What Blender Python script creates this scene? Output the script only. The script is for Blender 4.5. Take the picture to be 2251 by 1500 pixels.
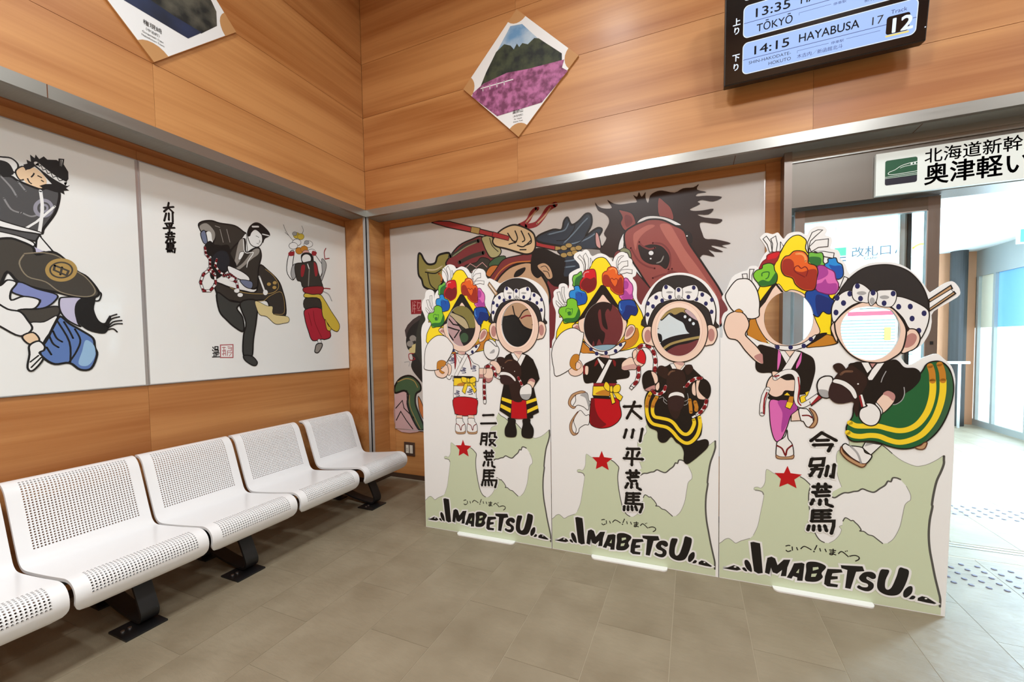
# Waiting room corner with photo standees, perforated bench, murals and a glazed exit
import bpy, math, random
from mathutils import Vector, Matrix
from mathutils.geometry import delaunay_2d_cdt
for o in list(bpy.data.objects): bpy.data.objects.remove(o, do_unlink=True)
sc = bpy.context.scene
K = 0.825           # survey units -> metres, applied to everything at the end of the script
# ------------------------------------------------------------------ camera
cam = bpy.data.objects.new('camera', bpy.data.cameras.new('camera'))
sc.collection.objects.link(cam); sc.camera = cam
cam.data.sensor_width = 36.0; cam.data.sensor_fit = 'HORIZONTAL'
cam.data.lens = 36.0*914.264/2251
cam.data.shift_x = 0.0002; cam.data.shift_y = 0.01769
cam.data.clip_start = 0.05
CR, CU, CF = (0.917620, 0.397155, -0.015525), (-0.001881, 0.043401, 0.999056), (-0.397454, 0.916725, -0.040572)
Rm = Matrix((CR, CU, [-a for a in CF])).transposed()
cam.matrix_world = Matrix.Translation(Vector((3.142315, -3.454082, 1.500000))) @ Rm.to_4x4()
# ------------------------------------------------------------------ world, exposure
w = bpy.data.worlds.new('world'); sc.world = w; w.use_nodes = True
w.node_tree.nodes['Background'].inputs[0].default_value = (0.80, 0.90, 1.0, 1)
w.node_tree.nodes['Background'].inputs[1].default_value = 0.6
sc.view_settings.view_transform = 'Standard'; sc.view_settings.look = 'None'
sc.view_settings.gamma = 1.0; sc.view_settings.use_curve_mapping = False
sc.view_settings.exposure = 0.0
LIGHTS = []
def area(name, loc, rot, sx, sy, power, col, spread=180):
    L = bpy.data.lights.new(name, 'AREA'); L.shape = 'RECTANGLE'; L.size = sx; L.size_y = sy
    L.energy = power; L.color = col; L.spread = math.radians(spread)
    o = bpy.data.objects.new(name, L); sc.collection.objects.link(o)
    o.location = loc; o.rotation_euler = [math.radians(a) for a in rot]
    LIGHTS.append(o); return o
WARM = (0.945, 0.985, 1.0); COOL = (0.58, 0.80, 1.0)
# ceiling luminaires of the hall
for (x, y, p, s_) in ((2.35, -1.65, 22, .32), (4.7, -1.8, 44, .4), (2.0, -4.3, 185, .7), (5.0, -4.9, 112, .7), (7.4, -3.4, 60, .6)):
    area('ceiling_lamp', (x, y, 5.12), (0, 0, 0), s_, s_, p, WARM)
# ceiling luminaires of the corridor beyond the door
for (x, y) in ((5.4, 1.8), (5.6, 4.2)):
    area('corridor_lamp', (x, y, 2.84), (0, 0, 0), 2.4, 1.6, 14, (0.90, 0.98, 1.0))
# daylight from the street entrance at the side of the corridor
area('entrance_daylight', (7.38, 2.5, 1.35), (0, 90, 0), 2.2, 0.7, 500, COOL)
area('entrance_daylight', (7.38, 4.9, 1.35), (0, 90, 0), 2.3, 1.2, 40, COOL)
# ------------------------------------------------------------------ helpers
def S(c):   # sRGB 0-255 -> linear
    r = []
    for v in c:
        v /= 255.0; r.append(v/12.92 if v <= .04045 else ((v+.055)/1.055)**2.4)
    return (r[0], r[1], r[2], 1)
MATS = {}
def mat(name, col, rough=.5, metal=0, coat=0, emit=None, es=0, spec=.5):
    if name in MATS: return MATS[name]
    m = bpy.data.materials.new(name); m.use_nodes = True
    b = m.node_tree.nodes['Principled BSDF']
    b.inputs['Base Color'].default_value = col; b.inputs['Roughness'].default_value = rough
    b.inputs['Metallic'].default_value = metal; b.inputs['Coat Weight'].default_value = coat
    b.inputs['Coat Roughness'].default_value = .06; b.inputs['Specular IOR Level'].default_value = spec
    if emit: b.inputs['Emission Color'].default_value = emit; b.inputs['Emission Strength'].default_value = es
    MATS[name] = m; return m
def nodes(m): return m.node_tree.nodes, m.node_tree.links, m.node_tree.nodes['Principled BSDF']
def link(o, parent=None):
    sc.collection.objects.link(o)
    if parent: o.parent = parent
    return o
def mesh(name, vs, fs, m=None, parent=None, mi=None, smooth=False):
    me = bpy.data.meshes.new(name); me.from_pydata([tuple(v) for v in vs], [], fs)
    for mm in (m if isinstance(m, (list, tuple)) else [m]): me.materials.append(mm)
    if mi: me.polygons.foreach_set('material_index', mi)
    if smooth: me.polygons.foreach_set('use_smooth', [True]*len(me.polygons))
    me.update(); return link(bpy.data.objects.new(name, me), parent)
def tag(o, label=None, cat=None, group=None, kind=None):
    if label: o['label'] = label
    if cat: o['category'] = cat
    if group: o['group'] = group
    if kind: o['kind'] = kind
    return o
def empty(name, loc=(0, 0, 0), rz=0, parent=None):
    o = bpy.data.objects.new(name, None); o.empty_display_size = .1; link(o, parent)
    o.location = loc; o.rotation_euler = (0, 0, rz); return o
def boxdata(x0, x1, y0, y1, z0, z1, b=0):
    if b <= 0:
        v = [(x, y, z) for x in (x0, x1) for y in (y0, y1) for z in (z0, z1)]
        return v, [(0, 1, 3, 2), (4, 6, 7, 5), (0, 4, 5, 1), (2, 3, 7, 6), (0, 2, 6, 4), (1, 5, 7, 3)]
    import bmesh
    bm = bmesh.new(); v, f = boxdata(x0, x1, y0, y1, z0, z1)
    bv = [bm.verts.new(p) for p in v]
    for q in f: bm.faces.new([bv[i] for i in q])
    bmesh.ops.bevel(bm, geom=bm.edges[:], offset=b, segments=2, profile=.6, affect='EDGES')
    bm.verts.index_update(); v = [tuple(q.co) for q in bm.verts]; f = [tuple(q.index for q in fc.verts) for fc in bm.faces]
    bm.free(); return v, f
def box(name, x0, x1, y0, y1, z0, z1, m, parent=None, b=0):
    v, f = boxdata(x0, x1, y0, y1, z0, z1, b); return mesh(name, v, f, m, parent)
def boxes(name, L, m, parent=None, b=0):
    V = []; F = []
    for q in L:
        v, f = boxdata(*q, b); k = len(V); V += v; F += [tuple(i+k for i in g) for g in f]
    return mesh(name, V, F, m, parent)
def cyl(name, c, r, z0, z1, m, parent=None, n=24, r2=None):
    r2 = r if r2 is None else r2
    V = [(c[0]+r*math.cos(2*math.pi*i/n), c[1]+r*math.sin(2*math.pi*i/n), z0) for i in range(n)]
    V += [(c[0]+r2*math.cos(2*math.pi*i/n), c[1]+r2*math.sin(2*math.pi*i/n), z1) for i in range(n)]
    F = [(i, (i+1) % n, n+(i+1) % n, n+i) for i in range(n)]+[tuple(range(n-1, -1, -1)), tuple(range(n, 2*n))]
    return mesh(name, V, F, m, parent)
def tube(name, pts, r, m, parent=None, n=10):
    V = []; F = []; pts = [Vector(p) for p in pts]
    for k, p in enumerate(pts):
        t = (pts[min(k+1, len(pts)-1)]-pts[max(k-1, 0)]).normalized()
        a = t.cross(Vector((0, 0, 1)))
        if a.length < 1e-3: a = t.cross(Vector((1, 0, 0)))
        a.normalize(); b = t.cross(a)
        V += [p+a*r*math.cos(2*math.pi*i/n)+b*r*math.sin(2*math.pi*i/n) for i in range(n)]
    for k in range(len(pts)-1):
        F += [(k*n+i, k*n+(i+1) % n, (k+1)*n+(i+1) % n, (k+1)*n+i) for i in range(n)]
    F += [tuple(range(n-1, -1, -1)), tuple(range((len(pts)-1)*n, len(pts)*n))]
    return mesh(name, V, F, m, parent, smooth=True)
_dg = [None]
def text(name, s, size, m, parent, x, z, y=0, width=None, bold=0, rot=0, align='LEFT'):
    """lettering standing in the parent's x-z plane, facing -y; the baseline starts at x, z"""
    c = bpy.data.curves.new(name, 'FONT'); c.body = s; c.size = size; c.align_x = align
    c.resolution_u = 3
    o = bpy.data.objects.new(name, c); sc.collection.objects.link(o)
    dg = bpy.context.evaluated_depsgraph_get(); dg.update()
    me = bpy.data.meshes.new_from_object(o.evaluated_get(dg)); bpy.data.objects.remove(o)
    xs = [v.co.x for v in me.vertices] or [0, 1]
    k = 1 if not width else width/(max(xs)-min(xs))
    if bold:
        V0 = [tuple(v.co) for v in me.vertices]; F0 = [tuple(p.vertices) for p in me.polygons]; V = []; F = []
        for j, (dx, dz) in enumerate(((0, 0), (bold, 0), (-bold, 0), (0, bold), (0, -bold), (.7*bold, .7*bold), (-.7*bold, -.7*bold), (.7*bold, -.7*bold), (-.7*bold, .7*bold))):
            n = len(V); V += [(a+dx/k, b+dz, 0) for a, b, c_ in V0]; F += [tuple(i+n for i in f) for f in F0]
        me = bpy.data.meshes.new(name); me.from_pydata(V, [], F)
    for v in me.vertices:
        a, b = v.co.x*k, v.co.y
        a, b = a*math.cos(rot)-b*math.sin(rot), a*math.sin(rot)+b*math.cos(rot)
        v.co = (a+x, y, b+z)
    me.materials.clear(); me.materials.append(m)
    r = bpy.data.objects.new(name, me); link(r, parent); return r
# ------------------------------------------------------------------ printed artwork
UNIT = .0005; STEP = .00008
PAL = dict(w=(238,240,240), k=(14,12,13), y=(252,226,28), yb=(246,214,44), yl=(214,190,70), yc=(214,200,140), ob=(196,130,40), sk=(240,212,194), sl=(247,222,206),
  se=(214,176,160), er=(186,134,128), ss=(206,164,158), sp=(190,138,134), nv=(28,36,92), g1=(112,190,70), g2=(40,112,52), g3=(122,200,50), g4=(36,112,44),
  g5=(52,98,66), gn=(26,98,54), rd=(208,20,36), r2=(120,14,24), r3=(122,0,20), rs=(190,4,26), dr=(150,32,42), og=(228,100,34), o2=(160,44,28), oh=(246,160,90),
  pk=(222,110,188), p2=(110,20,90), p3=(172,66,156), b1=(32,142,222), b2=(12,72,160), b3=(8,44,118), b4=(12,84,178), b5=(70,60,60), bh=(90,160,230),
  gy=(168,170,172), hr=(40,40,42), hb=(42,24,22), h2=(48,28,30), h3=(110,78,60), tn=(190,152,112), br=(90,44,26), st=(190,4,20), mg=(205,218,188), ms=(150,152,146),
  md=(84,84,80), lv=(196,194,222), mk=(236,206,170), mr=(176,36,56), j1=(78,78,80), j1b=(52,48,44), j2=(140,140,142), j3=(150,150,164), j4=(66,62,56), j5=(140,130,110),
  gd=(176,146,84), bl1=(128,140,196), bl2=(92,124,186), bl3=(150,190,226), bl4=(112,122,150), wg=(150,146,140), hn=(30,34,42), pt=(58,60,58), gl=(222,206,150),
  p1=(214,160,156), se2=(176,90,96), olv=(146,136,72), ora=(204,120,56), cr=(206,190,150), cr2=(176,168,120), rdm=(128,50,54), dk=(56,54,48), gyg=(140,146,110),
  gs=(66,96,66), dg=(52,54,48), blk=(30,28,26), fc=(204,164,128), skm=(220,190,146), rp=(170,48,50), fe=(42,54,68), fh=(110,130,146), hm=(44,24,20), h4=(152,74,68),
  h5=(124,52,52), h6=(184,106,94), ey=(28,18,18), pnk=(206,170,172), lb=(158,190,202), wp=(226,230,228), bk=(34,34,34))
PAL['or'] = (200,130,44)
def ink(c):
    n = 'ink_'+c
    if n not in MATS:
        m = mat(n, S(PAL[c]), .38, coat=0)
    return MATS[n]
def catmull(P, closed, n=4):
    out = []; L = len(P)
    for i in range(L if closed else L-1):
        p0 = P[(i-1) % L] if closed or i > 0 else P[0]; p1 = P[i]; p2 = P[(i+1) % L]
        p3 = P[(i+2) % L] if closed or i+2 < L else P[-1]
        for k in range(n):
            t = k/n
            out.append(tuple(.5*((2*p1[a])+(-p0[a]+p2[a])*t+(2*p0[a]-5*p1[a]+4*p2[a]-p3[a])*t*t+(-p0[a]+3*p1[a]-3*p2[a]+p3[a])*t**3) for a in (0, 1)))
    if not closed: out.append(tuple(P[-1]))
    return out
def dec(rec):
    k, c, w_, sm, L, d = rec.split(' '); d = [int(v) for v in d.split(',')]
    P = []; x = y = 0
    for i in range(0, len(d), 2): x += d[i]; y += d[i+1]; P.append((x*UNIT, y*UNIT))
    return k, c, int(w_)*UNIT, int(sm), int(L), P
def clean(P, closed):
    o = []
    for q in P:
        if not o or (q[0]-o[-1][0])**2+(q[1]-o[-1][1])**2 > 1e-7: o.append(q)
    if closed and len(o) > 2 and (o[0][0]-o[-1][0])**2+(o[0][1]-o[-1][1])**2 < 1e-7: o.pop()
    return o
def fill(P):
    vs, _, fs, *_r = delaunay_2d_cdt([Vector(q) for q in P], [], [list(range(len(P)))], 1, 1e-7)
    return [tuple(v) for v in vs], [tuple(f) for f in fs]
def ribbon(P, w, closed):
    n = len(P); A = []
    if n < 2: return [], []
    for i in range(n):
        a = P[(i-1) % n] if closed or i > 0 else P[i]; b = P[(i+1) % n] if closed or i < n-1 else P[i]; p = P[i]
        d1 = (p[0]-a[0], p[1]-a[1]); d2 = (b[0]-p[0], b[1]-p[1])
        l1 = math.hypot(*d1) or 0; l2 = math.hypot(*d2) or 0
        if l1 < 1e-9: d1, l1 = d2, l2
        if l2 < 1e-9: d2, l2 = d1, l1
        n1 = (-d1[1]/l1, d1[0]/l1); n2 = (-d2[1]/l2, d2[0]/l2)
        mx, my = n1[0]+n2[0], n1[1]+n2[1]; q = mx*mx+my*my
        if q < .3: mx, my = n1; s = 1.0
        else: s = 2/q; s = min(s, 1.6/math.sqrt(q))
        A.append((mx*s*w/2, my*s*w/2))
    V = [(p[0]+a[0], p[1]+a[1]) for p, a in zip(P, A)]+[(p[0]-a[0], p[1]-a[1]) for p, a in zip(P, A)]
    F = [(i, (i+1) % n, n+(i+1) % n, n+i) for i in range(n if closed else n-1)]
    if not closed and w > .006:
        for p in (P[0], P[-1]):
            k = len(V); V += [(p[0]+w/2*math.cos(t*math.pi/4), p[1]+w/2*math.sin(t*math.pi/4)) for t in range(8)]
            F.append(tuple(range(k, k+8)))
    return V, F
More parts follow.
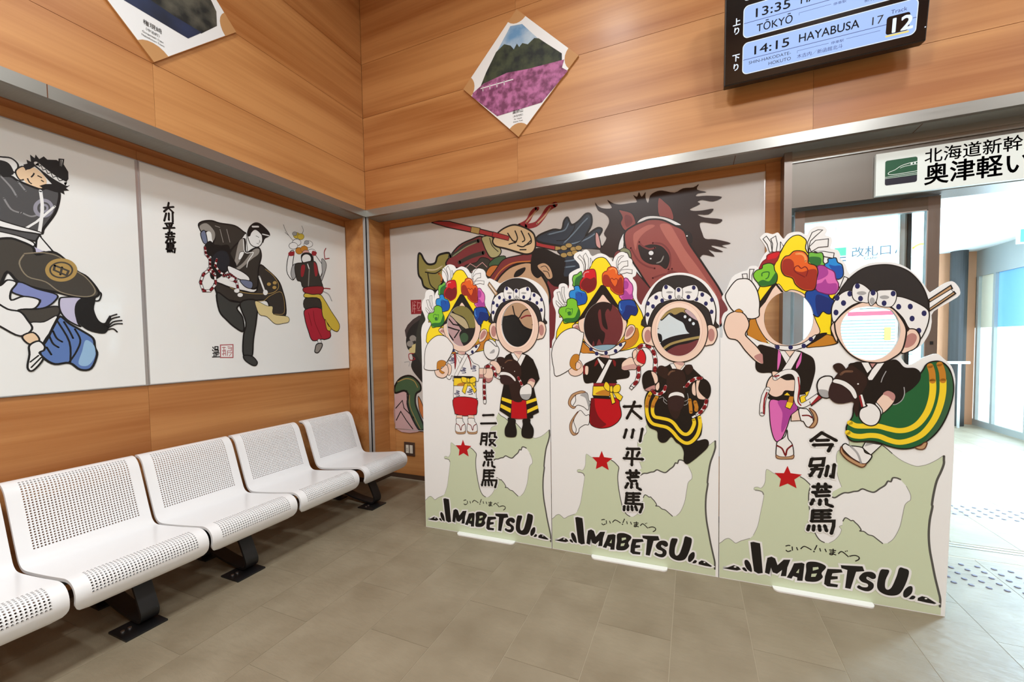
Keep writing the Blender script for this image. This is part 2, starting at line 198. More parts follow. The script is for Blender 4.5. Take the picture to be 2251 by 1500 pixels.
ART = dict(l.split('=', 1) for l in '''
board.1=b w 0 0 0 5,0,0,3059,0,0,0,129,24,106,60,83,-23,86,-42,109,18,105,44,51,21,94,58,35,61,-17,28,-48,5,-94,27,93,74,68,90,26,2,83,-38,85,14,103,97,64,94,-18,46,-55,93,27,91,-41,55,-75,57,16,58,45,88,-13,44,-47,10,-60,32,-42,44,1,75,-39,85,-45,65,25,106,32,126,10,123,-18,120,-56,99,-82,78,-118,18,-76,8,-114,0,-75,-1,-75,1,-77,0,0,0,-3250;h w 0 1 1 978,3256,-14,-95,-36,-85,-56,-68,-70,-44,-77,-14,-77,16,-69,46,-55,71,-34,89,-10,98,15,98,38,86,58,68,71,41,78,12,76,-19,67,-47,52,-71,33,-86;h w 0 1 1 1900,3247,-13,-98,-35,-89,-55,-70,-68,-45,-76,-15,-77,17,-69,47,-54,73,-34,93,-11,101,14,101,38,90,56,69,70,43,77,12,75,-19,67,-49,52,-73,33,-90
board.2=b w 0 0 0 5,0,0,2911,25,0,10,101,34,75,22,273,-5,77,-32,91,-6,70,17,38,-3,64,40,35,30,5,10,50,33,20,46,-3,38,-31,10,-47,16,46,-2,113,10,49,52,34,64,26,28,10,-9,50,-31,40,-41,53,17,55,63,25,38,-4,25,16,37,3,31,-28,12,-31,31,-34,37,9,43,15,54,-4,60,-31,48,-47,30,-39,18,47,47,50,47,19,47,-13,35,-36,5,-30,41,-27,11,-37,-6,-46,40,-27,17,-43,-11,-64,-38,-27,38,-56,16,-72,0,-142,51,-89,26,55,66,117,97,116,133,80,149,15,147,-36,143,-98,89,-122,52,-99,21,-117,0,-116,-2,-76,2,0,0,-3181;h w 0 1 1 1016,3190,-13,-100,-37,-91,-57,-71,-73,-47,-82,-15,-82,17,-75,48,-59,75,-38,95,-12,104,14,104,39,92,61,71,75,44,82,12,80,-20,73,-50,56,-74,36,-93;h w 0 1 1 1952,3095,-12,-93,-34,-85,-55,-67,-69,-43,-77,-15,-79,16,-71,44,-57,70,-37,88,-13,97,13,96,37,86,57,67,71,40,78,12,77,-18,69,-47,55,-69,35,-85
board.3=b w 0 0 0 5,0,0,3022,24,0,-1,130,-8,87,24,76,44,39,-30,79,-37,78,44,73,65,161,94,56,65,16,27,45,65,0,27,-13,26,81,45,78,18,29,-46,97,-28,54,54,51,72,-23,52,14,32,-44,30,-35,35,48,60,19,68,-8,60,-41,41,65,67,27,57,-17,27,-47,-17,-47,53,-30,12,-55,-14,-67,65,-25,26,-61,-1,-29,49,-72,19,-70,23,-50,-11,-4,55,48,70,46,83,27,109,-1,94,-20,94,-58,80,-85,60,-95,49,-90,35,14,99,76,50,9,38,-43,22,-58,-20,-64,-185,-138,-13,-107,-11,-91,-28,-82,-50,-83,-84,-54,-75,-50,17,-47,31,-44,43,0,58,44,32,24,43,21,73,24,60,-58,59,-76,31,-127,0,-176,6,-622,-35,-1751;h w 0 1 1 962,3219,-10,-95,-33,-85,-53,-68,-67,-43,-76,-14,-77,16,-70,46,-57,72,-37,89,-13,99,12,98,35,86,55,67,70,41,76,11,76,-20,68,-47,54,-71,35,-87;h w 0 1 1 1216,3077,11,96,39,78,28,32,49,31,57,10,83,5,151,-33,45,-35,45,-95,16,-102,-12,-102,-46,-101,-80,-86,-96,-33,-98,16,-101,70,-66,116
dancer_print.1=f y 0 1 0 731,4124,-61,-10,-50,-48,-44,-82,-100,-122,-116,-204,-211,-300,69,-13,-98,-172,-18,-87,10,-75,191,-102,149,-63,244,-14,261,23,206,45,129,57,12,139,-6,82,-44,187,-100,176,-133,211,-117,164,-41,82,-54,86,-36,30;c k 10 1 1 731,4124,-61,-10,-50,-48,-44,-82,-100,-122,-116,-204,-211,-300,69,-13,-98,-172,-18,-87,10,-75,191,-102,149,-63,244,-14,261,23,206,45,129,57,12,139,-6,82,-44,187,-100,176,-133,211,-117,164,-41,82,-54,86,-36,30;f or 0 1 2 478,3005,-26,-159,148,-10,216,-4,164,32,161,60,68,93,5,93,-50,48,-230,-208,-237,-57;c k 4 1 3 478,3005,-26,-159,148,-10,216,-4,164,32,161,60,68,93,5,93,-50,48,-230,-208,-237,-57;f sk 0 1 4 1033,3020,17,118,46,63,57,-2,20,-53,-32,-81,-57,-46;c k 8 1 5 1033,3020,17,118,46,63,57,-2,20,-53,-32,-81,-57,-46;f er 0 1 6 1056,3049,57,28,45,70,-37,38,-54,-60;f sk 0 1 4 380,3154,-49,51,38,36,62,-14,36,-124;c k 10 1 5 380,3154,-49,51,38,36,62,-14,36,-124;f er 0 1 6 356,3186,38,36,24,-19,12,-38;f sk 0 1 7 419,3276,161,152,122,139,54,57,64,-75,116,-136,126,-146,-12,-118,-35,-105,-81,-94,-83,-71,-106,-23,-121,37,-97,75,-60,111;c k 8 1 8 419,3276,161,152,122,139,54,57,64,-75,116,-136,126,-146,-12,-118,-35,-105,-81,-94,-83,-71,-106,-23,-121,37,-97,75,-60,111;f k 0 0 9 728,3750,31,4,33,-24,169,-269,35,-105,89,-90,-17,-64,-12,53,-51,84,-69,98,-94,78,-87,117,-90,-118,-85,-86,-74,-106,-75,-34,-100,-71,102,112;f w 0 1 9 472,3005,67,-74,109,-86,144,-40,118,20,93,71,47,88,-116,-48,-82,-53,-107,-29,-121,37,-97,74;c k 10 1 10 472,3005,67,-74,109,-86,144,-40,118,20,93,71,47,88,-116,-48,-82,-53,-107,-29,-121,37,-97,74;f nv 0 1 11 612,2887,-4,-15,-13,-10,-15,0,-12,10,-4,16,4,16,13,9,15,0,12,-10;f nv 0 1 11 690,2829,-4,-16,-12,-10,-15,0,-12,10,-5,16,5,15,12,10,15,0,12,-10;f nv 0 1 11 816,2835,-5,-15,-12,-10,-14,0,-12,10,-5,15,5,16,12,10,15,-1,11,-9;f nv 0 1 11 942,2861,-5,-16,-12,-9,-14,0,-12,10,-4,15,4,16,12,9,15,0,11,-10;f nv 0 1 11 1006,2943,-5,-15,-11,-9,-15,0,-11,10,-5,15,5,15,12,10,14,-1,11,-9;f w 0 0 2 415,4155,29,28,53,-69,21,-76,-4,-74,-12,1,-6,75,-25,57;c k 6 0 3 415,4155,29,28,53,-69,21,-76,-4,-74,-12,1,-6,75,-25,57;f w 0 0 4 491,4163,34,37,37,-74,3,-74,-7,-60,-25,-29,-13,7,4,86;c k 6 0 5 491,4163,34,37,37,-74,3,-74,-7,-60,-25,-29,-13,7,4,86;f w 0 0 2 590,4130,27,-51,-15,-54,-25,-35,16,85;c k 6 0 3 590,4130,27,-51,-15,-54,-25,-35,16,85;f w 0 0 2 937,3980,-3,66,24,58,41,17,32,-3,-44,-29,-29,-45,-10,-83;c k 6 0 3 937,3980,-3,66,24,58,41,17,32,-3,-44,-29,-29,-45,-10,-83;f w 0 0 4 952,3996,47,44,82,8,2,-68,-49,-2,-71,-60;c k 6 0 5 952,3996,47,44,82,8,2,-68,-49,-2,-71,-60;f w 0 0 6 963,3900,41,35,70,1,64,-11,-3,-50,-67,20,-70,-16;c k 6 0 7 963,3900,41,35,70,1,64,-11,-3,-50,-67,20,-70,-16;f w 0 0 2 117,3690,42,7,22,-93,55,-91,-33,-5,-58,73;c k 6 0 3 117,3690,42,7,22,-93,55,-91,-33,-5,-58,73;f w 0 0 4 186,3756,36,4,-4,-88,31,-134,-32,14,-32,115;c k 6 0 5 186,3756,36,4,-4,-88,31,-134,-32,14,-32,115;f w 0 0 6 102,3577,36,-34,45,-47,-33,-17,-45,53;c k 6 0 7 102,3577,36,-34,45,-47,-33,-17,-45,53;f g1 0 1 10 470,3949,-31,-1,-32,-25,-51,-15,-17,-49,9,-51,0,-43,101,-13,20,92;c k 10 1 11 470,3949,-31,-1,-32,-25,-51,-15,-17,-49,9,-51,0,-43,101,-13,20,92;f g2 0 1 12 476,3911,-57,-20,-38,-35,-11,-93,73,-4,26,91;f rd 0 1 13 514,3958,62,17,62,-5,24,-48,6,-86,-1,-73,-31,-66,-81,-38,-31,26,-62,35,-19,45,10,61,35,47,-2,50;c r2 10 1 14 514,3958,62,17,62,-5,24,-48,6,-86,-1,-73,-31,-66,-81,-38,-31,26,-62,35,-19,45,10,61,35,47,-2,50;f r2 0 1 15 501,3848,37,16,50,-22,49,21,22,-26,2,-74,-31,-59,-75,-36,-49,31,-50,53,10,55;l p1 12 1 15 498,3873,6,49,35,19,31,0;f og 0 1 10 808,3935,18,41,48,12,54,-23,23,-47,6,-42,41,-6,29,-47,0,-84,-6,-83,5,-36,-47,-16,-65,28,-53,52,-12,37,-66,16,-30,44,-6,74,7,48,30,28;c r2 10 1 11 808,3935,18,41,48,12,54,-23,23,-47,6,-42,41,-6,29,-47,0,-84,-6,-83,5,-36,-47,-16,-65,28,-53,52,-12,37,-66,16,-30,44,-6,74,7,48,30,28;f o2 0 1 12 763,3878,51,6,30,-36,17,-50,18,-49,48,-21,35,88,36,21,20,-61,-3,-120,2,-27,-38,-13,-71,34,-47,58,-78,41,-27,44;l r2 8 1 13 903,3723,-42,69,-5,31,24,10,23,-22,24,16,24,-23,-7,-47,-17,-29;l oh 16 1 12 844,3951,48,14,36,-27,5,-42;f pk 0 1 13 1033,3811,41,6,29,-41,34,-44,9,-60,-9,-59,8,-60,-32,-52,-41,-10,-52,33,-53,69,53,15,12,47;c p2 10 1 14 1033,3811,41,6,29,-41,34,-44,9,-60,-9,-59,8,-60,-32,-52,-41,-10,-52,33,-53,69,53,15,12,47;f p3 0 1 15 1036,3781,32,3,23,-37,-12,-59,-44,-3;f p3 0 1 15 1044,3666,35,-32,23,-31,32,10,3,-47,-30,-56,-40,-6,-70,69,29,32;f b2 0 1 16 972,3518,-15,-94,37,-84,45,-67,46,10,34,54,57,-10,31,63,-19,70,-40,66,-96,11;c k 10 1 17 972,3518,-15,-94,37,-84,45,-67,46,10,34,54,57,-10,31,63,-19,70,-40,66,-96,11;f b3 0 1 18 1063,3466,124,-29,12,-47,-29,-55,-51,12,-57,-66,-57,47,35,69;l bh 12 1 19 977,3494,0,-59,23,-37;f b1 0 1 16 367,3713,-7,32,26,20,44,-6,25,-57,57,-28,24,-51,6,-50,-25,-55,-51,-16,-57,-3,-37,70,-64,29,-16,51,17,49;c k 10 1 17 367,3713,-7,32,26,20,44,-6,25,-57,57,-28,24,-51,6,-50,-25,-55,-51,-16,-57,-3,-37,70,-64,29,-16,51,17,49;f b4 0 1 18 385,3656,51,16,88,-24,12,-75,-32,-54,-82,-9,-38,71;l b3 6 1 19 391,3631,-6,38,32,10,44,-27,6,-38;f g3 0 1 19 194,3485,58,13,13,80,70,18,62,-37,11,-74,31,-75,-7,-73,-50,-66,-88,-9,-77,-7,-24,78,-51,64,7,62;c k 10 1 20 194,3485,58,13,13,80,70,18,62,-37,11,-74,31,-75,-7,-73,-50,-66,-88,-9,-77,-7,-24,78,-51,64,7,62;f g4 0 1 21 420,3447,22,-49,-13,-73,-60,-53,-126,-9,-38,45,51,17,101,2,38,60;l g4 8 1 22 244,3406,1,43,32,11,31,-14,28,5,-3,-49,-20,-36,-44,2;f g4 0 1 23 263,3405,45,10,6,-37,-32,-13;f sk 0 1 12 666,2865,122,-1,0,-38,-44,-54,-30,11;c k 6 1 13 666,2865,122,-1,0,-38,-44,-54,-30,11;f ss 0 1 14 672,2859,114,-1,-11,-48,-48,22;f w 0 1 15 641,2838,-75,-33,-64,-65,-27,-88,-27,-89,10,-99,37,-32,37,12,14,44,25,-11,-2,-66,18,-16,-12,-236,50,-15,340,1,6,27,-1,226,36,11,19,75,4,160,-100,53,-93,129,-97,-11;c k 8 1 16 641,2838,-75,-33,-64,-65,-27,-88,-27,-89,10,-99,37,-32,37,12,14,44,25,-11,-2,-66,18,-16,-12,-236,50,-15,340,1,6,27,-1,226,36,11,19,75,4,160,-100,53,-93,129,-97,-11;f dr 0 1 17 598,2827,31,5,9,-114,-27,-131,-10,131;c k 4 1 18 598,2827,31,5,9,-114,-27,-131,-10,131;f dr 0 1 17 824,2821,24,-6,45,-118,-2,-86,-21,107;c k 4 1 18 824,2821,24,-6,45,-118,-2,-86,-21,107;f w 0 0 19 641,2832,96,-76,-38,-70,-59,119;c k 6 0 20 641,2832,96,-76,-38,-70,-59,119;f w 0 0 21 788,2826,54,-16,-197,-332,-62,-1;c k 6 0 22 788,2826,54,-16,-197,-332,-62,-1;l nv 10 1 23 541,2781,64,-20,-65,-5,62,-22,-81,0,-1,-14,56,-2,25,-22,-69,-6;l nv 10 1 23 740,2624,63,-19,-63,-6,60,-21,-79,-1,0,-14,54,-1,24,-22,-67,-6;l nv 10 1 19 916,2658,62,-19,-62,-6,59,-21,-78,-1,0,-14,54,-1,23,-22,-66,-6;l nv 10 1 17 621,2262,64,-17,-64,-8,61,-20,-80,-2,-1,-15,56,0,24,-21,-68,-8;l nv 10 1 17 848,2296,62,-18,-62,-7,59,-20,-78,-2,0,-14,54,-1,24,-21,-67,-7;f k 0 0 23 583,2490,341,-2,36,-32,-377,-1;f yb 0 0 24 589,2456,371,0,-3,-118,-377,-3;c k 8 0 25 589,2456,371,0,-3,-118,-377,-3;f ob 0 1 26 642,2342,38,33,98,13,-2,-54;f rs 0 1 17 585,2143,380,-1,14,-152,-7,-76,-36,-23,-170,-25,-147,20,-31,31;c k 10 1 18 585,2143,380,-1,14,-152,-7,-76,-36,-23,-170,-25,-147,20,-31,31;f yb 0 0 27 777,2372,61,7,-58,-170,-52,42;c k 8 0 28 777,2372,61,7,-58,-170,-52,42;f yb 0 0 26 850,2379,48,1,81,-105,-36,-50;c k 8 0 27 850,2379,48,1,81,-105,-36,-50;f yb 0 1 27 731,2474,73,-9,29,-38,-31,-38,-61,4,-21,43;c k 8 1 28 731,2474,73,-9,29,-38,-31,-38,-61,4,-21,43;f yb 0 1 28 851,2438,73,39,42,-15,-2,-54,-66,-28,-41,21;c k 8 1 29 851,2438,73,39,42,-15,-2,-54,-66,-28,-41,21;f yb 0 1 30 822,2454,36,-3,2,-56,-40,5;c k 8 1 31 822,2454,36,-3,2,-56,-40,5;f sk 0 0 17 1028,2612,88,1,3,-148,-94,-2;c k 8 0 18 1028,2612,88,1,3,-148,-94,-2;f sp 0 0 19 1030,2522,84,-4,-1,-48,-84,-2;f w 0 1 7 1217,3050,-70,-46,-31,-84,16,-106,56,-68,81,0,47,68,14,135,-44,74;c k 10 1 8 1217,3050,-70,-46,-31,-84,16,-106,56,-68,81,0,47,68,14,135,-44,74;f gy 0 1 9 1213,2845,82,68,16,-68;f sk 0 1 20 1116,2592,18,37,64,27,57,-31,10,-95,-25,-95,-58,-38,-52,25,-28,85;c k 10 1 21 1116,2592,18,37,64,27,57,-31,10,-95,-25,-95,-58,-38,-52,25,-28,85;f sp 0 1 22 1114,2486,57,-26,81,12,-24,-48,-46,-24,-52,24;f sk 0 1 22 1097,2539,13,74,36,22,-2,-85,-24,-32;c k 6 1 23 1097,2539,13,74,36,22,-2,-85,-24,-32;f sk 0 1 17 475,2674,50,-6,24,-38,-8,-88,-45,-50,-23,72;c k 8 1 18 475,2674,50,-6,24,-38,-8,-88,-45,-50,-23,72;f sk 0 1 19 284,2628,-41,-67,31,-77,82,-32,76,12,52,56,8,77,-42,65;c k 10 1 20 284,2628,-41,-67,31,-77,82,-32,76,12,52,56,8,77,-42,65;f w 0 1 24 380,3125,-96,-9,-105,-65,-81,-99,-36,-134,-4,-135,10,-101,253,2,130,101,140,234,-69,127,-61,55;c k 10 1 25 380,3125,-96,-9,-105,-65,-81,-99,-36,-134,-4,-135,10,-101,253,2,130,101,140,234,-69,127,-61,55;f ob 0 1 26 284,2628,15,78,77,28,75,-27,-27,-67,-51,-11,-14,-56,63,-32,-39,-23,-50,33,-12,44,-32,-11;c br 6 1 27 284,2628,15,78,77,28,75,-27,-27,-67,-51,-11,-14,-56,63,-32,-39,-23,-50,33,-12,44,-32,-11;l k 56 0 23 1113,2443,-4,-85,0,-96,3,-133;l w 40 0 24 1113,2443,-4,-85,0,-96,3,-133;l dr 40 0 25 1113,2441,-1,-20,-1,-20;l dr 40 0 25 1109,2351,0,-20,0,-20;l dr 40 0 25 1109,2261,1,-20,0,-20;l dr 40 0 25 1111,2172,1,-20,0,-21;f w 0 1 26 1095,2128,41,2,-5,-54,-16,-6,-19,8;c k 8 1 27 1095,2128,41,2,-5,-54,-16,-6,-19,8;l k 56 0 24 1140,2629,58,27,58,-10,22,-53,21,-94;l w 40 0 25 1140,2629,58,27,58,-10,22,-53,21,-94;l dr 40 0 26 1142,2630,23,11,22,10;l dr 40 0 26 1246,2647,16,-15,9,-23;l dr 40 0 26 1287,2550,6,-24,5,-24;f sk 0 0 19 618,1875,105,-1,-1,-49,-105,-5;c k 6 0 20 618,1875,105,-1,-1,-49,-105,-5;f w 0 1 21 617,1820,105,3,11,-41,36,-53,3,-109,-37,-30,-99,-1,-39,31,2,88,16,45;c k 8 1 22 617,1820,105,3,11,-41,36,-53,3,-109,-37,-30,-99,-1,-39,31,2,88,16,45;f tn 0 1 23 597,1625,40,-19,99,6,37,24,-3,-33,-35,-18,-99,-7,-34,20;c br 6 1 24 597,1625,40,-19,99,6,37,24,-3,-33,-35,-18,-99,-7,-34,20;l r2 12 1 25 605,1736,59,-24,29,-75,20,67,50,36;f sk 0 0 19 825,1885,102,0,-1,-49,-103,-6;c k 6 0 20 825,1885,102,0,-1,-49,-103,-6;f w 0 1 21 823,1830,103,4,11,-41,35,-52,4,-108,-37,-29,-96,-1,-39,30,2,88,16,44;c k 8 1 22 823,1830,103,4,11,-41,35,-52,4,-108,-37,-29,-96,-1,-39,30,2,88,16,44;f tn 0 1 23 805,1638,38,-19,97,6,36,24,-3,-32,-34,-19,-97,-6,-33,19;c br 6 1 24 805,1638,38,-19,97,6,36,24,-3,-32,-34,-19,-97,-6,-33,19;l r2 12 1 25 812,1748,57,-24,29,-74,19,66,49,36
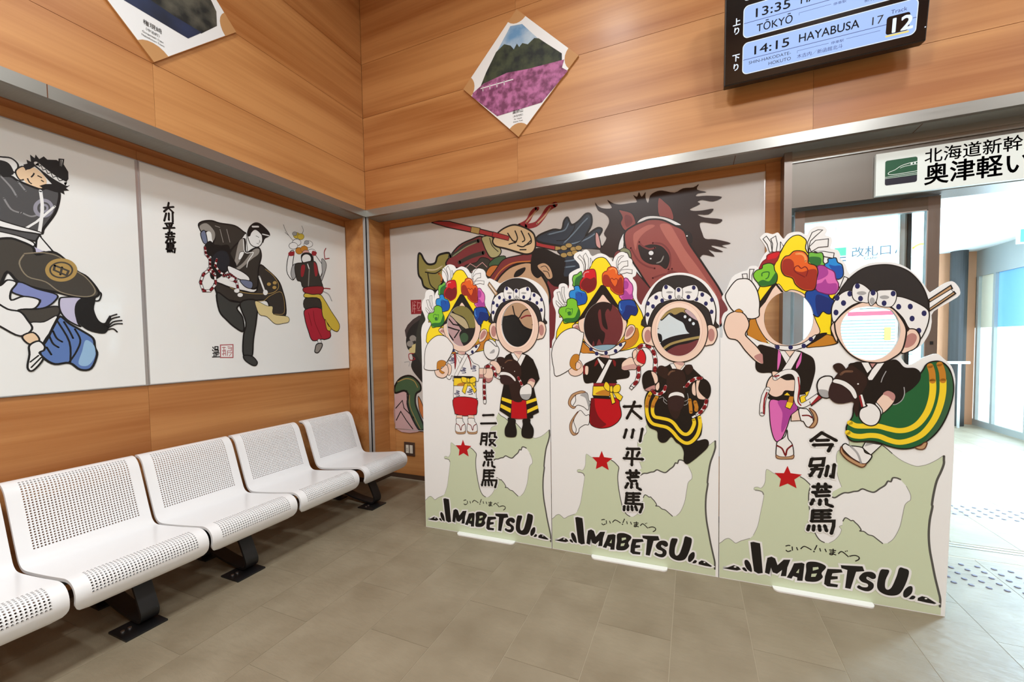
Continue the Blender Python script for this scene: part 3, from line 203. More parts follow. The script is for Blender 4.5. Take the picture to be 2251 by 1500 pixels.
dancer_print.2=f y 0 1 0 731,4124,-61,-10,-50,-48,-44,-82,-100,-122,-116,-204,-211,-300,69,-13,-98,-172,-18,-87,10,-75,191,-102,149,-63,244,-14,261,23,206,45,129,57,12,139,-6,82,-44,187,-100,176,-133,211,-117,164,-41,82,-54,86,-36,30;c k 10 1 1 731,4124,-61,-10,-50,-48,-44,-82,-100,-122,-116,-204,-211,-300,69,-13,-98,-172,-18,-87,10,-75,191,-102,149,-63,244,-14,261,23,206,45,129,57,12,139,-6,82,-44,187,-100,176,-133,211,-117,164,-41,82,-54,86,-36,30;f or 0 1 2 478,3005,-26,-159,148,-10,216,-4,164,32,161,60,68,93,5,93,-50,48,-230,-208,-237,-57;c k 4 1 3 478,3005,-26,-159,148,-10,216,-4,164,32,161,60,68,93,5,93,-50,48,-230,-208,-237,-57;f sk 0 1 4 1033,3020,17,118,46,63,57,-2,20,-53,-32,-81,-57,-46;c k 8 1 5 1033,3020,17,118,46,63,57,-2,20,-53,-32,-81,-57,-46;f er 0 1 6 1056,3049,57,28,45,70,-37,38,-54,-60;f sk 0 1 4 380,3154,-49,51,38,36,62,-14,36,-124;c k 10 1 5 380,3154,-49,51,38,36,62,-14,36,-124;f er 0 1 6 356,3186,38,36,24,-19,12,-38;f sk 0 1 7 419,3276,161,152,122,139,54,57,64,-75,116,-136,126,-146,-12,-118,-35,-105,-81,-94,-83,-71,-106,-23,-121,37,-97,75,-60,111;c k 8 1 8 419,3276,161,152,122,139,54,57,64,-75,116,-136,126,-146,-12,-118,-35,-105,-81,-94,-83,-71,-106,-23,-121,37,-97,75,-60,111;f k 0 0 9 728,3750,31,4,33,-24,169,-269,35,-105,89,-90,-17,-64,-12,53,-51,84,-69,98,-94,78,-87,117,-90,-118,-85,-86,-74,-106,-75,-34,-100,-71,102,112;f w 0 1 9 472,3005,67,-74,109,-86,144,-40,118,20,93,71,47,88,-116,-48,-82,-53,-107,-29,-121,37,-97,74;c k 10 1 10 472,3005,67,-74,109,-86,144,-40,118,20,93,71,47,88,-116,-48,-82,-53,-107,-29,-121,37,-97,74;f nv 0 1 11 612,2887,-4,-15,-13,-10,-15,0,-12,10,-4,16,4,16,13,9,15,0,12,-10;f nv 0 1 11 690,2829,-4,-16,-12,-10,-15,0,-12,10,-5,16,5,15,12,10,15,0,12,-10;f nv 0 1 11 816,2835,-5,-15,-12,-10,-14,0,-12,10,-5,15,5,16,12,10,15,-1,11,-9;f nv 0 1 11 942,2861,-5,-16,-12,-9,-14,0,-12,10,-4,15,4,16,12,9,15,0,11,-10;f nv 0 1 11 1006,2943,-5,-15,-11,-9,-15,0,-11,10,-5,15,5,15,12,10,14,-1,11,-9;f w 0 0 2 415,4155,29,28,53,-69,21,-76,-4,-74,-12,1,-6,75,-25,57;c k 6 0 3 415,4155,29,28,53,-69,21,-76,-4,-74,-12,1,-6,75,-25,57;f w 0 0 4 491,4163,34,37,37,-74,3,-74,-7,-60,-25,-29,-13,7,4,86;c k 6 0 5 491,4163,34,37,37,-74,3,-74,-7,-60,-25,-29,-13,7,4,86;f w 0 0 2 590,4130,27,-51,-15,-54,-25,-35,16,85;c k 6 0 3 590,4130,27,-51,-15,-54,-25,-35,16,85;f w 0 0 2 937,3980,-3,66,24,58,41,17,32,-3,-44,-29,-29,-45,-10,-83;c k 6 0 3 937,3980,-3,66,24,58,41,17,32,-3,-44,-29,-29,-45,-10,-83;f w 0 0 4 952,3996,47,44,82,8,2,-68,-49,-2,-71,-60;c k 6 0 5 952,3996,47,44,82,8,2,-68,-49,-2,-71,-60;f w 0 0 6 963,3900,41,35,70,1,64,-11,-3,-50,-67,20,-70,-16;c k 6 0 7 963,3900,41,35,70,1,64,-11,-3,-50,-67,20,-70,-16;f w 0 0 2 117,3690,42,7,22,-93,55,-91,-33,-5,-58,73;c k 6 0 3 117,3690,42,7,22,-93,55,-91,-33,-5,-58,73;f w 0 0 4 186,3756,36,4,-4,-88,31,-134,-32,14,-32,115;c k 6 0 5 186,3756,36,4,-4,-88,31,-134,-32,14,-32,115;f w 0 0 6 102,3577,36,-34,45,-47,-33,-17,-45,53;c k 6 0 7 102,3577,36,-34,45,-47,-33,-17,-45,53;f g1 0 1 10 470,3949,-31,-1,-32,-25,-51,-15,-17,-49,9,-51,0,-43,101,-13,20,92;c k 10 1 11 470,3949,-31,-1,-32,-25,-51,-15,-17,-49,9,-51,0,-43,101,-13,20,92;f g2 0 1 12 476,3911,-57,-20,-38,-35,-11,-93,73,-4,26,91;f rd 0 1 13 514,3958,62,17,62,-5,24,-48,6,-86,-1,-73,-31,-66,-81,-38,-31,26,-62,35,-19,45,10,61,35,47,-2,50;c r2 10 1 14 514,3958,62,17,62,-5,24,-48,6,-86,-1,-73,-31,-66,-81,-38,-31,26,-62,35,-19,45,10,61,35,47,-2,50;f r2 0 1 15 501,3848,37,16,50,-22,49,21,22,-26,2,-74,-31,-59,-75,-36,-49,31,-50,53,10,55;l p1 12 1 15 498,3873,6,49,35,19,31,0;f og 0 1 10 808,3935,18,41,48,12,54,-23,23,-47,6,-42,41,-6,29,-47,0,-84,-6,-83,5,-36,-47,-16,-65,28,-53,52,-12,37,-66,16,-30,44,-6,74,7,48,30,28;c r2 10 1 11 808,3935,18,41,48,12,54,-23,23,-47,6,-42,41,-6,29,-47,0,-84,-6,-83,5,-36,-47,-16,-65,28,-53,52,-12,37,-66,16,-30,44,-6,74,7,48,30,28;f o2 0 1 12 763,3878,51,6,30,-36,17,-50,18,-49,48,-21,35,88,36,21,20,-61,-3,-120,2,-27,-38,-13,-71,34,-47,58,-78,41,-27,44;l r2 8 1 13 903,3723,-42,69,-5,31,24,10,23,-22,24,16,24,-23,-7,-47,-17,-29;l oh 16 1 12 844,3951,48,14,36,-27,5,-42;f pk 0 1 13 1033,3811,41,6,29,-41,34,-44,9,-60,-9,-59,8,-60,-32,-52,-41,-10,-52,33,-53,69,53,15,12,47;c p2 10 1 14 1033,3811,41,6,29,-41,34,-44,9,-60,-9,-59,8,-60,-32,-52,-41,-10,-52,33,-53,69,53,15,12,47;f p3 0 1 15 1036,3781,32,3,23,-37,-12,-59,-44,-3;f p3 0 1 15 1044,3666,35,-32,23,-31,32,10,3,-47,-30,-56,-40,-6,-70,69,29,32;f b2 0 1 16 972,3518,-15,-94,37,-84,45,-67,46,10,34,54,57,-10,31,63,-19,70,-40,66,-96,11;c k 10 1 17 972,3518,-15,-94,37,-84,45,-67,46,10,34,54,57,-10,31,63,-19,70,-40,66,-96,11;f b3 0 1 18 1063,3466,124,-29,12,-47,-29,-55,-51,12,-57,-66,-57,47,35,69;l bh 12 1 19 977,3494,0,-59,23,-37;f b1 0 1 16 367,3713,-7,32,26,20,44,-6,25,-57,57,-28,24,-51,6,-50,-25,-55,-51,-16,-57,-3,-37,70,-64,29,-16,51,17,49;c k 10 1 17 367,3713,-7,32,26,20,44,-6,25,-57,57,-28,24,-51,6,-50,-25,-55,-51,-16,-57,-3,-37,70,-64,29,-16,51,17,49;f b4 0 1 18 385,3656,51,16,88,-24,12,-75,-32,-54,-82,-9,-38,71;l b3 6 1 19 391,3631,-6,38,32,10,44,-27,6,-38;f g3 0 1 19 194,3485,58,13,13,80,70,18,62,-37,11,-74,31,-75,-7,-73,-50,-66,-88,-9,-77,-7,-24,78,-51,64,7,62;c k 10 1 20 194,3485,58,13,13,80,70,18,62,-37,11,-74,31,-75,-7,-73,-50,-66,-88,-9,-77,-7,-24,78,-51,64,7,62;f g4 0 1 21 420,3447,22,-49,-13,-73,-60,-53,-126,-9,-38,45,51,17,101,2,38,60;l g4 8 1 22 244,3406,1,43,32,11,31,-14,28,5,-3,-49,-20,-36,-44,2;f g4 0 1 23 263,3405,45,10,6,-37,-32,-13;f sk 0 1 11 718,2802,112,0,0,-49,-45,-42,-65,55;c k 6 1 12 718,2802,112,0,0,-49,-45,-42,-65,55;f ss 0 1 13 723,2798,102,0,-10,-39,-47,19;f k 0 1 14 696,2784,-73,-37,-123,-61,-13,-74,-13,-74,12,-87,37,-36,98,15,12,-12,286,6,12,48,151,33,12,89,-86,17,0,95,69,48,-74,17,-129,-12;f r2 0 1 15 647,2711,37,48,12,-48,-61,-61;f r2 0 1 15 880,2747,41,-35,-6,-60,-23,24;f w 0 0 16 684,2772,89,-97,-32,-61,-69,139;c k 6 0 17 684,2772,89,-97,-32,-61,-69,139;f w 0 0 18 829,2750,45,-9,-147,-315,-76,-2;c k 6 0 19 829,2750,45,-9,-147,-315,-76,-2;f sk 0 1 15 1005,2706,124,71,56,-147,-68,-18,-106,-5;c k 8 1 16 1005,2706,124,71,56,-147,-68,-18,-106,-5;f ss 0 1 17 1009,2652,165,37,9,-57,-66,-17,-104,-5;f sk 0 1 18 1135,2830,39,53,79,7,50,-96,-11,-93,-51,-47,-56,17,-39,77;c k 8 1 19 1135,2830,39,53,79,7,50,-96,-11,-93,-51,-47,-56,17,-39,77;f rd 0 1 20 1196,2730,1,76,39,70,45,-29,22,-70,-17,-88;c k 6 1 21 1196,2730,1,76,39,70,45,-29,22,-70,-17,-88;f sk 0 1 22 1146,2759,-6,83,34,35,23,-35,-23,-71;c k 6 1 23 1146,2759,-6,83,34,35,23,-35,-23,-71;f w 0 1 15 489,3078,-34,50,-74,49,-88,2,-115,-57,-92,-111,-47,-113,-8,-113,25,-152,40,-126,229,122,76,93;c k 10 1 16 489,3078,-34,50,-74,49,-88,2,-115,-57,-92,-111,-47,-113,-8,-113,25,-152,40,-126,229,122,76,93;f sk 0 1 17 325,2638,-53,-47,27,-56,63,-21,75,21,44,52,-12,86,-55,68;c k 8 1 18 325,2638,-53,-47,27,-56,63,-21,75,21,44,52,-12,86,-55,68;f ob 0 1 19 301,2747,51,68,69,-6,-7,-74,-44,-56,30,-80,-50,5,-56,56;c br 6 1 20 301,2747,51,68,69,-6,-7,-74,-44,-56,30,-80,-50,5,-56,56;f sk 0 1 21 389,2710,50,-18,12,-43,-38,-38,-38,12;c k 6 1 22 389,2710,50,-18,12,-43,-38,-38,-38,12;f r2 0 1 19 482,2661,28,-6,-5,-105,-24,0;f sk 0 1 20 510,2649,39,-6,-7,-98,-34,5;f dr 0 0 20 621,2420,306,6,0,-39,-313,-8;f yb 0 0 21 614,2379,313,8,-98,-138,-224,3;c k 8 0 22 614,2379,313,8,-98,-138,-224,3;f ob 0 1 23 646,2270,66,49,73,15,51,-25,-10,-53;f rs 0 1 0 619,2215,-33,-28,-15,-94,-7,-102,-1,-108,33,-52,80,-26,79,2,91,26,84,58,52,75,7,66,-19,91,-44,103;c k 10 1 1 619,2215,-33,-28,-15,-94,-7,-102,-1,-108,33,-52,80,-26,79,2,91,26,84,58,52,75,7,66,-19,91,-44,103;f r3 0 1 2 587,2187,42,15,9,-107,39,-118,66,-77,45,-39,-72,-48,-73,9,-57,29,-15,120;f k 0 0 23 606,2252,223,-3,20,-39,-230,5;f yb 0 0 23 881,2307,71,-8,57,-50,-29,-60,-48,31;c k 8 0 24 881,2307,71,-8,57,-50,-29,-60,-48,31;f yb 0 0 25 836,2302,39,-2,38,-134,-45,-24;c k 8 0 26 836,2302,39,-2,38,-134,-45,-24;f yb 0 1 24 759,2373,20,67,32,-6,29,-52,-4,-60,-32,-1;c k 8 1 25 759,2373,20,67,32,-6,29,-52,-4,-60,-32,-1;f yb 0 1 27 882,2363,32,40,45,8,22,-33,-10,-52,-32,-24,-51,2;c k 8 1 28 882,2363,32,40,45,8,22,-33,-10,-52,-32,-24,-51,2;f yb 0 1 29 843,2382,32,0,3,-72,-35,2;c k 8 1 30 843,2382,32,0,3,-72,-35,2;f w 0 1 3 376,2255,130,34,33,-29,13,-74,27,-33,-21,-47,-20,-62,-61,45,-75,20,-34,-18,-42,-2,43,77;c k 8 1 4 376,2255,130,34,33,-29,13,-74,27,-33,-21,-47,-20,-62,-61,45,-75,20,-34,-18,-42,-2,43,77;f gy 0 1 5 431,2250,75,36,27,-26,12,-74,27,-36,-27,-59,-20,67,-27,60;f tn 0 1 6 492,2306,-47,5,-68,-22,-63,-36,-42,-70,-8,-62,35,-47,41,-15,28,25,-42,5,-27,33,8,55,69,78,123,34;c br 8 1 7 492,2306,-47,5,-68,-22,-63,-36,-42,-70,-8,-62,35,-47,41,-15,28,25,-42,5,-27,33,8,55,69,78,123,34;f w 0 1 2 408,2018,35,15,33,-33,34,-32,47,9,-8,-129,-54,-9,-75,-53,-14,-55,-42,-24,8,69,-34,115;c k 8 1 3 408,2018,35,15,33,-33,34,-32,47,9,-8,-129,-54,-9,-75,-53,-14,-55,-42,-24,8,69,-34,115;f tn 0 1 4 401,2017,-41,-43,-56,-85,-25,-70,6,-82,37,-53,42,3,35,30,-35,-10,-41,32,-13,68,21,84;c br 8 1 5 401,2017,-41,-43,-56,-85,-25,-70,6,-82,37,-53,42,3,35,30,-35,-10,-41,32,-13,68,21,84;l k 56 0 24 1214,2900,39,32,67,-1,55,-38,33,-64,16,-93,-4,-81,-7,-63;l w 40 0 25 1214,2900,39,32,67,-1,55,-38,33,-64,16,-93,-4,-81,-7,-63;l dr 40 0 26 1216,2902,19,15,20,15;l dr 40 0 26 1315,2931,21,-11,21,-14;l dr 40 0 26 1392,2859,12,-22,6,-24;l dr 40 0 26 1421,2753,3,-24,-1,-25;l dr 40 0 26 1419,2643,-3,-24,-3,-25;l k 56 0 26 1215,2648,0,-112,-25,-82,-63,-73;l w 40 0 27 1215,2648,0,-112,-25,-82,-63,-73;l dr 40 0 28 1215,2646,0,-22,0,-23;l dr 40 0 28 1215,2548,-3,-22,-7,-21;l dr 40 0 28 1190,2453,-15,-16,-14,-17;f w 0 0 28 1095,2368,21,27,34,-19,-25,-33;c k 8 0 29 1095,2368,21,27,34,-19,-25,-33
dancer_print.3=f y 0 1 0 801,4178,-60,-13,-60,-65,-60,-125,-69,-158,-142,-237,-116,-530,120,-65,146,-65,211,-23,172,-2,166,13,86,34,-63,90,2,228,10,167,63,104,-125,205,-194,244,-5,120,-39,54;c k 10 1 1 801,4178,-60,-13,-60,-65,-60,-125,-69,-158,-142,-237,-116,-530,120,-65,146,-65,211,-23,172,-2,166,13,86,34,-63,90,2,228,10,167,63,104,-125,205,-194,244,-5,120,-39,54;f ob 0 1 2 321,3218,55,51,83,-191,47,-137,-92,33,-115,71;c k 8 1 3 321,3218,55,51,83,-191,47,-137,-92,33,-115,71;f ob 0 1 2 900,2896,191,137,100,-86,-82,-39,-124,-15;c k 8 1 3 900,2896,191,137,100,-86,-82,-39,-124,-15;f k 0 1 4 975,3026,116,27,-49,-59,-142,-93,-42,-5;f sk 0 1 5 385,3226,36,124,168,280,89,-87,69,16,104,-46,86,-105,35,-182,53,-161,-67,-49,-101,-79,-129,-29,-133,12,-117,95;c k 8 1 6 385,3226,36,124,168,280,89,-87,69,16,104,-46,86,-105,35,-182,53,-161,-67,-49,-101,-79,-129,-29,-133,12,-117,95;f k 0 0 7 425,3355,-5,79,120,179,49,36,80,-116,-26,2,-56,83,-33,-47,-70,-141;f w 0 0 2 452,4170,34,30,46,-74,14,-114,-27,-3,-23,90;c k 8 0 3 452,4170,34,30,46,-74,14,-114,-27,-3,-23,90;f w 0 0 4 531,4161,49,31,18,-93,-12,-96,-40,9,4,92;c k 8 0 5 531,4161,49,31,18,-93,-12,-96,-40,9,4,92;f w 0 0 2 629,4121,31,-59,-39,-67,8,60;c k 8 0 3 629,4121,31,-59,-39,-67,8,60;f w 0 0 2 901,3969,-6,120,41,104,58,25,41,-8,-65,-60,-50,-54,-11,-58,-4,-69;c k 8 0 3 901,3969,-6,120,41,104,58,25,41,-8,-65,-60,-50,-54,-11,-58,-4,-69;f w 0 0 4 909,4033,62,68,119,5,-3,-86,-91,-1,-66,-43;c k 8 0 5 909,4033,62,68,119,5,-3,-86,-91,-1,-66,-43;f w 0 0 6 955,3979,92,-9,98,-28,-7,-58,-82,26,-42,39;c k 8 0 7 955,3979,92,-9,98,-28,-7,-58,-82,26,-42,39;f w 0 0 2 238,3774,51,1,5,-73,-46,14;c k 8 0 3 238,3774,51,1,5,-73,-46,14;f w 0 0 2 317,3826,46,-4,-23,-71,1,-84,-28,34;c k 8 0 3 317,3826,46,-4,-23,-71,1,-84,-28,34;f w 0 0 2 1241,3675,36,-22,-46,-103,-96,-122,64,114;c k 8 0 3 1241,3675,36,-22,-46,-103,-96,-122,64,114;f dr 0 1 6 621,4000,-71,1,-53,-25,-9,-41,-35,-27,-27,-50,0,-36,152,55;c r2 10 1 7 621,4000,-71,1,-53,-25,-9,-41,-35,-27,-27,-50,0,-36,152,55;f rd 0 1 8 621,3995,-71,-4,-44,-21,-8,-46,53,6,35,7;f g1 0 1 8 905,3959,34,11,42,-13,49,0,17,-51,-3,-49,13,-40,-75,-4,-67,55;c k 10 1 9 905,3959,34,11,42,-13,49,0,17,-51,-3,-49,13,-40,-75,-4,-67,55;f g2 0 1 10 914,3918,84,-7,29,-33,-12,-58,-49,-1,-60,50;f b1 0 1 10 1089,3883,32,2,41,1,17,-50,40,-32,14,-89,-12,-48,-48,-16,-74,84,-42,82,32,27;c k 10 1 11 1089,3883,32,2,41,1,17,-50,40,-32,14,-89,-12,-48,-48,-16,-74,84,-42,82,32,27;f b4 0 1 12 1098,3814,49,-14,65,-6,17,-79,-16,-47,-40,-12,-33,76;f b2 0 1 7 893,3530,-16,-49,9,-50,51,-83,18,-81,51,-32,41,58,41,-26,33,3,15,79,16,58,-41,42,-26,50,-108,46;c k 10 1 8 893,3530,-16,-49,9,-50,51,-83,18,-81,51,-32,41,58,41,-26,33,3,15,79,16,58,-41,42,-26,50,-108,46;f b3 0 1 9 986,3485,100,-35,58,-52,-31,-127,-66,32,-41,-58,-27,111;f pk 0 1 13 991,3803,49,10,50,-38,58,-44,17,-79,25,-61,-15,-87,-57,-21,-74,19,-67,53,7,149;c p2 10 1 14 991,3803,49,10,50,-38,58,-44,17,-79,25,-61,-15,-87,-57,-21,-74,19,-67,53,7,149;f p3 0 1 15 991,3793,49,15,46,-43,-3,-68,-99,-43;f p3 0 1 16 1034,3621,33,37,25,-51,74,-4,12,-50,-11,-49,-49,-16,-74,19,-67,53,8,45;f og 0 1 17 717,3956,43,41,60,1,51,-26,31,-63,4,-60,68,-35,22,-71,-12,-79,-11,-98,-38,-30,-85,17,-69,65,-31,73,-74,35,-35,64,-1,92,34,62;c k 10 1 18 717,3956,43,41,60,1,51,-26,31,-63,4,-60,68,-35,22,-71,-12,-79,-11,-98,-38,-30,-85,17,-69,65,-31,73,-74,35,-35,64,-1,92,34,62;f o2 0 1 19 657,3900,61,15,43,-44,14,-91,73,-26,76,24,59,-14,1,-100,-16,-98,-33,-20,-85,17,-60,59,-35,78,-79,37,-29,63;l r2 10 1 20 874,3692,-94,67,-9,51,34,18,30,-33,38,17,26,-42,-16,-69;l oh 24 1 20 786,3965,52,-5,34,-38,5,-50;f g3 0 1 8 444,3826,9,40,63,16,45,-24,13,-63,27,-63,-12,-81,-62,-32,-90,-5,-37,49,-37,55,-5,52,32,39;c k 10 1 9 444,3826,9,40,63,16,45,-24,13,-63,27,-63,-12,-81,-62,-32,-90,-5,-37,49,-37,55,-5,52,32,39;f g4 0 1 10 588,3774,11,-52,-15,-71,-57,-27,-90,-2,-32,41,49,28,64,-20,44,64;l g4 12 1 11 445,3733,0,36,36,13,36,-8,-9,-56,-27,-19;f w 0 1 11 412,3257,-101,-18,-160,91,-91,170,33,99,75,101,66,20,83,-20,75,-119,30,-147,-3,-104;c k 12 1 12 412,3257,-101,-18,-160,91,-91,170,33,99,75,101,66,20,83,-20,75,-119,30,-147,-3,-104;f w 0 1 7 487,2983,108,-69,133,-11,129,29,126,88,-33,-64,-92,-70,-121,-30,-123,12;l k 8 1 7 275,3051,75,-97,65,-43;f w 0 1 8 289,3040,125,-71,73,-22,108,-38,18,-10,-153,12,-73,1;f w 0 1 9 586,2918,142,-12,129,29,126,98,-24,-67,-93,-75,-112,-37,-123,13;c k 8 1 10 586,2918,142,-12,129,29,126,98,-24,-67,-93,-75,-112,-37,-123,13;f nv 0 1 11 632,2893,-4,-15,-12,-10,-14,0,-12,10,-4,16,4,16,12,9,14,0,11,-10;f nv 0 1 11 764,2889,-5,-16,-11,-9,-14,0,-11,10,-5,15,5,16,11,10,14,-1,11,-9;f nv 0 1 11 892,2906,-4,-16,-11,-9,-13,0,-12,10,-4,15,4,16,11,9,14,0,11,-10;f nv 0 1 11 959,2981,-4,-16,-11,-9,-13,0,-11,10,-5,15,4,16,11,9,14,0,11,-10;f k 0 1 12 408,2912,-25,-214,14,-81,53,-30,97,1,9,-50,-24,-244,257,-61,24,91,75,22,41,31,39,148,17,117,-20,117,-74,59,-91,35,-67,-94,-111,100,-113,47;f sk 0 1 13 191,2978,-95,33,-44,98,-3,75,36,106,95,44,84,-40,48,-97,-5,-73,-32,-73,47,-65,75,-85,51,-81,14,-71,-4,-56,-71,36,-108,123;c k 12 1 14 191,2978,-95,33,-44,98,-3,75,36,106,95,44,84,-40,48,-97,-5,-73,-32,-73,47,-65,75,-85,51,-81,14,-71,-4,-56,-71,36,-108,123;f sp 0 1 15 369,2780,79,40,14,-71,-6,-52;f ob 0 1 15 161,3330,47,30,42,-44;c k 6 1 16 161,3330,47,30,42,-44;f sk 0 0 13 682,2851,101,-1,-50,-76;c k 6 0 14 682,2851,101,-1,-50,-76;f pk 0 1 13 618,2854,26,-35,-4,-100,-29,-95;f pk 0 1 13 850,2833,-24,-74,-25,-69,1,-49,41,79;f w 0 0 15 630,2849,52,2,55,-82,-37,-69;c k 6 0 16 630,2849,52,2,55,-82,-37,-69;f w 0 0 17 783,2850,62,-17,-102,-213,-97,-21;c k 6 0 18 783,2850,62,-17,-102,-213,-97,-21;f k 0 1 13 531,2314,172,56,85,-37,1,-90,-240,26;f yb 0 0 14 682,2329,30,31,30,-34;f pk 0 1 14 545,2269,142,-20,94,9,38,-83,-62,-73,-41,-143,-42,-124,-42,-64,-44,27,-36,131,-17,182;c k 10 1 15 545,2269,142,-20,94,9,38,-83,-62,-73,-41,-143,-42,-124,-42,-64,-44,27,-36,131,-17,182;f p3 0 1 16 619,2257,153,-3,43,-80,-67,-83,-33,-102,-50,-104,-9,70,11,162;f ob 0 0 17 733,2321,47,-3,-8,-86,-29,-66,-47,23;c k 8 0 18 733,2321,47,-3,-8,-86,-29,-66,-47,23;f yb 0 0 19 713,2250,58,-13,-28,-66,-45,20;f yb 0 0 13 855,2325,41,11,-8,30,41,21,-16,-50,-25,-31,26,-68,-66,-3,-9,70;c k 6 0 14 855,2325,41,11,-8,30,41,21,-16,-50,-25,-31,26,-68,-66,-3,-9,70;f sk 0 1 19 559,2608,65,-9,18,-30,-43,-51,-35,30;c k 10 1 20 559,2608,65,-9,18,-30,-43,-51,-35,30;f sk 0 1 21 555,2553,-43,-67,-12,-91,40,-70,61,-24,60,28,34,51,93,2,3,125,-89,3,-60,29,-43,-21;c k 12 1 22 555,2553,-43,-67,-12,-91,40,-70,61,-24,60,28,34,51,93,2,3,125,-89,3,-60,29,-43,-21;l k 62 1 23 590,2528,60,51,68,26,59,-14,34,-69,0,-119,-6,-100,18,-69,42,-18,65,42,97,82;l w 49 1 24 590,2528,60,51,68,26,59,-14,34,-69,0,-119,-6,-100,18,-69,42,-18,65,42,97,82;l dr 15 1 25 819,2542,12,-119,-9,-99,0,-70,26,-38;l dr 15 0 25 955,2259,56,52,24,30;l dr 18 1 25 586,2548,39,11;l k 60 0 23 513,2395,-34,-82,-17,-103,-4,-113;l w 47 0 24 513,2395,-34,-82,-17,-103,-4,-113;l dr 18 0 25 505,2354,-22,-72,-8,-92,1,-90;f w 0 1 26 1097,2561,-56,-25,-35,-89,13,-97,49,-37,64,7,47,64,-10,125;c k 12 1 27 1097,2561,-56,-25,-35,-89,13,-97,49,-37,64,7,47,64,-10,125;f gy 0 1 28 1019,2379,32,21,32,-19,32,1,1,-60,-48,-8,-41,22;f sk 0 0 19 757,2102,66,63,27,-128,-97,-11;c k 8 0 20 757,2102,66,63,27,-128,-97,-11;f w 0 1 21 828,2170,54,7,33,-8,42,-67,17,-88,-24,-41,-41,-3,-34,58,-25,14;c k 10 1 22 828,2170,54,7,33,-8,42,-67,17,-88,-24,-41,-41,-3,-34,58,-25,14;f tn 0 1 24 931,2185,50,-33,29,-67,-3,-69,-32,-51,-41,-3,20,31,24,51,-9,68;c br 10 1 25 931,2185,50,-33,29,-67,-3,-69,-32,-51,-41,-3,20,31,24,51,-9,68;l r2 16 1 26 866,2097,58,3,33,-23;f w 0 1 17 700,1852,16,67,10,-101,43,-67,14,-130,-38,-33,-103,-10,-35,28,3,112,9,52,55,45;c k 10 1 18 700,1852,16,67,10,-101,43,-67,14,-130,-38,-33,-103,-10,-35,28,3,112,9,52,55,45;f tn 0 1 19 607,1611,44,-17,85,8,49,24,-6,-41,-43,-10,-85,-8,-39,9;c br 8 1 20 607,1611,44,-17,85,8,49,24,-6,-41,-43,-10,-85,-8,-39,9;l r2 18 1 21 615,1724,52,-32,35,-78,16,72,51,55
kanji_print.1=l w 66 0 0 1077,1891,179,15;l w 66 0 0 1041,1763,253,18;l w 66 0 0 1056,1610,-11,-98,-14,-73;l w 66 0 1 1061,1608,81,5,-8,-94,-14,-81;l w 66 0 2 1060,1555,73,6;l w 66 0 3 1054,1500,74,6;l w 66 0 4 1191,1627,-14,-63;l w 66 0 5 1191,1625,82,9,-5,-60,31,-8;l w 66 0 6 1183,1522,88,5,-94,-89;l w 66 0 7 1189,1502,86,-61;l w 66 0 0 1084,1313,159,17;l w 66 0 1 1120,1348,8,-59;l w 66 0 1 1216,1364,-6,-68;l w 66 0 2 1169,1293,0,-25;l w 66 0 3 1095,1256,142,15;l w 66 0 4 1116,1248,10,-37,83,10;l w 66 0 5 1093,1176,-24,-64;l w 66 0 6 1155,1182,-7,-62;l w 66 0 7 1217,1188,1,-66,43,-14;l w 66 0 6 1082,1046,-13,-154;l w 66 0 8 1081,1040,172,19;l w 66 0 9 1083,999,154,16;l w 66 0 10 1080,950,151,16;l w 66 0 11 1169,1050,-3,-152;l w 66 0 12 1060,889,226,20,-2,-36,-24,-74;l w 66 0 13 1055,865,-15,-62;l w 66 0 14 1101,870,-5,-60;l w 66 0 15 1152,875,5,-58;l w 66 0 16 1198,880,14,-57;l k 34 0 1 1077,1891,179,15;l k 34 0 1 1041,1763,253,18;l k 34 0 4 1056,1610,-11,-98,-14,-73;l k 34 0 8 1061,1608,81,5,-8,-94,-14,-81;l k 34 0 9 1060,1555,73,6;l k 34 0 9 1054,1500,74,6;l k 34 0 9 1191,1627,-14,-63;l k 34 0 10 1191,1625,82,9,-5,-60,31,-8;l k 34 0 9 1183,1522,88,5,-94,-89;l k 34 0 10 1189,1502,86,-61;l k 34 0 4 1084,1313,159,17;l k 34 0 5 1120,1348,8,-59;l k 34 0 5 1216,1364,-6,-68;l k 34 0 5 1169,1293,0,-25;l k 34 0 6 1095,1256,142,15;l k 34 0 8 1116,1248,10,-37,83,10;l k 34 0 9 1093,1176,-24,-64;l k 34 0 9 1155,1182,-7,-62;l k 34 0 9 1217,1188,1,-66,43,-14;l k 34 0 15 1082,1046,-13,-154;l k 34 0 16 1081,1040,172,19;l k 34 0 17 1083,999,154,16;l k 34 0 18 1080,950,151,16;l k 34 0 19 1169,1050,-3,-152;l k 34 0 20 1060,889,226,20,-2,-36,-24,-74;l k 34 0 21 1055,865,-15,-62;l k 34 0 21 1101,870,-5,-60;l k 34 0 21 1152,875,5,-58;l k 34 0 21 1198,880,14,-57
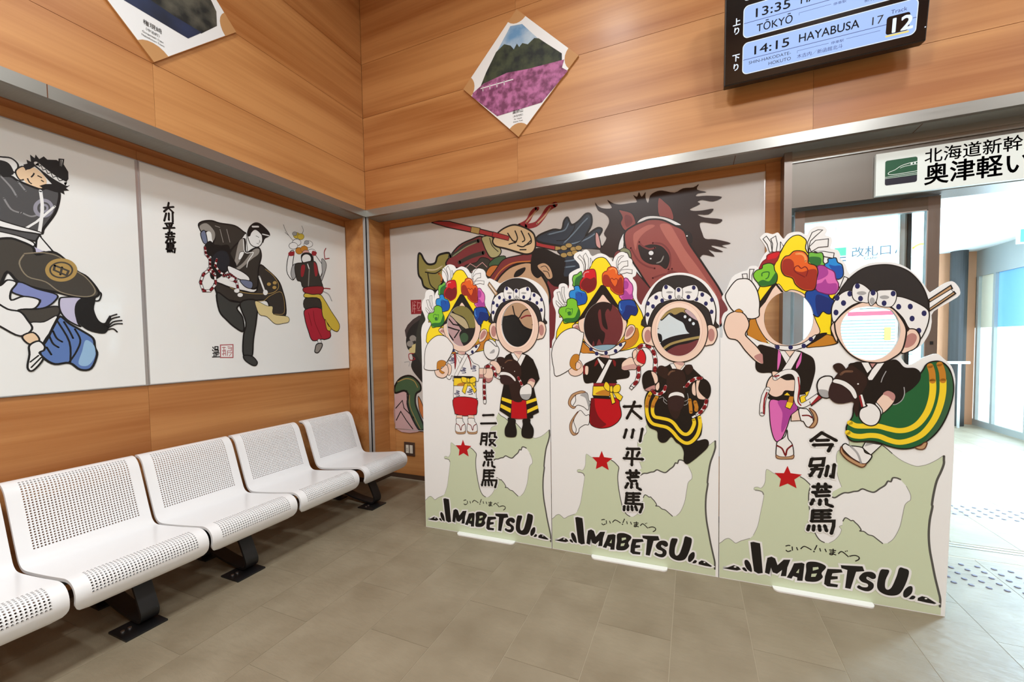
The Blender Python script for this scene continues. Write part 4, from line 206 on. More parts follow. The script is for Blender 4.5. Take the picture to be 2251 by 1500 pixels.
kanji_print.2=l w 68 0 0 1022,2114,218,15;l w 68 0 1 1162,2186,-43,-112,-58,-116;l w 68 0 2 1125,2069,121,-105;l w 68 0 0 1055,1807,-31,-113;l w 68 0 1 1145,1812,-22,-111;l w 68 0 0 1260,1830,-32,-171;l w 68 0 0 1059,1546,163,11;l w 68 0 1 1077,1504,-22,-56;l w 68 0 1 1217,1515,-28,-57;l w 68 0 2 1133,1541,-11,-211;l w 68 0 3 1019,1415,245,9;l w 68 0 0 1052,1218,164,16;l w 68 0 1 1100,1259,8,-69;l w 68 0 3 1180,1267,-3,-70;l w 68 0 4 1143,1197,0,-20;l w 68 0 5 1068,1158,138,23;l w 68 0 6 1084,1156,23,-44,72,13;l w 68 0 7 1073,1080,-34,-65;l w 68 0 8 1121,1086,-8,-63;l w 68 0 9 1188,1093,4,-61,45,-22;l w 68 0 0 1057,944,-15,-139;l w 68 0 10 1051,938,175,19;l w 68 0 11 1056,894,154,19;l w 68 0 12 1053,848,157,20;l w 68 0 13 1142,954,-1,-136;l w 68 0 14 1038,802,214,14,2,-36,-29,-76;l w 68 0 15 1024,760,-6,-55;l w 68 0 16 1074,765,-4,-52;l w 68 0 17 1120,771,7,-51;l w 68 0 18 1168,777,18,-49;l k 36 0 3 1022,2114,218,15;l k 36 0 4 1162,2186,-43,-112,-58,-116;l k 36 0 5 1125,2069,121,-105;l k 36 0 1 1055,1807,-31,-113;l k 36 0 2 1145,1812,-22,-111;l k 36 0 1 1260,1830,-32,-171;l k 36 0 3 1059,1546,163,11;l k 36 0 4 1077,1504,-22,-56;l k 36 0 4 1217,1515,-28,-57;l k 36 0 4 1133,1541,-11,-211;l k 36 0 5 1019,1415,245,9;l k 36 0 6 1052,1218,164,16;l k 36 0 7 1100,1259,8,-69;l k 36 0 7 1180,1267,-3,-70;l k 36 0 8 1143,1197,0,-20;l k 36 0 9 1068,1158,138,23;l k 36 0 10 1084,1156,23,-44,72,13;l k 36 0 11 1073,1080,-34,-65;l k 36 0 11 1121,1086,-8,-63;l k 36 0 11 1188,1093,4,-61,45,-22;l k 36 0 17 1057,944,-15,-139;l k 36 0 18 1051,938,175,19;l k 36 0 19 1056,894,154,19;l k 36 0 20 1053,848,157,20;l k 36 0 21 1142,954,-1,-136;l k 36 0 22 1038,802,214,14,2,-36,-29,-76;l k 36 0 23 1024,760,-6,-55;l k 36 0 23 1074,765,-4,-52;l k 36 0 23 1120,771,7,-51;l k 36 0 23 1168,777,18,-49
kanji_print.3=l w 68 0 0 1055,1909,-104,-104;l w 68 0 1 1052,1908,139,-81;l w 68 0 2 1007,1814,111,12;l w 68 0 3 976,1759,180,19;l w 68 0 4 1150,1774,-30,-74;l w 68 0 0 961,1593,-16,-84;l w 68 0 1 961,1593,118,17,-10,-84;l w 68 0 2 947,1513,119,18;l w 68 0 3 962,1473,101,14,-27,-95;l w 68 0 4 1011,1512,-62,-117;l w 68 0 4 1118,1526,-18,-115;l w 68 0 5 1178,1549,-12,-143,-22,5;l w 68 0 0 978,1270,168,19;l w 68 0 1 1031,1310,-7,-72;l w 68 0 2 1097,1317,4,-70;l w 68 0 3 1063,1242,0,-17;l w 68 0 4 976,1205,159,27;l w 68 0 5 1000,1207,15,-41,118,20;l w 68 0 6 983,1120,-22,-58;l w 68 0 7 1048,1124,-4,-55;l w 68 0 8 1106,1140,5,-59,54,-18;l w 68 0 0 979,987,-7,-122;l w 68 0 9 979,987,173,28;l w 68 0 10 985,948,158,25;l w 68 0 11 983,908,160,26;l w 68 0 12 1066,999,1,-120;l w 68 0 13 966,864,215,32,-2,-60,-20,-88;l w 68 0 14 944,806,-11,-52;l w 68 0 15 991,813,-4,-54;l w 68 0 16 1043,821,6,-56;l w 68 0 17 1096,829,17,-58;l k 36 0 4 1055,1909,-104,-104;l k 36 0 5 1052,1908,139,-81;l k 36 0 6 1007,1814,111,12;l k 36 0 7 976,1759,180,19;l k 36 0 8 1150,1774,-30,-74;l k 36 0 5 961,1593,-16,-84;l k 36 0 6 961,1593,118,17,-10,-84;l k 36 0 7 947,1513,119,18;l k 36 0 8 962,1473,101,14,-27,-95;l k 36 0 9 1011,1512,-62,-117;l k 36 0 9 1118,1526,-18,-115;l k 36 0 10 1178,1549,-12,-143,-22,5;l k 36 0 5 978,1270,168,19;l k 36 0 6 1031,1310,-7,-72;l k 36 0 6 1097,1317,4,-70;l k 36 0 7 1063,1242,0,-17;l k 36 0 8 976,1205,159,27;l k 36 0 9 1000,1207,15,-41,118,20;l k 36 0 10 983,1120,-22,-58;l k 36 0 8 1048,1124,-4,-55;l k 36 0 10 1106,1140,5,-59,54,-18;l k 36 0 16 979,987,-7,-122;l k 36 0 17 979,987,173,28;l k 36 0 18 985,948,158,25;l k 36 0 19 983,908,160,26;l k 36 0 20 1066,999,1,-120;l k 36 0 21 966,864,215,32,-2,-60,-20,-88;l k 36 0 22 944,806,-11,-52;l k 36 0 22 991,813,-4,-54;l k 36 0 22 1043,821,6,-56;l k 36 0 22 1096,829,17,-58
lettering=c w 44 0 0 346,508,32,12,71,-7,9,-73,23,-290,-49,-17,-45,22,-21,163;c w 44 0 1 527,347,44,23,38,-16,25,-77,62,78,68,12,-30,-101,-11,-109,-56,-8,14,77,-52,-57,-44,9,-19,56,-16,-87,-47,12,12,111;c w 44 0 2 801,330,78,22,27,-10,-18,-208,-55,-7,2,38,-43,9,-14,-35,-49,5,42,99;c w 44 1 3 927,360,83,27,82,-18,22,-34,-41,-70,12,-48,-49,-58,-71,-20,-54,11,11,108;c w 44 0 4 1128,326,132,18,12,-34,-95,-29,-8,-33,58,8,0,-32,-66,-21,-2,-43,72,0,-6,-34,-95,-8,-32,22,8,95;c w 44 0 5 1253,392,202,24,17,-53,-75,-21,-49,-210,-51,3,19,212,-56,11;c w 44 1 6 1574,306,-3,41,-39,21,-65,-20,-43,-64,22,-45,56,-17,0,-34,-44,-10,-35,14,-14,-31,50,-22,55,2,40,43,-1,56,-58,37,5,29,44,-19;c w 44 1 7 1613,397,42,22,38,-11,-30,-105,-4,-83,22,-26,36,38,40,131,22,96,39,4,44,-25,-20,-126,-50,-133,-63,-43,-74,0,-55,37,-12,74;c w 44 1 8 1863,269,31,-1,-4,-68,-45,-60,-27,11,5,62;c w 44 1 9 1871,139,25,35,26,-8,-15,-30,-31,-7;c w 44 0 10 1942,157,35,28,41,-5,81,-49,-19,-11,-61,0,-79,7;c w 44 0 0 48,129,54,21,67,40,54,-13,24,-29,-44,-21,-74,-1;c w 44 1 1 262,174,27,8,24,-34,-11,-12,-33,15;c w 44 1 2 288,273,33,6,33,-54,11,-82,-50,21,-29,63;f k 0 0 3 346,508,32,12,71,-7,9,-73,23,-290,-49,-17,-45,22,-21,163;f k 0 0 3 527,347,44,23,38,-16,25,-77,62,78,68,12,-30,-101,-11,-109,-56,-8,14,77,-52,-57,-44,9,-19,56,-16,-87,-47,12,12,111;f k 0 0 4 801,330,78,22,27,-10,-18,-208,-55,-7,2,38,-43,9,-14,-35,-49,5,42,99;f k 0 1 5 927,360,83,27,82,-18,22,-34,-41,-70,12,-48,-49,-58,-71,-20,-54,11,11,108;f k 0 0 6 1128,326,132,18,12,-34,-95,-29,-8,-33,58,8,0,-32,-66,-21,-2,-43,72,0,-6,-34,-95,-8,-32,22,8,95;f k 0 0 7 1253,392,202,24,17,-53,-75,-21,-49,-210,-51,3,19,212,-56,11;f k 0 1 8 1574,306,-3,41,-39,21,-65,-20,-43,-64,22,-45,56,-17,0,-34,-44,-10,-35,14,-14,-31,50,-22,55,2,40,43,-1,56,-58,37,5,29,44,-19;f k 0 1 10 1613,397,42,22,38,-11,-30,-105,-4,-83,22,-26,36,38,40,131,22,96,39,4,44,-25,-20,-126,-50,-133,-63,-43,-74,0,-55,37,-12,74;f k 0 1 11 1863,269,31,-1,-4,-68,-45,-60,-27,11,5,62;f k 0 1 12 1871,139,25,35,26,-8,-15,-30,-31,-7;f k 0 0 11 1942,157,35,28,41,-5,81,-49,-19,-11,-61,0,-79,7;f k 0 0 2 48,129,54,21,67,40,54,-13,24,-29,-44,-21,-74,-1;f k 0 1 3 262,174,27,8,24,-34,-11,-12,-33,15;f k 0 1 4 288,273,33,6,33,-54,11,-82,-50,21,-29,63;f mg 0 0 5 822,221,31,53,-4,-54;f mg 0 0 6 987,316,53,15,4,-24,-56,-30;f mg 0 0 6 976,236,53,16,-15,-42,-43,-11;f w 0 1 12 2021,167,-2,-5,-5,-4,-7,-1,-6,1,-2,4,2,6,6,4,7,1,5,-1;f w 0 1 3 197,172,-2,-5,-8,-5,-9,-2,-7,2,-3,5,3,6,7,5,9,1,8,-2;l k 11 1 0 713,523,30,14,19,-1;l k 11 1 0 717,477,21,-16,33,18;l k 11 1 1 780,529,4,-48;l k 11 1 0 824,529,13,-35;l k 11 1 0 865,514,38,38,70,-31;l k 11 1 0 1025,587,-23,-61;l k 11 1 0 1052,556,9,-37;l k 11 1 0 1102,557,14,-36;l k 11 1 0 1142,550,66,4;l k 11 1 0 1148,530,53,2;l k 11 1 1 1180,571,-2,-65,-27,-7,7,15,51,-11;l k 11 1 0 1229,520,34,32,62,-51;l k 11 1 1 1292,563,7,-7;l k 11 1 2 1308,571,6,-7;l k 11 1 1 1331,509,50,19,37,-10,2,-28,-32,-27;f k 0 1 0 1005,508,-1,-6,-5,-4,-5,0,-4,2,-1,5,1,5,4,4,5,1,4,-3
map_print=f mg 0 0 0 8,8,0,424,-10,0,38,32,32,35,41,19,40,-21,40,-26,56,38,70,34,28,13,34,42,46,124,29,166,27,164,4,63,-14,31,-34,13,-43,1,-11,9,5,24,33,9,34,-10,30,39,15,55,3,71,8,68,30,-7,31,-22,37,-19,242,-1,43,-26,32,-31,29,-38,-11,-67,-5,-69,4,-86,13,-101,21,-118,31,-116,43,-71,50,-26,41,2,55,48,43,66,17,62,-21,31,29,21,4,46,20,43,27,-6,27,-18,20,5,20,-21,27,-27,27,-46,-10,-18,37,0,40,-30,39,-7,39,-30,53,-44,44,14,50,62,48,129,22,133,17,115,24,43,24,27,-3,64,-36,84,-51,66,-32,13,-34,-4,-15,-42,-26,2,-24,-48,-44,-41,-51,-48,-52,7,-53,18,-39,-29,-39,-10,-47,-20,-40,-5,-40,-27,-45,-39,-30,5,-31,30,120,96,-40,130,-10,134,-3,91,19,60,69,34,28,55,-15,65,36,76,35,-39,61,-30,61,-38,96,-19,51,-38,60,-61,59,-53,67,-40,83,-27,84,27,75,53,58,56,12,-6,0,-38,0,-47,-28,-81,-33,-105,-21,-128,-13,-127,4,-31,-19,-145,-5,-160,11,-157,25,-155,24,-139,29,-138,26,-90,0,-72,0,-17,0,-40,0,-51;l ms 8 1 1 -2,432,38,32,32,35,41,19,40,-21,40,-26,56,38,70,34,28,13;l md 12 1 1 483,1115,-14,31,-34,13,-43,1;l ms 5 1 2 377,598,46,124,29,166,27,164,4,63,-14,31,-34,13,-43,1,-11,9,5,24,33,9,34,-10,30,39,15,55,3,71,8,68,30,-7,31,-22,37,-19;l md 12 1 1 849,1376,43,-26,32,-31,29,-38,-11,-67,-5,-69,4,-86,13,-101,21,-118,31,-116,43,-71,50,-26;l ms 5 1 1 1140,629,55,48,43,66,17,62,-21,31,29,21;l md 12 1 2 1267,903,20,43,27,-6,27,-18,20,5,20,-21,27,-27,27,-46,-10,-18,37,0,40,-30,39,-7,39,-30,53,-44;l ms 6 1 1 1677,718,50,62,48,129,22,133,17,115,24,43,24,27,-3,64,-36,84;l md 16 1 2 1772,1441,-32,13,-34,-4,-15,-42,-26,2,-24,-48,-44,-41,-51,-48,-52,7,-53,18,-39,-29,-39,-10,-47,-20,-40,-5,-40,-27,-45,-39,-30,5,-31,30;l ms 5 1 3 1250,1299,-40,130,-10,134,-3,91,19,60,69,34,28,55,-15,65;l md 10 1 1 1334,1944,35,-39,61,-30,61,-38,96,-19,51,-38,60,-61;l ms 6 1 2 1698,1719,59,-53,67,-40,83,-27,84,27,75,53,58,56;l md 20 1 3 2128,1729,0,-38,0,-47,-20,-81,-33,-105,-21,-128,-13,-127,4,-31,-19,-145,-5,-160,11,-157,25,-155,24,-139,29,-138,18,-90,0,-72,0,-17
mural_dancer_print=f w 0 1 0 -4970,5078,77,7,79,16,49,-50,-15,-85,-40,-4,-77,49,-76,-10;c k 16 1 1 -4970,5078,77,7,79,16,49,-50,-15,-85,-40,-4,-77,49,-76,-10;f k 0 1 2 -4972,5020,77,30,65,-14,29,-97,-62,-42,-116,-31;f mk 0 1 2 -4786,4974,64,73,24,-101,-58,-60;c k 12 1 3 -4786,4974,64,73,24,-101,-58,-60;f mk 0 1 4 -4725,4976,67,85,56,-20,55,-83,-27,-112,-74,-35,-74,76;f k 0 0 5 -4710,5012,-14,55,32,22,-6,42,35,-11,-4,79,35,-27,9,44,27,-40,38,46,28,-26,77,26,60,-30,36,-72,-2,-86,-36,-70,43,-3,-34,-43,28,-19,-48,-20,6,-41,-46,18,-38,9,-61,-31,-64,37,52,38,53,18,-42,52,-49,65,-41,35,-38,-44;l w 44 1 6 -4620,5116,70,-56,87,-56,84,-35;l k 8 0 7 -4613,5129,13,-36,15,16,13,-47,23,19,15,-46,28,21,13,-48,31,22,22,-46,31,22;f w 0 0 6 -4429,5241,36,10,-14,-96,-26,1;c k 14 0 7 -4429,5241,36,10,-14,-96,-26,1;l k 10 0 8 -4414,5237,-5,-76;l k 12 1 6 -4699,4925,12,-36,20,-17;l k 12 1 7 -4670,4946,18,32,8,24;l k 12 1 8 -4619,4984,36,-14;l k 12 1 7 -4592,4942,22,-13;f j1 0 1 7 -4977,4904,75,-21,79,19,53,-31,159,-38,52,28,75,-7,38,-9,-10,-109,-40,-148,-97,-192,-32,-70,-168,21,-207,17;c k 24 1 8 -4977,4904,75,-21,79,19,53,-31,159,-38,52,28,75,-7,38,-9,-10,-109,-40,-148,-97,-192,-32,-70,-168,21,-207,17;l j2 16 1 9 -4902,4883,74,-101,36,-87;l j2 16 1 9 -4886,4646,48,-103,66,-21;l j2 16 1 10 -4758,4526,69,-22,58,37;l j2 16 1 9 -4771,4861,51,-83;f j3 0 1 11 -4502,4649,-6,-35,-13,-34,-20,-30,-24,-22,-26,-12,-25,-1,-23,9,-16,19,-11,27,-2,32,5,34,13,33,19,29,23,23,26,13,26,2,23,-8,17,-19,11,-27;f j1 0 1 12 -4530,4641,-3,-23,-9,-22,-12,-19,-16,-14,-17,-8,-16,-1,-14,6,-11,12,-7,18,-1,21,3,22,8,22,13,19,15,15,17,8,16,1,15,-5,11,-13,7,-17;f j3 0 1 13 -4545,4637,-2,-16,-6,-16,-8,-13,-11,-10,-11,-6,-11,0,-9,4,-7,9,-5,13,-1,15,2,16,6,15,8,13,11,10,11,6,11,1,9,-4,8,-9,4,-13;f j1 0 1 14 -4563,4632,-4,-16,-9,-12,-11,-3,-9,7,-2,14,4,15,9,12,11,3,9,-6;l w 28 1 15 -4602,4816,6,-204,-37,-288;l w 20 0 16 -4492,4673,-157,-219,-202,-219;f w 0 1 17 -4998,4422,88,-25,118,-24,160,-28,9,-22,-157,-3,-221,25;c k 12 1 18 -4998,4422,88,-25,118,-24,160,-28,9,-22,-157,-3,-221,25;f j1 0 1 19 -5002,4325,208,-8,161,-3,-25,-77,-139,10,-208,20;c k 16 1 20 -5002,4325,208,-8,161,-3,-25,-77,-139,10,-208,20;f w 0 1 21 -5004,4277,194,-13,122,-48,-2,-47,-123,24,-194,26;c k 12 1 22 -5004,4277,194,-13,122,-48,-2,-47,-123,24,-194,26;f w 0 0 21 -4658,4247,24,57,104,-160,-60,-20,-80,8;c k 16 0 22 -4658,4247,24,57,104,-160,-60,-20,-80,8;f lv 0 0 23 -4690,4169,85,-39,-66,-29;f j4 0 1 24 -5011,4113,132,106,107,-17,82,-44,25,-77,135,57,104,-77,91,-115,97,-64,96,-157,-20,-70,-87,-26,-131,5,-155,39,-146,25,-137,55,-76,99,-58,-135,-77,-29;c k 24 1 25 -5011,4113,132,106,107,-17,82,-44,25,-77,135,57,104,-77,91,-115,97,-64,96,-157,-20,-70,-87,-26,-131,5,-155,39,-146,25,-137,55,-76,99,-58,-135,-77,-29;l j5 12 1 26 -4764,4073,159,40,134,-28,105,-122,111,-83,79,-136,-29,-82,-110,-22,-174,37,-116,103,-142,43,-56,133,39,107;f gd 0 1 27 -4329,3958,-9,-45,-22,-42,-33,-35,-40,-25,-43,-12,-41,1,-37,14,-28,26,-17,35,-5,41,9,42,20,41,30,35,39,26,42,14,42,1,39,-13,30,-26,19,-36;f j4 0 1 28 -4365,3952,-7,-32,-16,-30,-24,-25,-30,-19,-32,-9,-31,1,-28,10,-21,18,-13,26,-4,29,6,31,16,29,23,25,29,19,31,10,32,1,29,-10,22,-18,14,-26;f gd 0 1 29 -4381,3950,-6,-27,-13,-25,-21,-21,-25,-15,-27,-8,-27,1,-23,8,-19,15,-11,21,-3,24,5,26,13,24,20,21,25,15,27,9,27,0,24,-7,19,-15,11,-21;l j4 20 0 30 -4522,3981,115,-46,-19,-57,-106,49,10,54;l j4 20 0 31 -4461,3970,-19,-89;f bl1 0 1 27 -4877,3647,59,106,137,-61,160,-50,-18,-76,-79,-80,-87,-16,47,96,-126,30;c k 16 1 28 -4877,3647,59,106,137,-61,160,-50,-18,-76,-79,-80,-87,-16,47,96,-126,30;f w 0 1 29 -4898,3763,66,-22,-45,-94,-4,-100,97,49,119,-30,-40,-96,-85,-16,-42,-23,-131,31,-73,72,6,135,77,28;c k 16 1 30 -4898,3763,66,-22,-45,-94,-4,-100,97,49,119,-30,-40,-96,-85,-16,-42,-23,-131,31,-73,72,6,135,77,28;f j4 0 1 31 -4832,3441,141,19,172,44,0,-107,-128,-80,-101,-8,-47,43;c k 16 1 32 -4832,3441,141,19,172,44,0,-107,-128,-80,-101,-8,-47,43;f lv 0 1 26 -4501,3580,41,36,161,4,-63,-116,9,-175,22,-55,-109,73,-58,105;c k 16 1 27 -4501,3580,41,36,161,4,-63,-116,9,-175,22,-55,-109,73,-58,105;f k 0 1 28 -4308,3619,128,11,-15,-137,38,-134,60,-32,49,95,17,-34,-21,-71,-22,-93,-55,-36,-137,43,-94,119,-9,165;l k 16 1 29 -4098,3292,49,107,76,43;l k 16 1 30 -4081,3281,50,95,84,35;l k 16 1 31 -4072,3270,57,72,91,22;l k 16 1 32 -4073,3258,76,56,75,8;l k 16 1 33 -4083,3235,65,18,39,-39;l k 16 1 29 -4180,3630,-20,-58;l k 16 1 30 -4150,3724,33,-31,-21,-82,-35,-14;f w 0 1 33 -4748,3303,108,15,109,78,-21,-117,-81,-150,-48,-104,-18,83,-75,82;c k 12 1 34 -4748,3303,108,15,109,78,-21,-117,-81,-150,-48,-104,-18,83,-75,82;f bl2 0 1 35 -4501,3387,75,-83,110,-85,97,-89,12,-113,17,-92,-62,-167,-101,-10,-93,87,-125,-8,-86,72,-29,84,68,146,67,171;c k 24 1 36 -4501,3387,75,-83,110,-85,97,-89,12,-113,17,-92,-62,-167,-101,-10,-93,87,-125,-8,-86,72,-29,84,68,146,67,171;f bl3 0 1 37 -4288,3108,74,-68,2,-137,-72,-110,-82,27,39,154;l k 18 1 37 -4534,3343,98,-257,-2,-240;l k 18 1 38 -4473,3324,43,-107,28,-87;l k 18 1 38 -4602,3150,26,-84,44,-44;l k 18 1 39 -4570,3214,27,-84,45,-43;l k 18 1 39 -4381,3240,43,-132,-38,-132,-70,-130;l k 18 1 39 -4630,3024,34,-85;f w 0 1 35 -5036,3534,124,-88,93,-24,51,-89,31,-101,-94,-79,-141,103,-73,65;c k 18 1 36 -5036,3534,124,-88,93,-24,51,-89,31,-101,-94,-79,-141,103,-73,65;f mk 0 1 37 -4817,3149,86,46,46,-87,-80,-45;c k 16 1 38 -4817,3149,86,46,46,-87,-80,-45;f w 0 1 39 -4766,3047,73,51,45,-53,-5,-52,-38,-30,26,-74,-85,-125,-41,34,21,147;c k 18 1 40 -4766,3047,73,51,45,-53,-5,-52,-38,-30,26,-74,-85,-125,-41,34,21,147;l k 14 1 41 -4767,2862,67,70;l k 14 1 42 -4762,2800,83,110
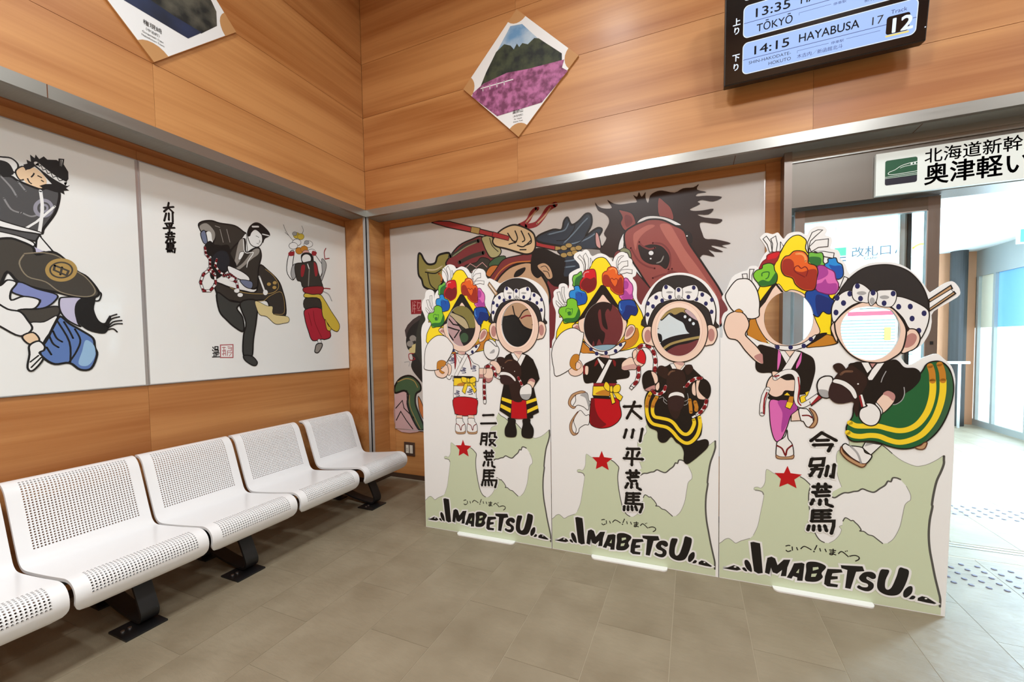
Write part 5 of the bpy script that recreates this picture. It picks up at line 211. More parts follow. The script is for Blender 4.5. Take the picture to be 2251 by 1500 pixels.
mural_rider_print=l k 26 0 0 -3382,4975,123,47;l k 26 0 1 -3317,5064,-18,-83,-46,-59;l k 26 0 2 -3327,4991,61,-49;l k 26 0 2 -3355,4905,-29,-112;l k 26 0 3 -3322,4915,-4,-96;l k 26 0 3 -3275,4939,-3,-131;l k 26 0 4 -3373,4756,96,31;l k 26 0 5 -3358,4743,8,-21;l k 26 0 5 -3291,4765,-13,-32;l k 26 0 6 -3397,4685,138,40;l k 26 0 7 -3324,4768,-1,-125;l k 26 0 8 -3373,4608,111,33;l k 26 0 9 -3341,4639,0,-37;l k 26 0 9 -3297,4654,-2,-40;l k 26 0 10 -3373,4569,105,30;l k 26 0 11 -3353,4571,8,-27,67,20;l k 26 0 12 -3354,4531,-23,-45;l k 26 0 12 -3321,4540,-2,-43;l k 26 0 12 -3289,4547,7,-36,23,9;l k 26 0 13 -3358,4483,-6,-84;l k 26 0 14 -3358,4483,86,23;l k 26 0 15 -3355,4458,73,17;l k 26 0 16 -3356,4431,73,18;l k 26 0 17 -3317,4492,-3,-79;l k 26 0 18 -3376,4399,109,27,-11,-57;l k 26 0 19 -3356,4387,-5,-25;l k 26 0 20 -3333,4391,-1,-24;l k 26 0 21 -3308,4396,3,-23;f w 0 0 0 -2694,3027,196,4,-9,-209,-195,8;c se2 16 0 1 -2694,3027,196,4,-9,-209,-195,8;l se2 10 0 2 -2673,2988,60,-2;l se2 10 0 3 -2641,3000,-17,-146;l se2 10 0 4 -2675,2935,59,-2;l se2 10 0 4 -2677,2882,60,11;l se2 10 0 5 -2619,2853,-9,107;l se2 10 0 2 -2587,2999,66,-14,-8,-54,-61,1,-3,-80;l se2 10 0 3 -2580,2972,52,-9;l se2 10 0 3 -2583,2905,64,-1,-48,-58;l k 16 0 0 -2810,2995,11,-18;l k 16 0 0 -2817,2951,12,-13;l k 16 0 0 -2778,3002,45,0,-2,-40,-45,1,2,39;l k 16 0 1 -2785,2948,55,-2,-1,-26,-63,-1;l k 16 0 0 -2812,2899,92,2;l k 16 0 1 -2767,2898,-3,-53;l k 16 0 2 -2763,2874,30,2;l k 16 0 0 -2795,2880,-2,-34;l k 16 0 2 -2822,2842,108,-1;f j1b 0 1 0 -2935,4839,57,72,134,47,124,-7,236,19,135,-62,41,-32,-103,-133,-144,-178,-180,30,-100,1,29,114,-45,93,-73,-18,-51,-62;c k 24 1 1 -2935,4839,57,72,134,47,124,-7,236,19,135,-62,41,-32,-103,-133,-144,-178,-180,30,-100,1,29,114,-45,93,-73,-18,-51,-62;f wg 0 1 2 -2922,4832,103,68,105,-89,8,-101,-39,-60,-19,124,-72,8,-49,-36;f bl4 0 1 3 -2912,4727,64,52,28,-183,-60,0;c k 12 1 4 -2912,4727,64,52,28,-183,-60,0;l wg 10 1 2 -2624,4859,43,-200;l wg 10 1 2 -2520,4884,44,-203;l wg 10 1 2 -2698,4893,75,-8;f w 0 1 3 -2207,4890,-104,-147,-144,-178,-29,-72,105,-62,173,141,7,168;c k 10 1 4 -2207,4890,-104,-147,-144,-178,-29,-72,105,-62,173,141,7,168;f w 0 1 0 -2178,4911,105,94,133,-39,25,-137,-50,-97,-85,-37,-92,43;c k 14 1 1 -2178,4911,105,94,133,-39,25,-137,-50,-97,-85,-37,-92,43;f k 0 1 2 -2186,4853,9,86,47,94,91,79,105,4,136,-88,28,-81,-97,-73,-44,-88,-10,127,-108,75,-76,-60,-32,-69;l w 28 1 3 -2086,5030,105,26;l w 20 1 3 -1910,4944,124,0;l k 8 1 3 -2033,4888,59,-15;l k 8 1 3 -1976,4830,14,-26,-22,-19;l k 8 1 2 -2024,4763,45,-5;f j1b 0 1 5 -2483,4520,143,190,114,79,5,-219,134,87,105,35,34,-128,-47,-179,-22,-175,-23,-188,-105,-46,-111,90,-130,201,-106,37;c k 24 1 6 -2483,4520,143,190,114,79,5,-219,134,87,105,35,34,-128,-47,-179,-22,-175,-23,-188,-105,-46,-111,90,-130,201,-106,37;f wg 0 1 7 -2335,4711,81,72,5,-219,-135,-242,-56,-36,33,140;f wg 0 1 8 -1983,4672,-105,-35,-182,-242,-144,-132,83,13,207,200,123,107;l w 12 1 9 -2254,4783,19,-216,145,27,-94,-156,-33,-117;f w 0 1 10 -2249,4564,-71,-13,-32,-115,42,7;c k 6 1 11 -2249,4564,-71,-13,-32,-115,42,7;f k 0 1 9 -2871,4535,89,107,96,-57,181,50,34,-140,87,-173,-110,-71,-214,-189,-97,38,37,288,-73,13;f hn 0 1 10 -2768,4388,104,123,129,12,46,-138,-59,-169,-128,7,-83,90;c k 12 1 11 -2768,4388,104,123,129,12,46,-138,-59,-169,-128,7,-83,90;f w 0 1 12 -2532,4293,92,-7,163,-57,96,-70,-11,-63,-146,9,-160,65;c k 16 1 13 -2532,4293,92,-7,163,-57,96,-70,-11,-63,-146,9,-160,65;f bl4 0 1 14 -2339,4097,199,-2,-5,-113,-114,15;c k 12 1 15 -2339,4097,199,-2,-5,-113,-114,15;f j1b 0 1 16 -2735,4006,228,-51,217,-31,232,25,63,436,167,-61,187,-151,76,-172,49,-208,-17,-245,-216,-5,-76,108,-56,142,-199,-11,-190,-55,-193,17,-207,22,-52,86;c k 24 1 17 -2735,4006,228,-51,217,-31,232,25,63,436,167,-61,187,-151,76,-172,49,-208,-17,-245,-216,-5,-76,108,-56,142,-199,-11,-190,-55,-193,17,-207,22,-52,86;l gd 10 1 18 -2507,3955,216,-59,291,7,252,49,110,131,-97,166,-154,95;l gd 8 1 19 -2125,3772,181,16,129,99,232,82,36,-360,-201,-42;f gd 0 1 19 -1790,4095,-8,-18,-20,-13,-23,-3,-19,8,-6,17,8,18,19,13,24,3,18,-9;f gd 0 1 19 -1675,4133,-9,-19,-20,-13,-24,-3,-19,8,-7,17,9,18,19,14,25,3,19,-9;f gd 0 1 19 -1685,4048,-9,-18,-20,-13,-24,-3,-19,9,-7,16,9,18,19,13,25,3,19,-8;l w 32 0 20 -2002,4198,95,-262;f w 0 1 21 -1856,3941,-10,-28,-23,-19,-27,-3,-21,15,-7,26,10,28,22,19,27,3,21,-14;l k 44 0 18 -2781,4219,-119,-107,-48,-132,37,-122,96,10,91,114,-7,129,-94,89;l w 28 0 19 -2781,4219,-119,-107,-48,-132,37,-122,96,10,91,114,-7,129,-94,89;l dr 28 0 20 -2783,4217,-22,-20,-23,-20;l dr 28 0 20 -2882,4129,-20,-22,-10,-28;l dr 28 0 20 -2937,4010,-10,-28,7,-28;l dr 28 0 20 -2919,3884,10,-26,30,3;l dr 28 0 20 -2809,3875,18,23,19,24;l dr 28 0 20 -2726,3979,1,29,-2,30;l dr 28 0 21 -2731,4111,-22,20,-21,21;l k 44 0 22 -2859,4524,7,-100,58,-66,-6,-129,70,-92;l w 28 0 23 -2859,4524,7,-100,58,-66,-6,-129,70,-92;l dr 28 0 24 -2859,4523,1,-14,1,-14;l dr 28 0 24 -2854,4461,1,-14,1,-14;l dr 28 0 25 -2835,4405,9,-10,9,-11;l dr 28 0 26 -2795,4359,0,-14,0,-14;l dr 28 0 24 -2797,4297,0,-14,-1,-14;l dr 28 0 24 -2799,4235,4,-12,8,-11;l dr 28 0 25 -2766,4185,8,-11,9,-11;l k 44 0 26 -2695,4376,-29,-109,71,-93,101,-38,156,-87,22,-134;l w 28 0 27 -2695,4376,-29,-109,71,-93,101,-38,156,-87,22,-134;l dr 28 0 28 -2695,4373,-6,-20,-5,-20;l dr 28 0 28 -2720,4284,-2,-20,13,-17;l dr 28 0 28 -2678,4207,13,-17,13,-16;l dr 28 0 28 -2604,4156,19,-8,20,-7;l dr 28 0 28 -2520,4118,19,-11,18,-10;l dr 28 0 28 -2438,4072,18,-10,19,-10;l dr 28 0 28 -2388,4005,3,-21,3,-21;l k 44 0 29 -2604,4128,106,42,105,-67;l w 28 0 30 -2604,4128,106,42,105,-67;l dr 28 0 31 -2603,4129,7,2,7,3;l dr 28 0 32 -2571,4141,7,3,7,3;l dr 28 0 33 -2540,4153,7,3,7,3;l dr 28 0 34 -2508,4166,7,3,7,-1;l dr 28 0 35 -2479,4158,7,-4,6,-5;l dr 28 0 36 -2450,4139,7,-4,6,-4;l dr 28 0 37 -2421,4121,6,-4,7,-4;f w 0 1 28 -2357,3917,-10,-20,-22,-15,-27,-2,-21,9,-8,19,9,20,22,14,28,3,21,-10;f w 0 1 38 -2431,4098,-10,-20,-22,-14,-26,-4,-21,9,-7,18,9,20,22,15,26,3,21,-9;f w 0 1 29 -2304,3854,-10,-21,-23,-14,-27,-2,-22,10,-7,18,9,20,22,14,28,3,22,-10;f pt 0 1 30 -2712,3853,196,-114,175,-18,-72,-96,90,-145,4,-227,-135,58,-128,116,-109,140;c k 24 1 31 -2712,3853,196,-114,175,-18,-72,-96,90,-145,4,-227,-135,58,-128,116,-109,140;f pt 0 1 32 -2355,3720,284,57,-13,-314,-68,-343,-42,-297,-141,34,13,319,52,223;c k 24 1 33 -2355,3720,284,57,-13,-314,-68,-343,-42,-297,-141,34,13,319,52,223;f pt 0 1 34 -2330,2848,137,-16,90,-98,-24,-62,-73,10,-116,90;c k 18 1 35 -2330,2848,137,-16,90,-98,-24,-62,-73,10,-116,90;f gl 0 1 34 -2089,3775,204,-70,110,-6,11,-133,282,-30,20,-92,-111,-34,-166,-15,-154,120,-122,23,-56,97;c k 8 1 35 -2089,3775,204,-70,110,-6,11,-133,282,-30,20,-92,-111,-34,-166,-15,-154,120,-122,23,-56,97;l k 8 1 0 -1300,4961,-134,123,-63,130;l k 8 1 1 -1384,5035,-85,41;l k 8 1 0 -1151,5056,80,144,-34,87;f w 0 1 1 -1133,4965,-5,-20,-15,-21,-22,-18,-27,-15,-29,-9,-29,-3,-26,4,-20,9,-13,15,-3,18,5,21,14,20,21,18,27,15,29,9,29,3,27,-3,20,-9,13,-15;c k 8 1 2 -1133,4965,-5,-20,-15,-21,-22,-18,-27,-15,-29,-9,-29,-3,-26,4,-20,9,-13,15,-3,18,5,21,14,20,21,18,27,15,29,9,29,3,27,-3,20,-9,13,-15;f w 0 1 0 -865,4990,-6,-22,-15,-21,-24,-19,-28,-15,-32,-9,-31,-3,-27,3,-21,10,-14,15,-4,19,6,20,15,21,22,19,29,15,31,10,31,4,28,-3,22,-10,14,-15;c k 8 1 1 -865,4990,-6,-22,-15,-21,-24,-19,-28,-15,-32,-9,-31,-3,-27,3,-21,10,-14,15,-4,19,6,20,15,21,22,19,29,15,31,10,31,4,28,-3,22,-10,14,-15;f w 0 1 3 -1209,4887,-6,-21,-14,-20,-22,-18,-26,-14,-29,-9,-29,-2,-25,3,-20,10,-12,14,-4,19,6,20,13,20,21,17,26,15,29,9,29,3,26,-3,20,-10,13,-15;c k 8 1 4 -1209,4887,-6,-21,-14,-20,-22,-18,-26,-14,-29,-9,-29,-2,-25,3,-20,10,-12,14,-4,19,6,20,13,20,21,17,26,15,29,9,29,3,26,-3,20,-10,13,-15;f w 0 1 0 -792,4841,-6,-22,-16,-21,-23,-19,-30,-14,-32,-9,-31,-3,-28,4,-21,11,-14,15,-4,19,6,21,15,21,23,18,28,15,32,10,32,3,28,-4,22,-10,14,-16;c k 8 1 1 -792,4841,-6,-22,-16,-21,-23,-19,-30,-14,-32,-9,-31,-3,-28,4,-21,11,-14,15,-4,19,6,21,15,21,23,18,28,15,32,10,32,3,28,-4,22,-10,14,-16;f yl 0 1 1 -1149,5094,-16,-37,-38,-29,-45,-10,-35,13,-12,30,15,36,37,29,45,10,36,-12;c k 6 1 3 -1149,5094,-16,-37,-38,-29,-45,-10,-35,13,-12,30,15,36,37,29,45,10,36,-12;f yl 0 1 4 -1057,5093,-16,-37,-38,-30,-46,-10,-36,13,-13,30,16,37,37,29,47,11,36,-13;c k 6 1 5 -1057,5093,-16,-37,-38,-30,-46,-10,-36,13,-13,30,16,37,37,29,47,11,36,-13;f gy 0 1 4 -1214,5110,-11,-24,-26,-20,-31,-7,-25,8,-9,20,11,24,26,20,31,7,25,-8;c k 6 1 5 -1214,5110,-11,-24,-26,-20,-31,-7,-25,8,-9,20,11,24,26,20,31,7,25,-8;f gy 0 1 6 -950,5004,-11,-25,-28,-20,-33,-7,-26,9,-10,20,11,25,28,20,33,7,26,-8;c k 6 1 7 -950,5004,-11,-25,-28,-20,-33,-7,-26,9,-10,20,11,25,28,20,33,7,26,-8;f ob 0 1 5 -1098,4814,-5,-20,-13,-20,-18,-18,-24,-13,-25,-8,-25,-1,-22,4,-17,11,-11,15,-3,19,5,20,12,20,18,17,23,14,25,8,25,2,23,-5,18,-10,11,-16;c k 6 1 6 -1098,4814,-5,-20,-13,-20,-18,-18,-24,-13,-25,-8,-25,-1,-22,4,-17,11,-11,15,-3,19,5,20,12,20,18,17,23,14,25,8,25,2,23,-5,18,-10,11,-16;f ob 0 1 7 -983,4869,-5,-21,-12,-20,-20,-18,-24,-14,-25,-8,-26,-2,-23,5,-17,11,-11,15,-3,19,5,20,12,21,19,17,23,14,26,8,26,3,23,-5,18,-10,11,-16;c k 6 1 8 -983,4869,-5,-21,-12,-20,-20,-18,-24,-14,-25,-8,-26,-2,-23,5,-17,11,-11,15,-3,19,5,20,12,21,19,17,23,14,26,8,26,3,23,-5,18,-10,11,-16;f p1 0 1 9 -954,4810,-16,-29,-40,-24,-47,-9,-37,9,-13,24,15,29,39,24,47,9,38,-9;c k 6 1 10 -954,4810,-16,-29,-40,-24,-47,-9,-37,9,-13,24,15,29,39,24,47,9,38,-9;f k 0 1 11 -1147,4710,97,82,153,-3,13,-161,-214,-67;f w 0 1 12 -917,4694,-6,-29,-17,-28,-25,-24,-30,-18,-34,-10,-33,-1,-29,8,-22,15,-14,23,-4,26,6,29,16,28,24,24,31,18,33,10,33,2,29,-7,24,-16,14,-23;c k 8 1 13 -917,4694,-6,-29,-17,-28,-25,-24,-30,-18,-34,-10,-33,-1,-29,8,-22,15,-14,23,-4,26,6,29,16,28,24,24,31,18,33,10,33,2,29,-7,24,-16,14,-23;f w 0 1 0 -1398,4711,108,51,-47,-272,65,-145,-76,-119,-116,153;c k 14 1 7 -1398,4711,108,51,-47,-272,65,-145,-76,-119,-116,153;f w 0 1 2 -857,4812,116,-93,97,-117,-28,-171,-106,-114,-69,252;c k 14 1 3 -857,4812,116,-93,97,-117,-28,-171,-106,-114,-69,252;f dr 0 1 8 -1408,4724,118,38,-14,-74,-96,-24;f dr 0 1 12 -875,4858,99,-14,-43,-74,-78,12;f gy 0 1 8 -1337,4490,91,46,-8,-188,-76,-110,-49,92;c k 10 1 9 -1337,4490,91,46,-8,-188,-76,-110,-49,92;f gy 0 1 4 -659,4733,102,-50,-6,-135,-136,-288,-79,57,115,115;c k 12 1 5 -659,4733,102,-50,-6,-135,-136,-288,-79,57,115,115;f j1b 0 1 14 -1283,4515,186,71,273,69,72,-203,66,-173,-5,-118,-407,-52,-70,109,-90,35;c k 16 1 15 -1283,4515,186,71,273,69,72,-203,66,-173,-5,-118,-407,-52,-70,109,-90,35;f dr 0 1 16 -1144,4521,83,14,-46,-198,-56,-8;f dr 0 1 16 -857,4633,70,-54,13,-163,-62,-41;l w 24 1 16 -1003,4576,35,-91;l wg 20 1 17 -968,4485,-33,-327;l dr 20 1 6 -575,4748,-16,131,46,93;l dr 20 1 7 -575,4748,107,36;l dr 20 1 16 -692,4128,92,27,128,4;l gy 20 1 16 -694,4094,174,-49,81,-130;f dr 0 1 18 -1098,4115,416,74,30,-90,-98,-84,-326,-3;c k 12 1 19 -1098,4115,416,74,30,-90,-98,-84,-326,-3;f j1b 0 1 0 -1080,3909,368,43,-9,-211,-368,-41;c k 12 1 1 -1080,3909,368,43,-9,-211,-368,-41;f mr 0 1 2 -1089,3693,368,48,135,-262,95,-289,-152,-76,-83,7,-222,-26,-90,188,-66,223;c k 18 1 3 -1089,3693,368,48,135,-262,95,-289,-152,-76,-83,7,-222,-26,-90,188,-66,223;l r2 12 1 4 -904,3679,30,-228,149,-296;l r2 12 1 4 -1023,3640,67,-258;f yl 0 1 20 -1083,4005,172,-6,181,18,119,-116,142,-194,210,-268,-51,-153,-154,42,-102,117,-120,147,-56,331,-345,1;c k 14 1 21 -1083,4005,172,-6,181,18,119,-116,142,-194,210,-268,-51,-153,-154,42,-102,117,-120,147,-56,331,-345,1;f yl 0 1 22 -626,3528,79,-133,63,-33,-24,-69,-84,32;c k 10 1 23 -626,3528,79,-133,63,-33,-24,-69,-84,32;f w 0 1 4 -829,3104,62,17,37,-84,-62,-33;c k 10 1 5 -829,3104,62,17,37,-84,-62,-33;f wg 0 1 6 -896,2923,44,98,122,16,6,-67,-95,-116,-80,9;c k 20 1 7 -896,2923,44,98,122,16,6,-67,-95,-116,-80,9
rider_print.1=f hr 0 1 0 1257,3282,0,184,13,143,116,216,133,82,150,19,146,-40,125,-97,98,-160,41,-138,-3,-154,-28,-87;c k 10 1 1 1257,3282,0,184,13,143,116,216,133,82,150,19,146,-40,125,-97,98,-160,41,-138,-3,-154,-28,-87;f w 0 1 2 1253,3384,5,144,31,120,97,80,86,7,197,-87,191,68,98,-17,80,-80,39,-128,-5,-135,-27,-67,-50,187,-126,103,-200,40,-207,-20,-96,-76,-68,-140,-19,-81;c k 10 1 3 1253,3384,5,144,31,120,97,80,86,7,197,-87,191,68,98,-17,80,-80,39,-128,-5,-135,-27,-67,-50,187,-126,103,-200,40,-207,-20,-96,-76,-68,-140,-19,-81;f nv 0 1 4 1409,3662,-4,-16,-12,-10,-14,1,-12,11,-4,17,4,16,12,10,14,-1,12,-11;f nv 0 1 4 1481,3618,-4,-16,-11,-10,-14,1,-12,11,-4,17,4,16,12,10,14,-1,11,-11;f nv 0 1 4 1370,3549,-4,-17,-12,-9,-14,0,-12,11,-4,17,4,17,12,9,14,0,12,-11;f nv 0 1 4 1309,3590,-5,-16,-12,-10,-14,1,-12,11,-4,17,4,16,12,10,14,-1,12,-11;f nv 0 1 4 1304,3448,-4,-17,-12,-10,-14,1,-12,11,-5,17,5,16,12,10,14,0,12,-11;f nv 0 1 4 1948,3668,-4,-15,-11,-10,-13,1,-11,11,-4,16,4,16,11,9,13,-1,11,-10;f nv 0 1 4 1882,3617,-4,-15,-11,-10,-13,1,-11,10,-4,17,4,16,11,9,13,-1,11,-10;f nv 0 1 4 1989,3556,-4,-16,-11,-10,-13,1,-10,10,-5,17,4,15,11,10,13,-1,11,-10;f nv 0 1 4 2056,3599,-4,-16,-11,-9,-13,0,-10,11,-4,16,4,16,10,9,13,-1,11,-10;f nv 0 1 4 2053,3452,-4,-16,-11,-9,-13,0,-10,10,-4,17,4,15,10,10,13,-1,11,-10;f sk 0 1 4 1376,3049,-82,3,-55,33,-28,94,17,81,44,31,66,-23;c k 10 1 5 1376,3049,-82,3,-55,33,-28,94,17,81,44,31,66,-23;f sk 0 1 4 1948,3053,60,-10,50,19,37,88,-8,87,-40,47,-65,-11;c k 10 1 5 1948,3053,60,-10,50,19,37,88,-8,87,-40,47,-65,-11;f er 0 1 6 1325,3167,-2,-26,-6,-23,-9,-18,-12,-12,-13,-4,-13,5,-12,12,-9,18,-6,24,-2,26,2,25,6,24,10,18,11,11,13,4,13,-4,12,-12,9,-19,6,-23;f er 0 1 6 2067,3167,-2,-25,-5,-22,-8,-17,-11,-11,-11,-4,-12,4,-11,12,-8,17,-6,23,-2,24,2,25,5,22,9,17,10,11,12,3,12,-4,10,-11,9,-18,5,-22;f sk 0 1 7 1990,3212,-15,-117,-45,-107,-71,-85,-91,-55,-103,-19,-104,19,-95,56,-76,89,-49,111,-17,124,17,123,50,109,76,84,94,51,103,14,102,-24,91,-59,72,-88,45,-108;c k 12 1 8 1990,3212,-15,-117,-45,-107,-71,-85,-91,-55,-103,-19,-104,19,-95,56,-76,89,-49,111,-17,124,17,123,50,109,76,84,94,51,103,14,102,-24,91,-59,72,-88,45,-108;f sl 0 1 9 1929,3239,-13,-103,-37,-93,-59,-74,-76,-48,-84,-16,-86,17,-78,49,-62,77,-40,98,-14,107,14,107,40,95,63,73,77,45,85,13,84,-21,76,-51,59,-77,38,-94;c se 4 1 10 1929,3239,-13,-103,-37,-93,-59,-74,-76,-48,-84,-16,-86,17,-78,49,-62,77,-40,98,-14,107,14,107,40,95,63,73,77,45,85,13,84,-21,76,-51,59,-77,38,-94;f w 0 1 5 1500,3822,-41,-52,3,-100,53,-45,109,14,8,71,-56,73;c k 6 1 6 1500,3822,-41,-52,3,-100,53,-45,109,14,8,71,-56,73;f w 0 1 9 1691,3756,142,40,47,-61,-11,-88,-54,-46,-113,34;c k 6 1 10 1691,3756,142,40,47,-61,-11,-88,-54,-46,-113,34;f gy 0 1 7 1589,3719,-8,-8,-21,-4,-25,1,-21,7,-8,8,8,8,21,4,25,-2,21,-6;f gy 0 1 11 1810,3706,-8,-8,-20,-4,-25,2,-20,6,-8,8,8,8,20,4,25,-2,20,-6;f w 0 1 11 1624,3770,67,-4,7,-99,-38,-48,-47,42;c k 6 1 12 1624,3770,67,-4,7,-99,-38,-48,-47,42;f gy 0 1 13 1678,3652,-4,-16,-11,-10,-14,1,-11,11,-4,16,4,16,11,10,14,-1,11,-11;f nv 0 1 7 1527,3788,-4,-16,-12,-10,-14,1,-11,11,-4,17,4,16,11,10,14,-1,12,-11;f nv 0 1 7 1574,3658,-4,-17,-12,-9,-14,0,-11,11,-4,17,4,16,11,10,14,-1,12,-11;f nv 0 1 13 1676,3743,-4,-16,-11,-9,-14,1,-11,10,-4,17,4,16,11,9,14,-1,11,-10;f nv 0 1 11 1790,3648,-4,-16,-11,-10,-14,1,-11,11,-4,16,4,16,11,10,14,-1,11,-11;f nv 0 1 11 1851,3760,-4,-16,-11,-9,-13,1,-11,10,-4,17,4,16,11,9,13,-1,11,-11;f tn 0 0 5 1202,3861,23,44,138,-176,-34,-42;c k 8 0 6 1202,3861,23,44,138,-176,-34,-42;l w 12 0 7 1224,3866,106,-139;f k 0 0 9 1556,2843,-77,-42,-53,-76,4,-361,-45,-202,-26,-183,104,-58,61,-40,81,-14,200,10,79,23,0,38,90,46,-38,198,-36,161,90,126,-29,129,-65,147,-77,64,-79,29;c k 6 0 10 1556,2843,-77,-42,-53,-76,4,-361,-45,-202,-26,-183,104,-58,61,-40,81,-14,200,10,79,23,0,38,90,46,-38,198,-36,161,90,126,-29,129,-65,147,-77,64,-79,29;f k 0 1 11 1493,1880,117,-23,-1,-66,19,-94,-7,-76,-41,-30,-102,-4,-40,31,1,96,48,99;f k 0 1 11 1725,1864,114,15,5,-56,47,-81,-3,-94,-28,-49,-79,-10,-69,24,-11,79,23,96;f sk 0 1 11 1606,2857,120,4,-6,-51,-40,-56,-20,9,-40,47;c k 6 1 12 1606,2857,120,4,-6,-51,-40,-56,-20,9,-40,47;f ss 0 1 13 1613,2855,106,1,-19,-37,-49,14;f w 0 0 14 1555,2838,46,5,73,-94,-20,-33,-55,33;c k 6 0 15 1555,2838,46,5,73,-94,-20,-33,-55,33;f w 0 0 16 1725,2828,64,-18,-86,-163,-44,69;c k 6 0 17 1725,2828,64,-18,-86,-163,-44,69;f yb 0 0 11 1401,2184,153,-40,-4,-57,-157,47;f yb 0 0 11 1784,2139,153,54,11,-43,-160,-58;f yb 0 0 11 1382,2081,160,-65,-8,-63,-162,74;f yb 0 0 11 1799,2010,157,75,12,-46,-172,-82;f rs 0 0 12 1559,2140,220,8,11,-262,-124,-16,-122,8;c dr 8 0 13 1559,2140,220,8,11,-262,-124,-16,-122,8;f hb 0 1 14 1523,2423,171,4,7,-226,19,-65,-71,-21,-80,35,-38,141;f hb 0 1 11 1323,2754,32,28,62,0,40,-28,-11,-85,-62,-20,-51,48;f hb 0 1 18 1426,2716,72,38,101,-5,80,-61,38,-111,-32,-113,-111,-59,-52,-29,-81,-2,-62,37,-8,105,22,105;f h2 0 1 19 1381,2506,93,6,100,-50,40,-46,-92,-40,-81,-2,-51,32;f w 0 1 20 1376,2516,11,38,67,5,81,-22,70,-56,19,-42,-15,-9,-64,60,-81,27;l h3 16 1 19 1462,2697,46,33,61,3;f w 0 1 19 1436,2619,-2,-4,-3,-2,-4,0,-3,2,-1,4,2,4,3,2,3,0,3,-2;f w 0 1 19 1616,2571,-2,-4,-3,-3,-3,0,-3,3,-2,4,2,4,3,2,4,0,2,-2;l k 52 0 19 1665,2482,34,-65,34,-74;l w 36 0 20 1665,2482,34,-65,34,-74;l dr 36 0 21 1666,2481,8,-16,8,-15;l dr 36 0 21 1702,2412,7,-16,7,-16;f sk 0 1 11 1803,2391,30,66,49,15,39,-27,-1,-51,-35,-61,-34,22;c k 6 1 12 1803,2391,30,66,49,15,39,-27,-1,-51,-35,-61,-34,22;f sp 0 1 13 1813,2410,25,47,44,15,39,-27,-3,-32,-66,21;f w 0 1 22 1753,2367,60,25,58,-45,-2,-103,-40,-76,-59,-16,-60,31,-28,74,21,76;c k 10 1 23 1753,2367,60,25,58,-45,-2,-103,-40,-76,-59,-16,-60,31,-28,74,21,76;f gy 0 1 24 1696,2230,95,10,73,0,-40,-67,-54,-16,-50,26;f sk 0 1 21 1223,2715,95,5,70,-90,-6,-76,-52,-20,-51,76,-51,57;c k 8 1 22 1223,2715,95,5,70,-90,-6,-76,-52,-20,-51,76,-51,57;f w 0 1 12 1311,2945,-108,87,-69,-37,-19,-125,41,-87,63,-41,73,7,53,62,22,85,-25,50;c k 10 1 19 1311,2945,-108,87,-69,-37,-19,-125,41,-87,63,-41,73,7,53,62,22,85,-25,50;f gy 0 1 20 1210,2840,74,62,5,-53;l k 52 0 23 1153,2638,85,5,46,-42,19,-96,57,-33;l w 36 0 24 1153,2638,85,5,46,-42,19,-96,57,-33;l dr 36 0 25 1156,2638,23,2,23,1;l dr 36 0 25 1253,2629,17,-16,15,-17;l dr 36 0 25 1296,2540,5,-23,12,-17
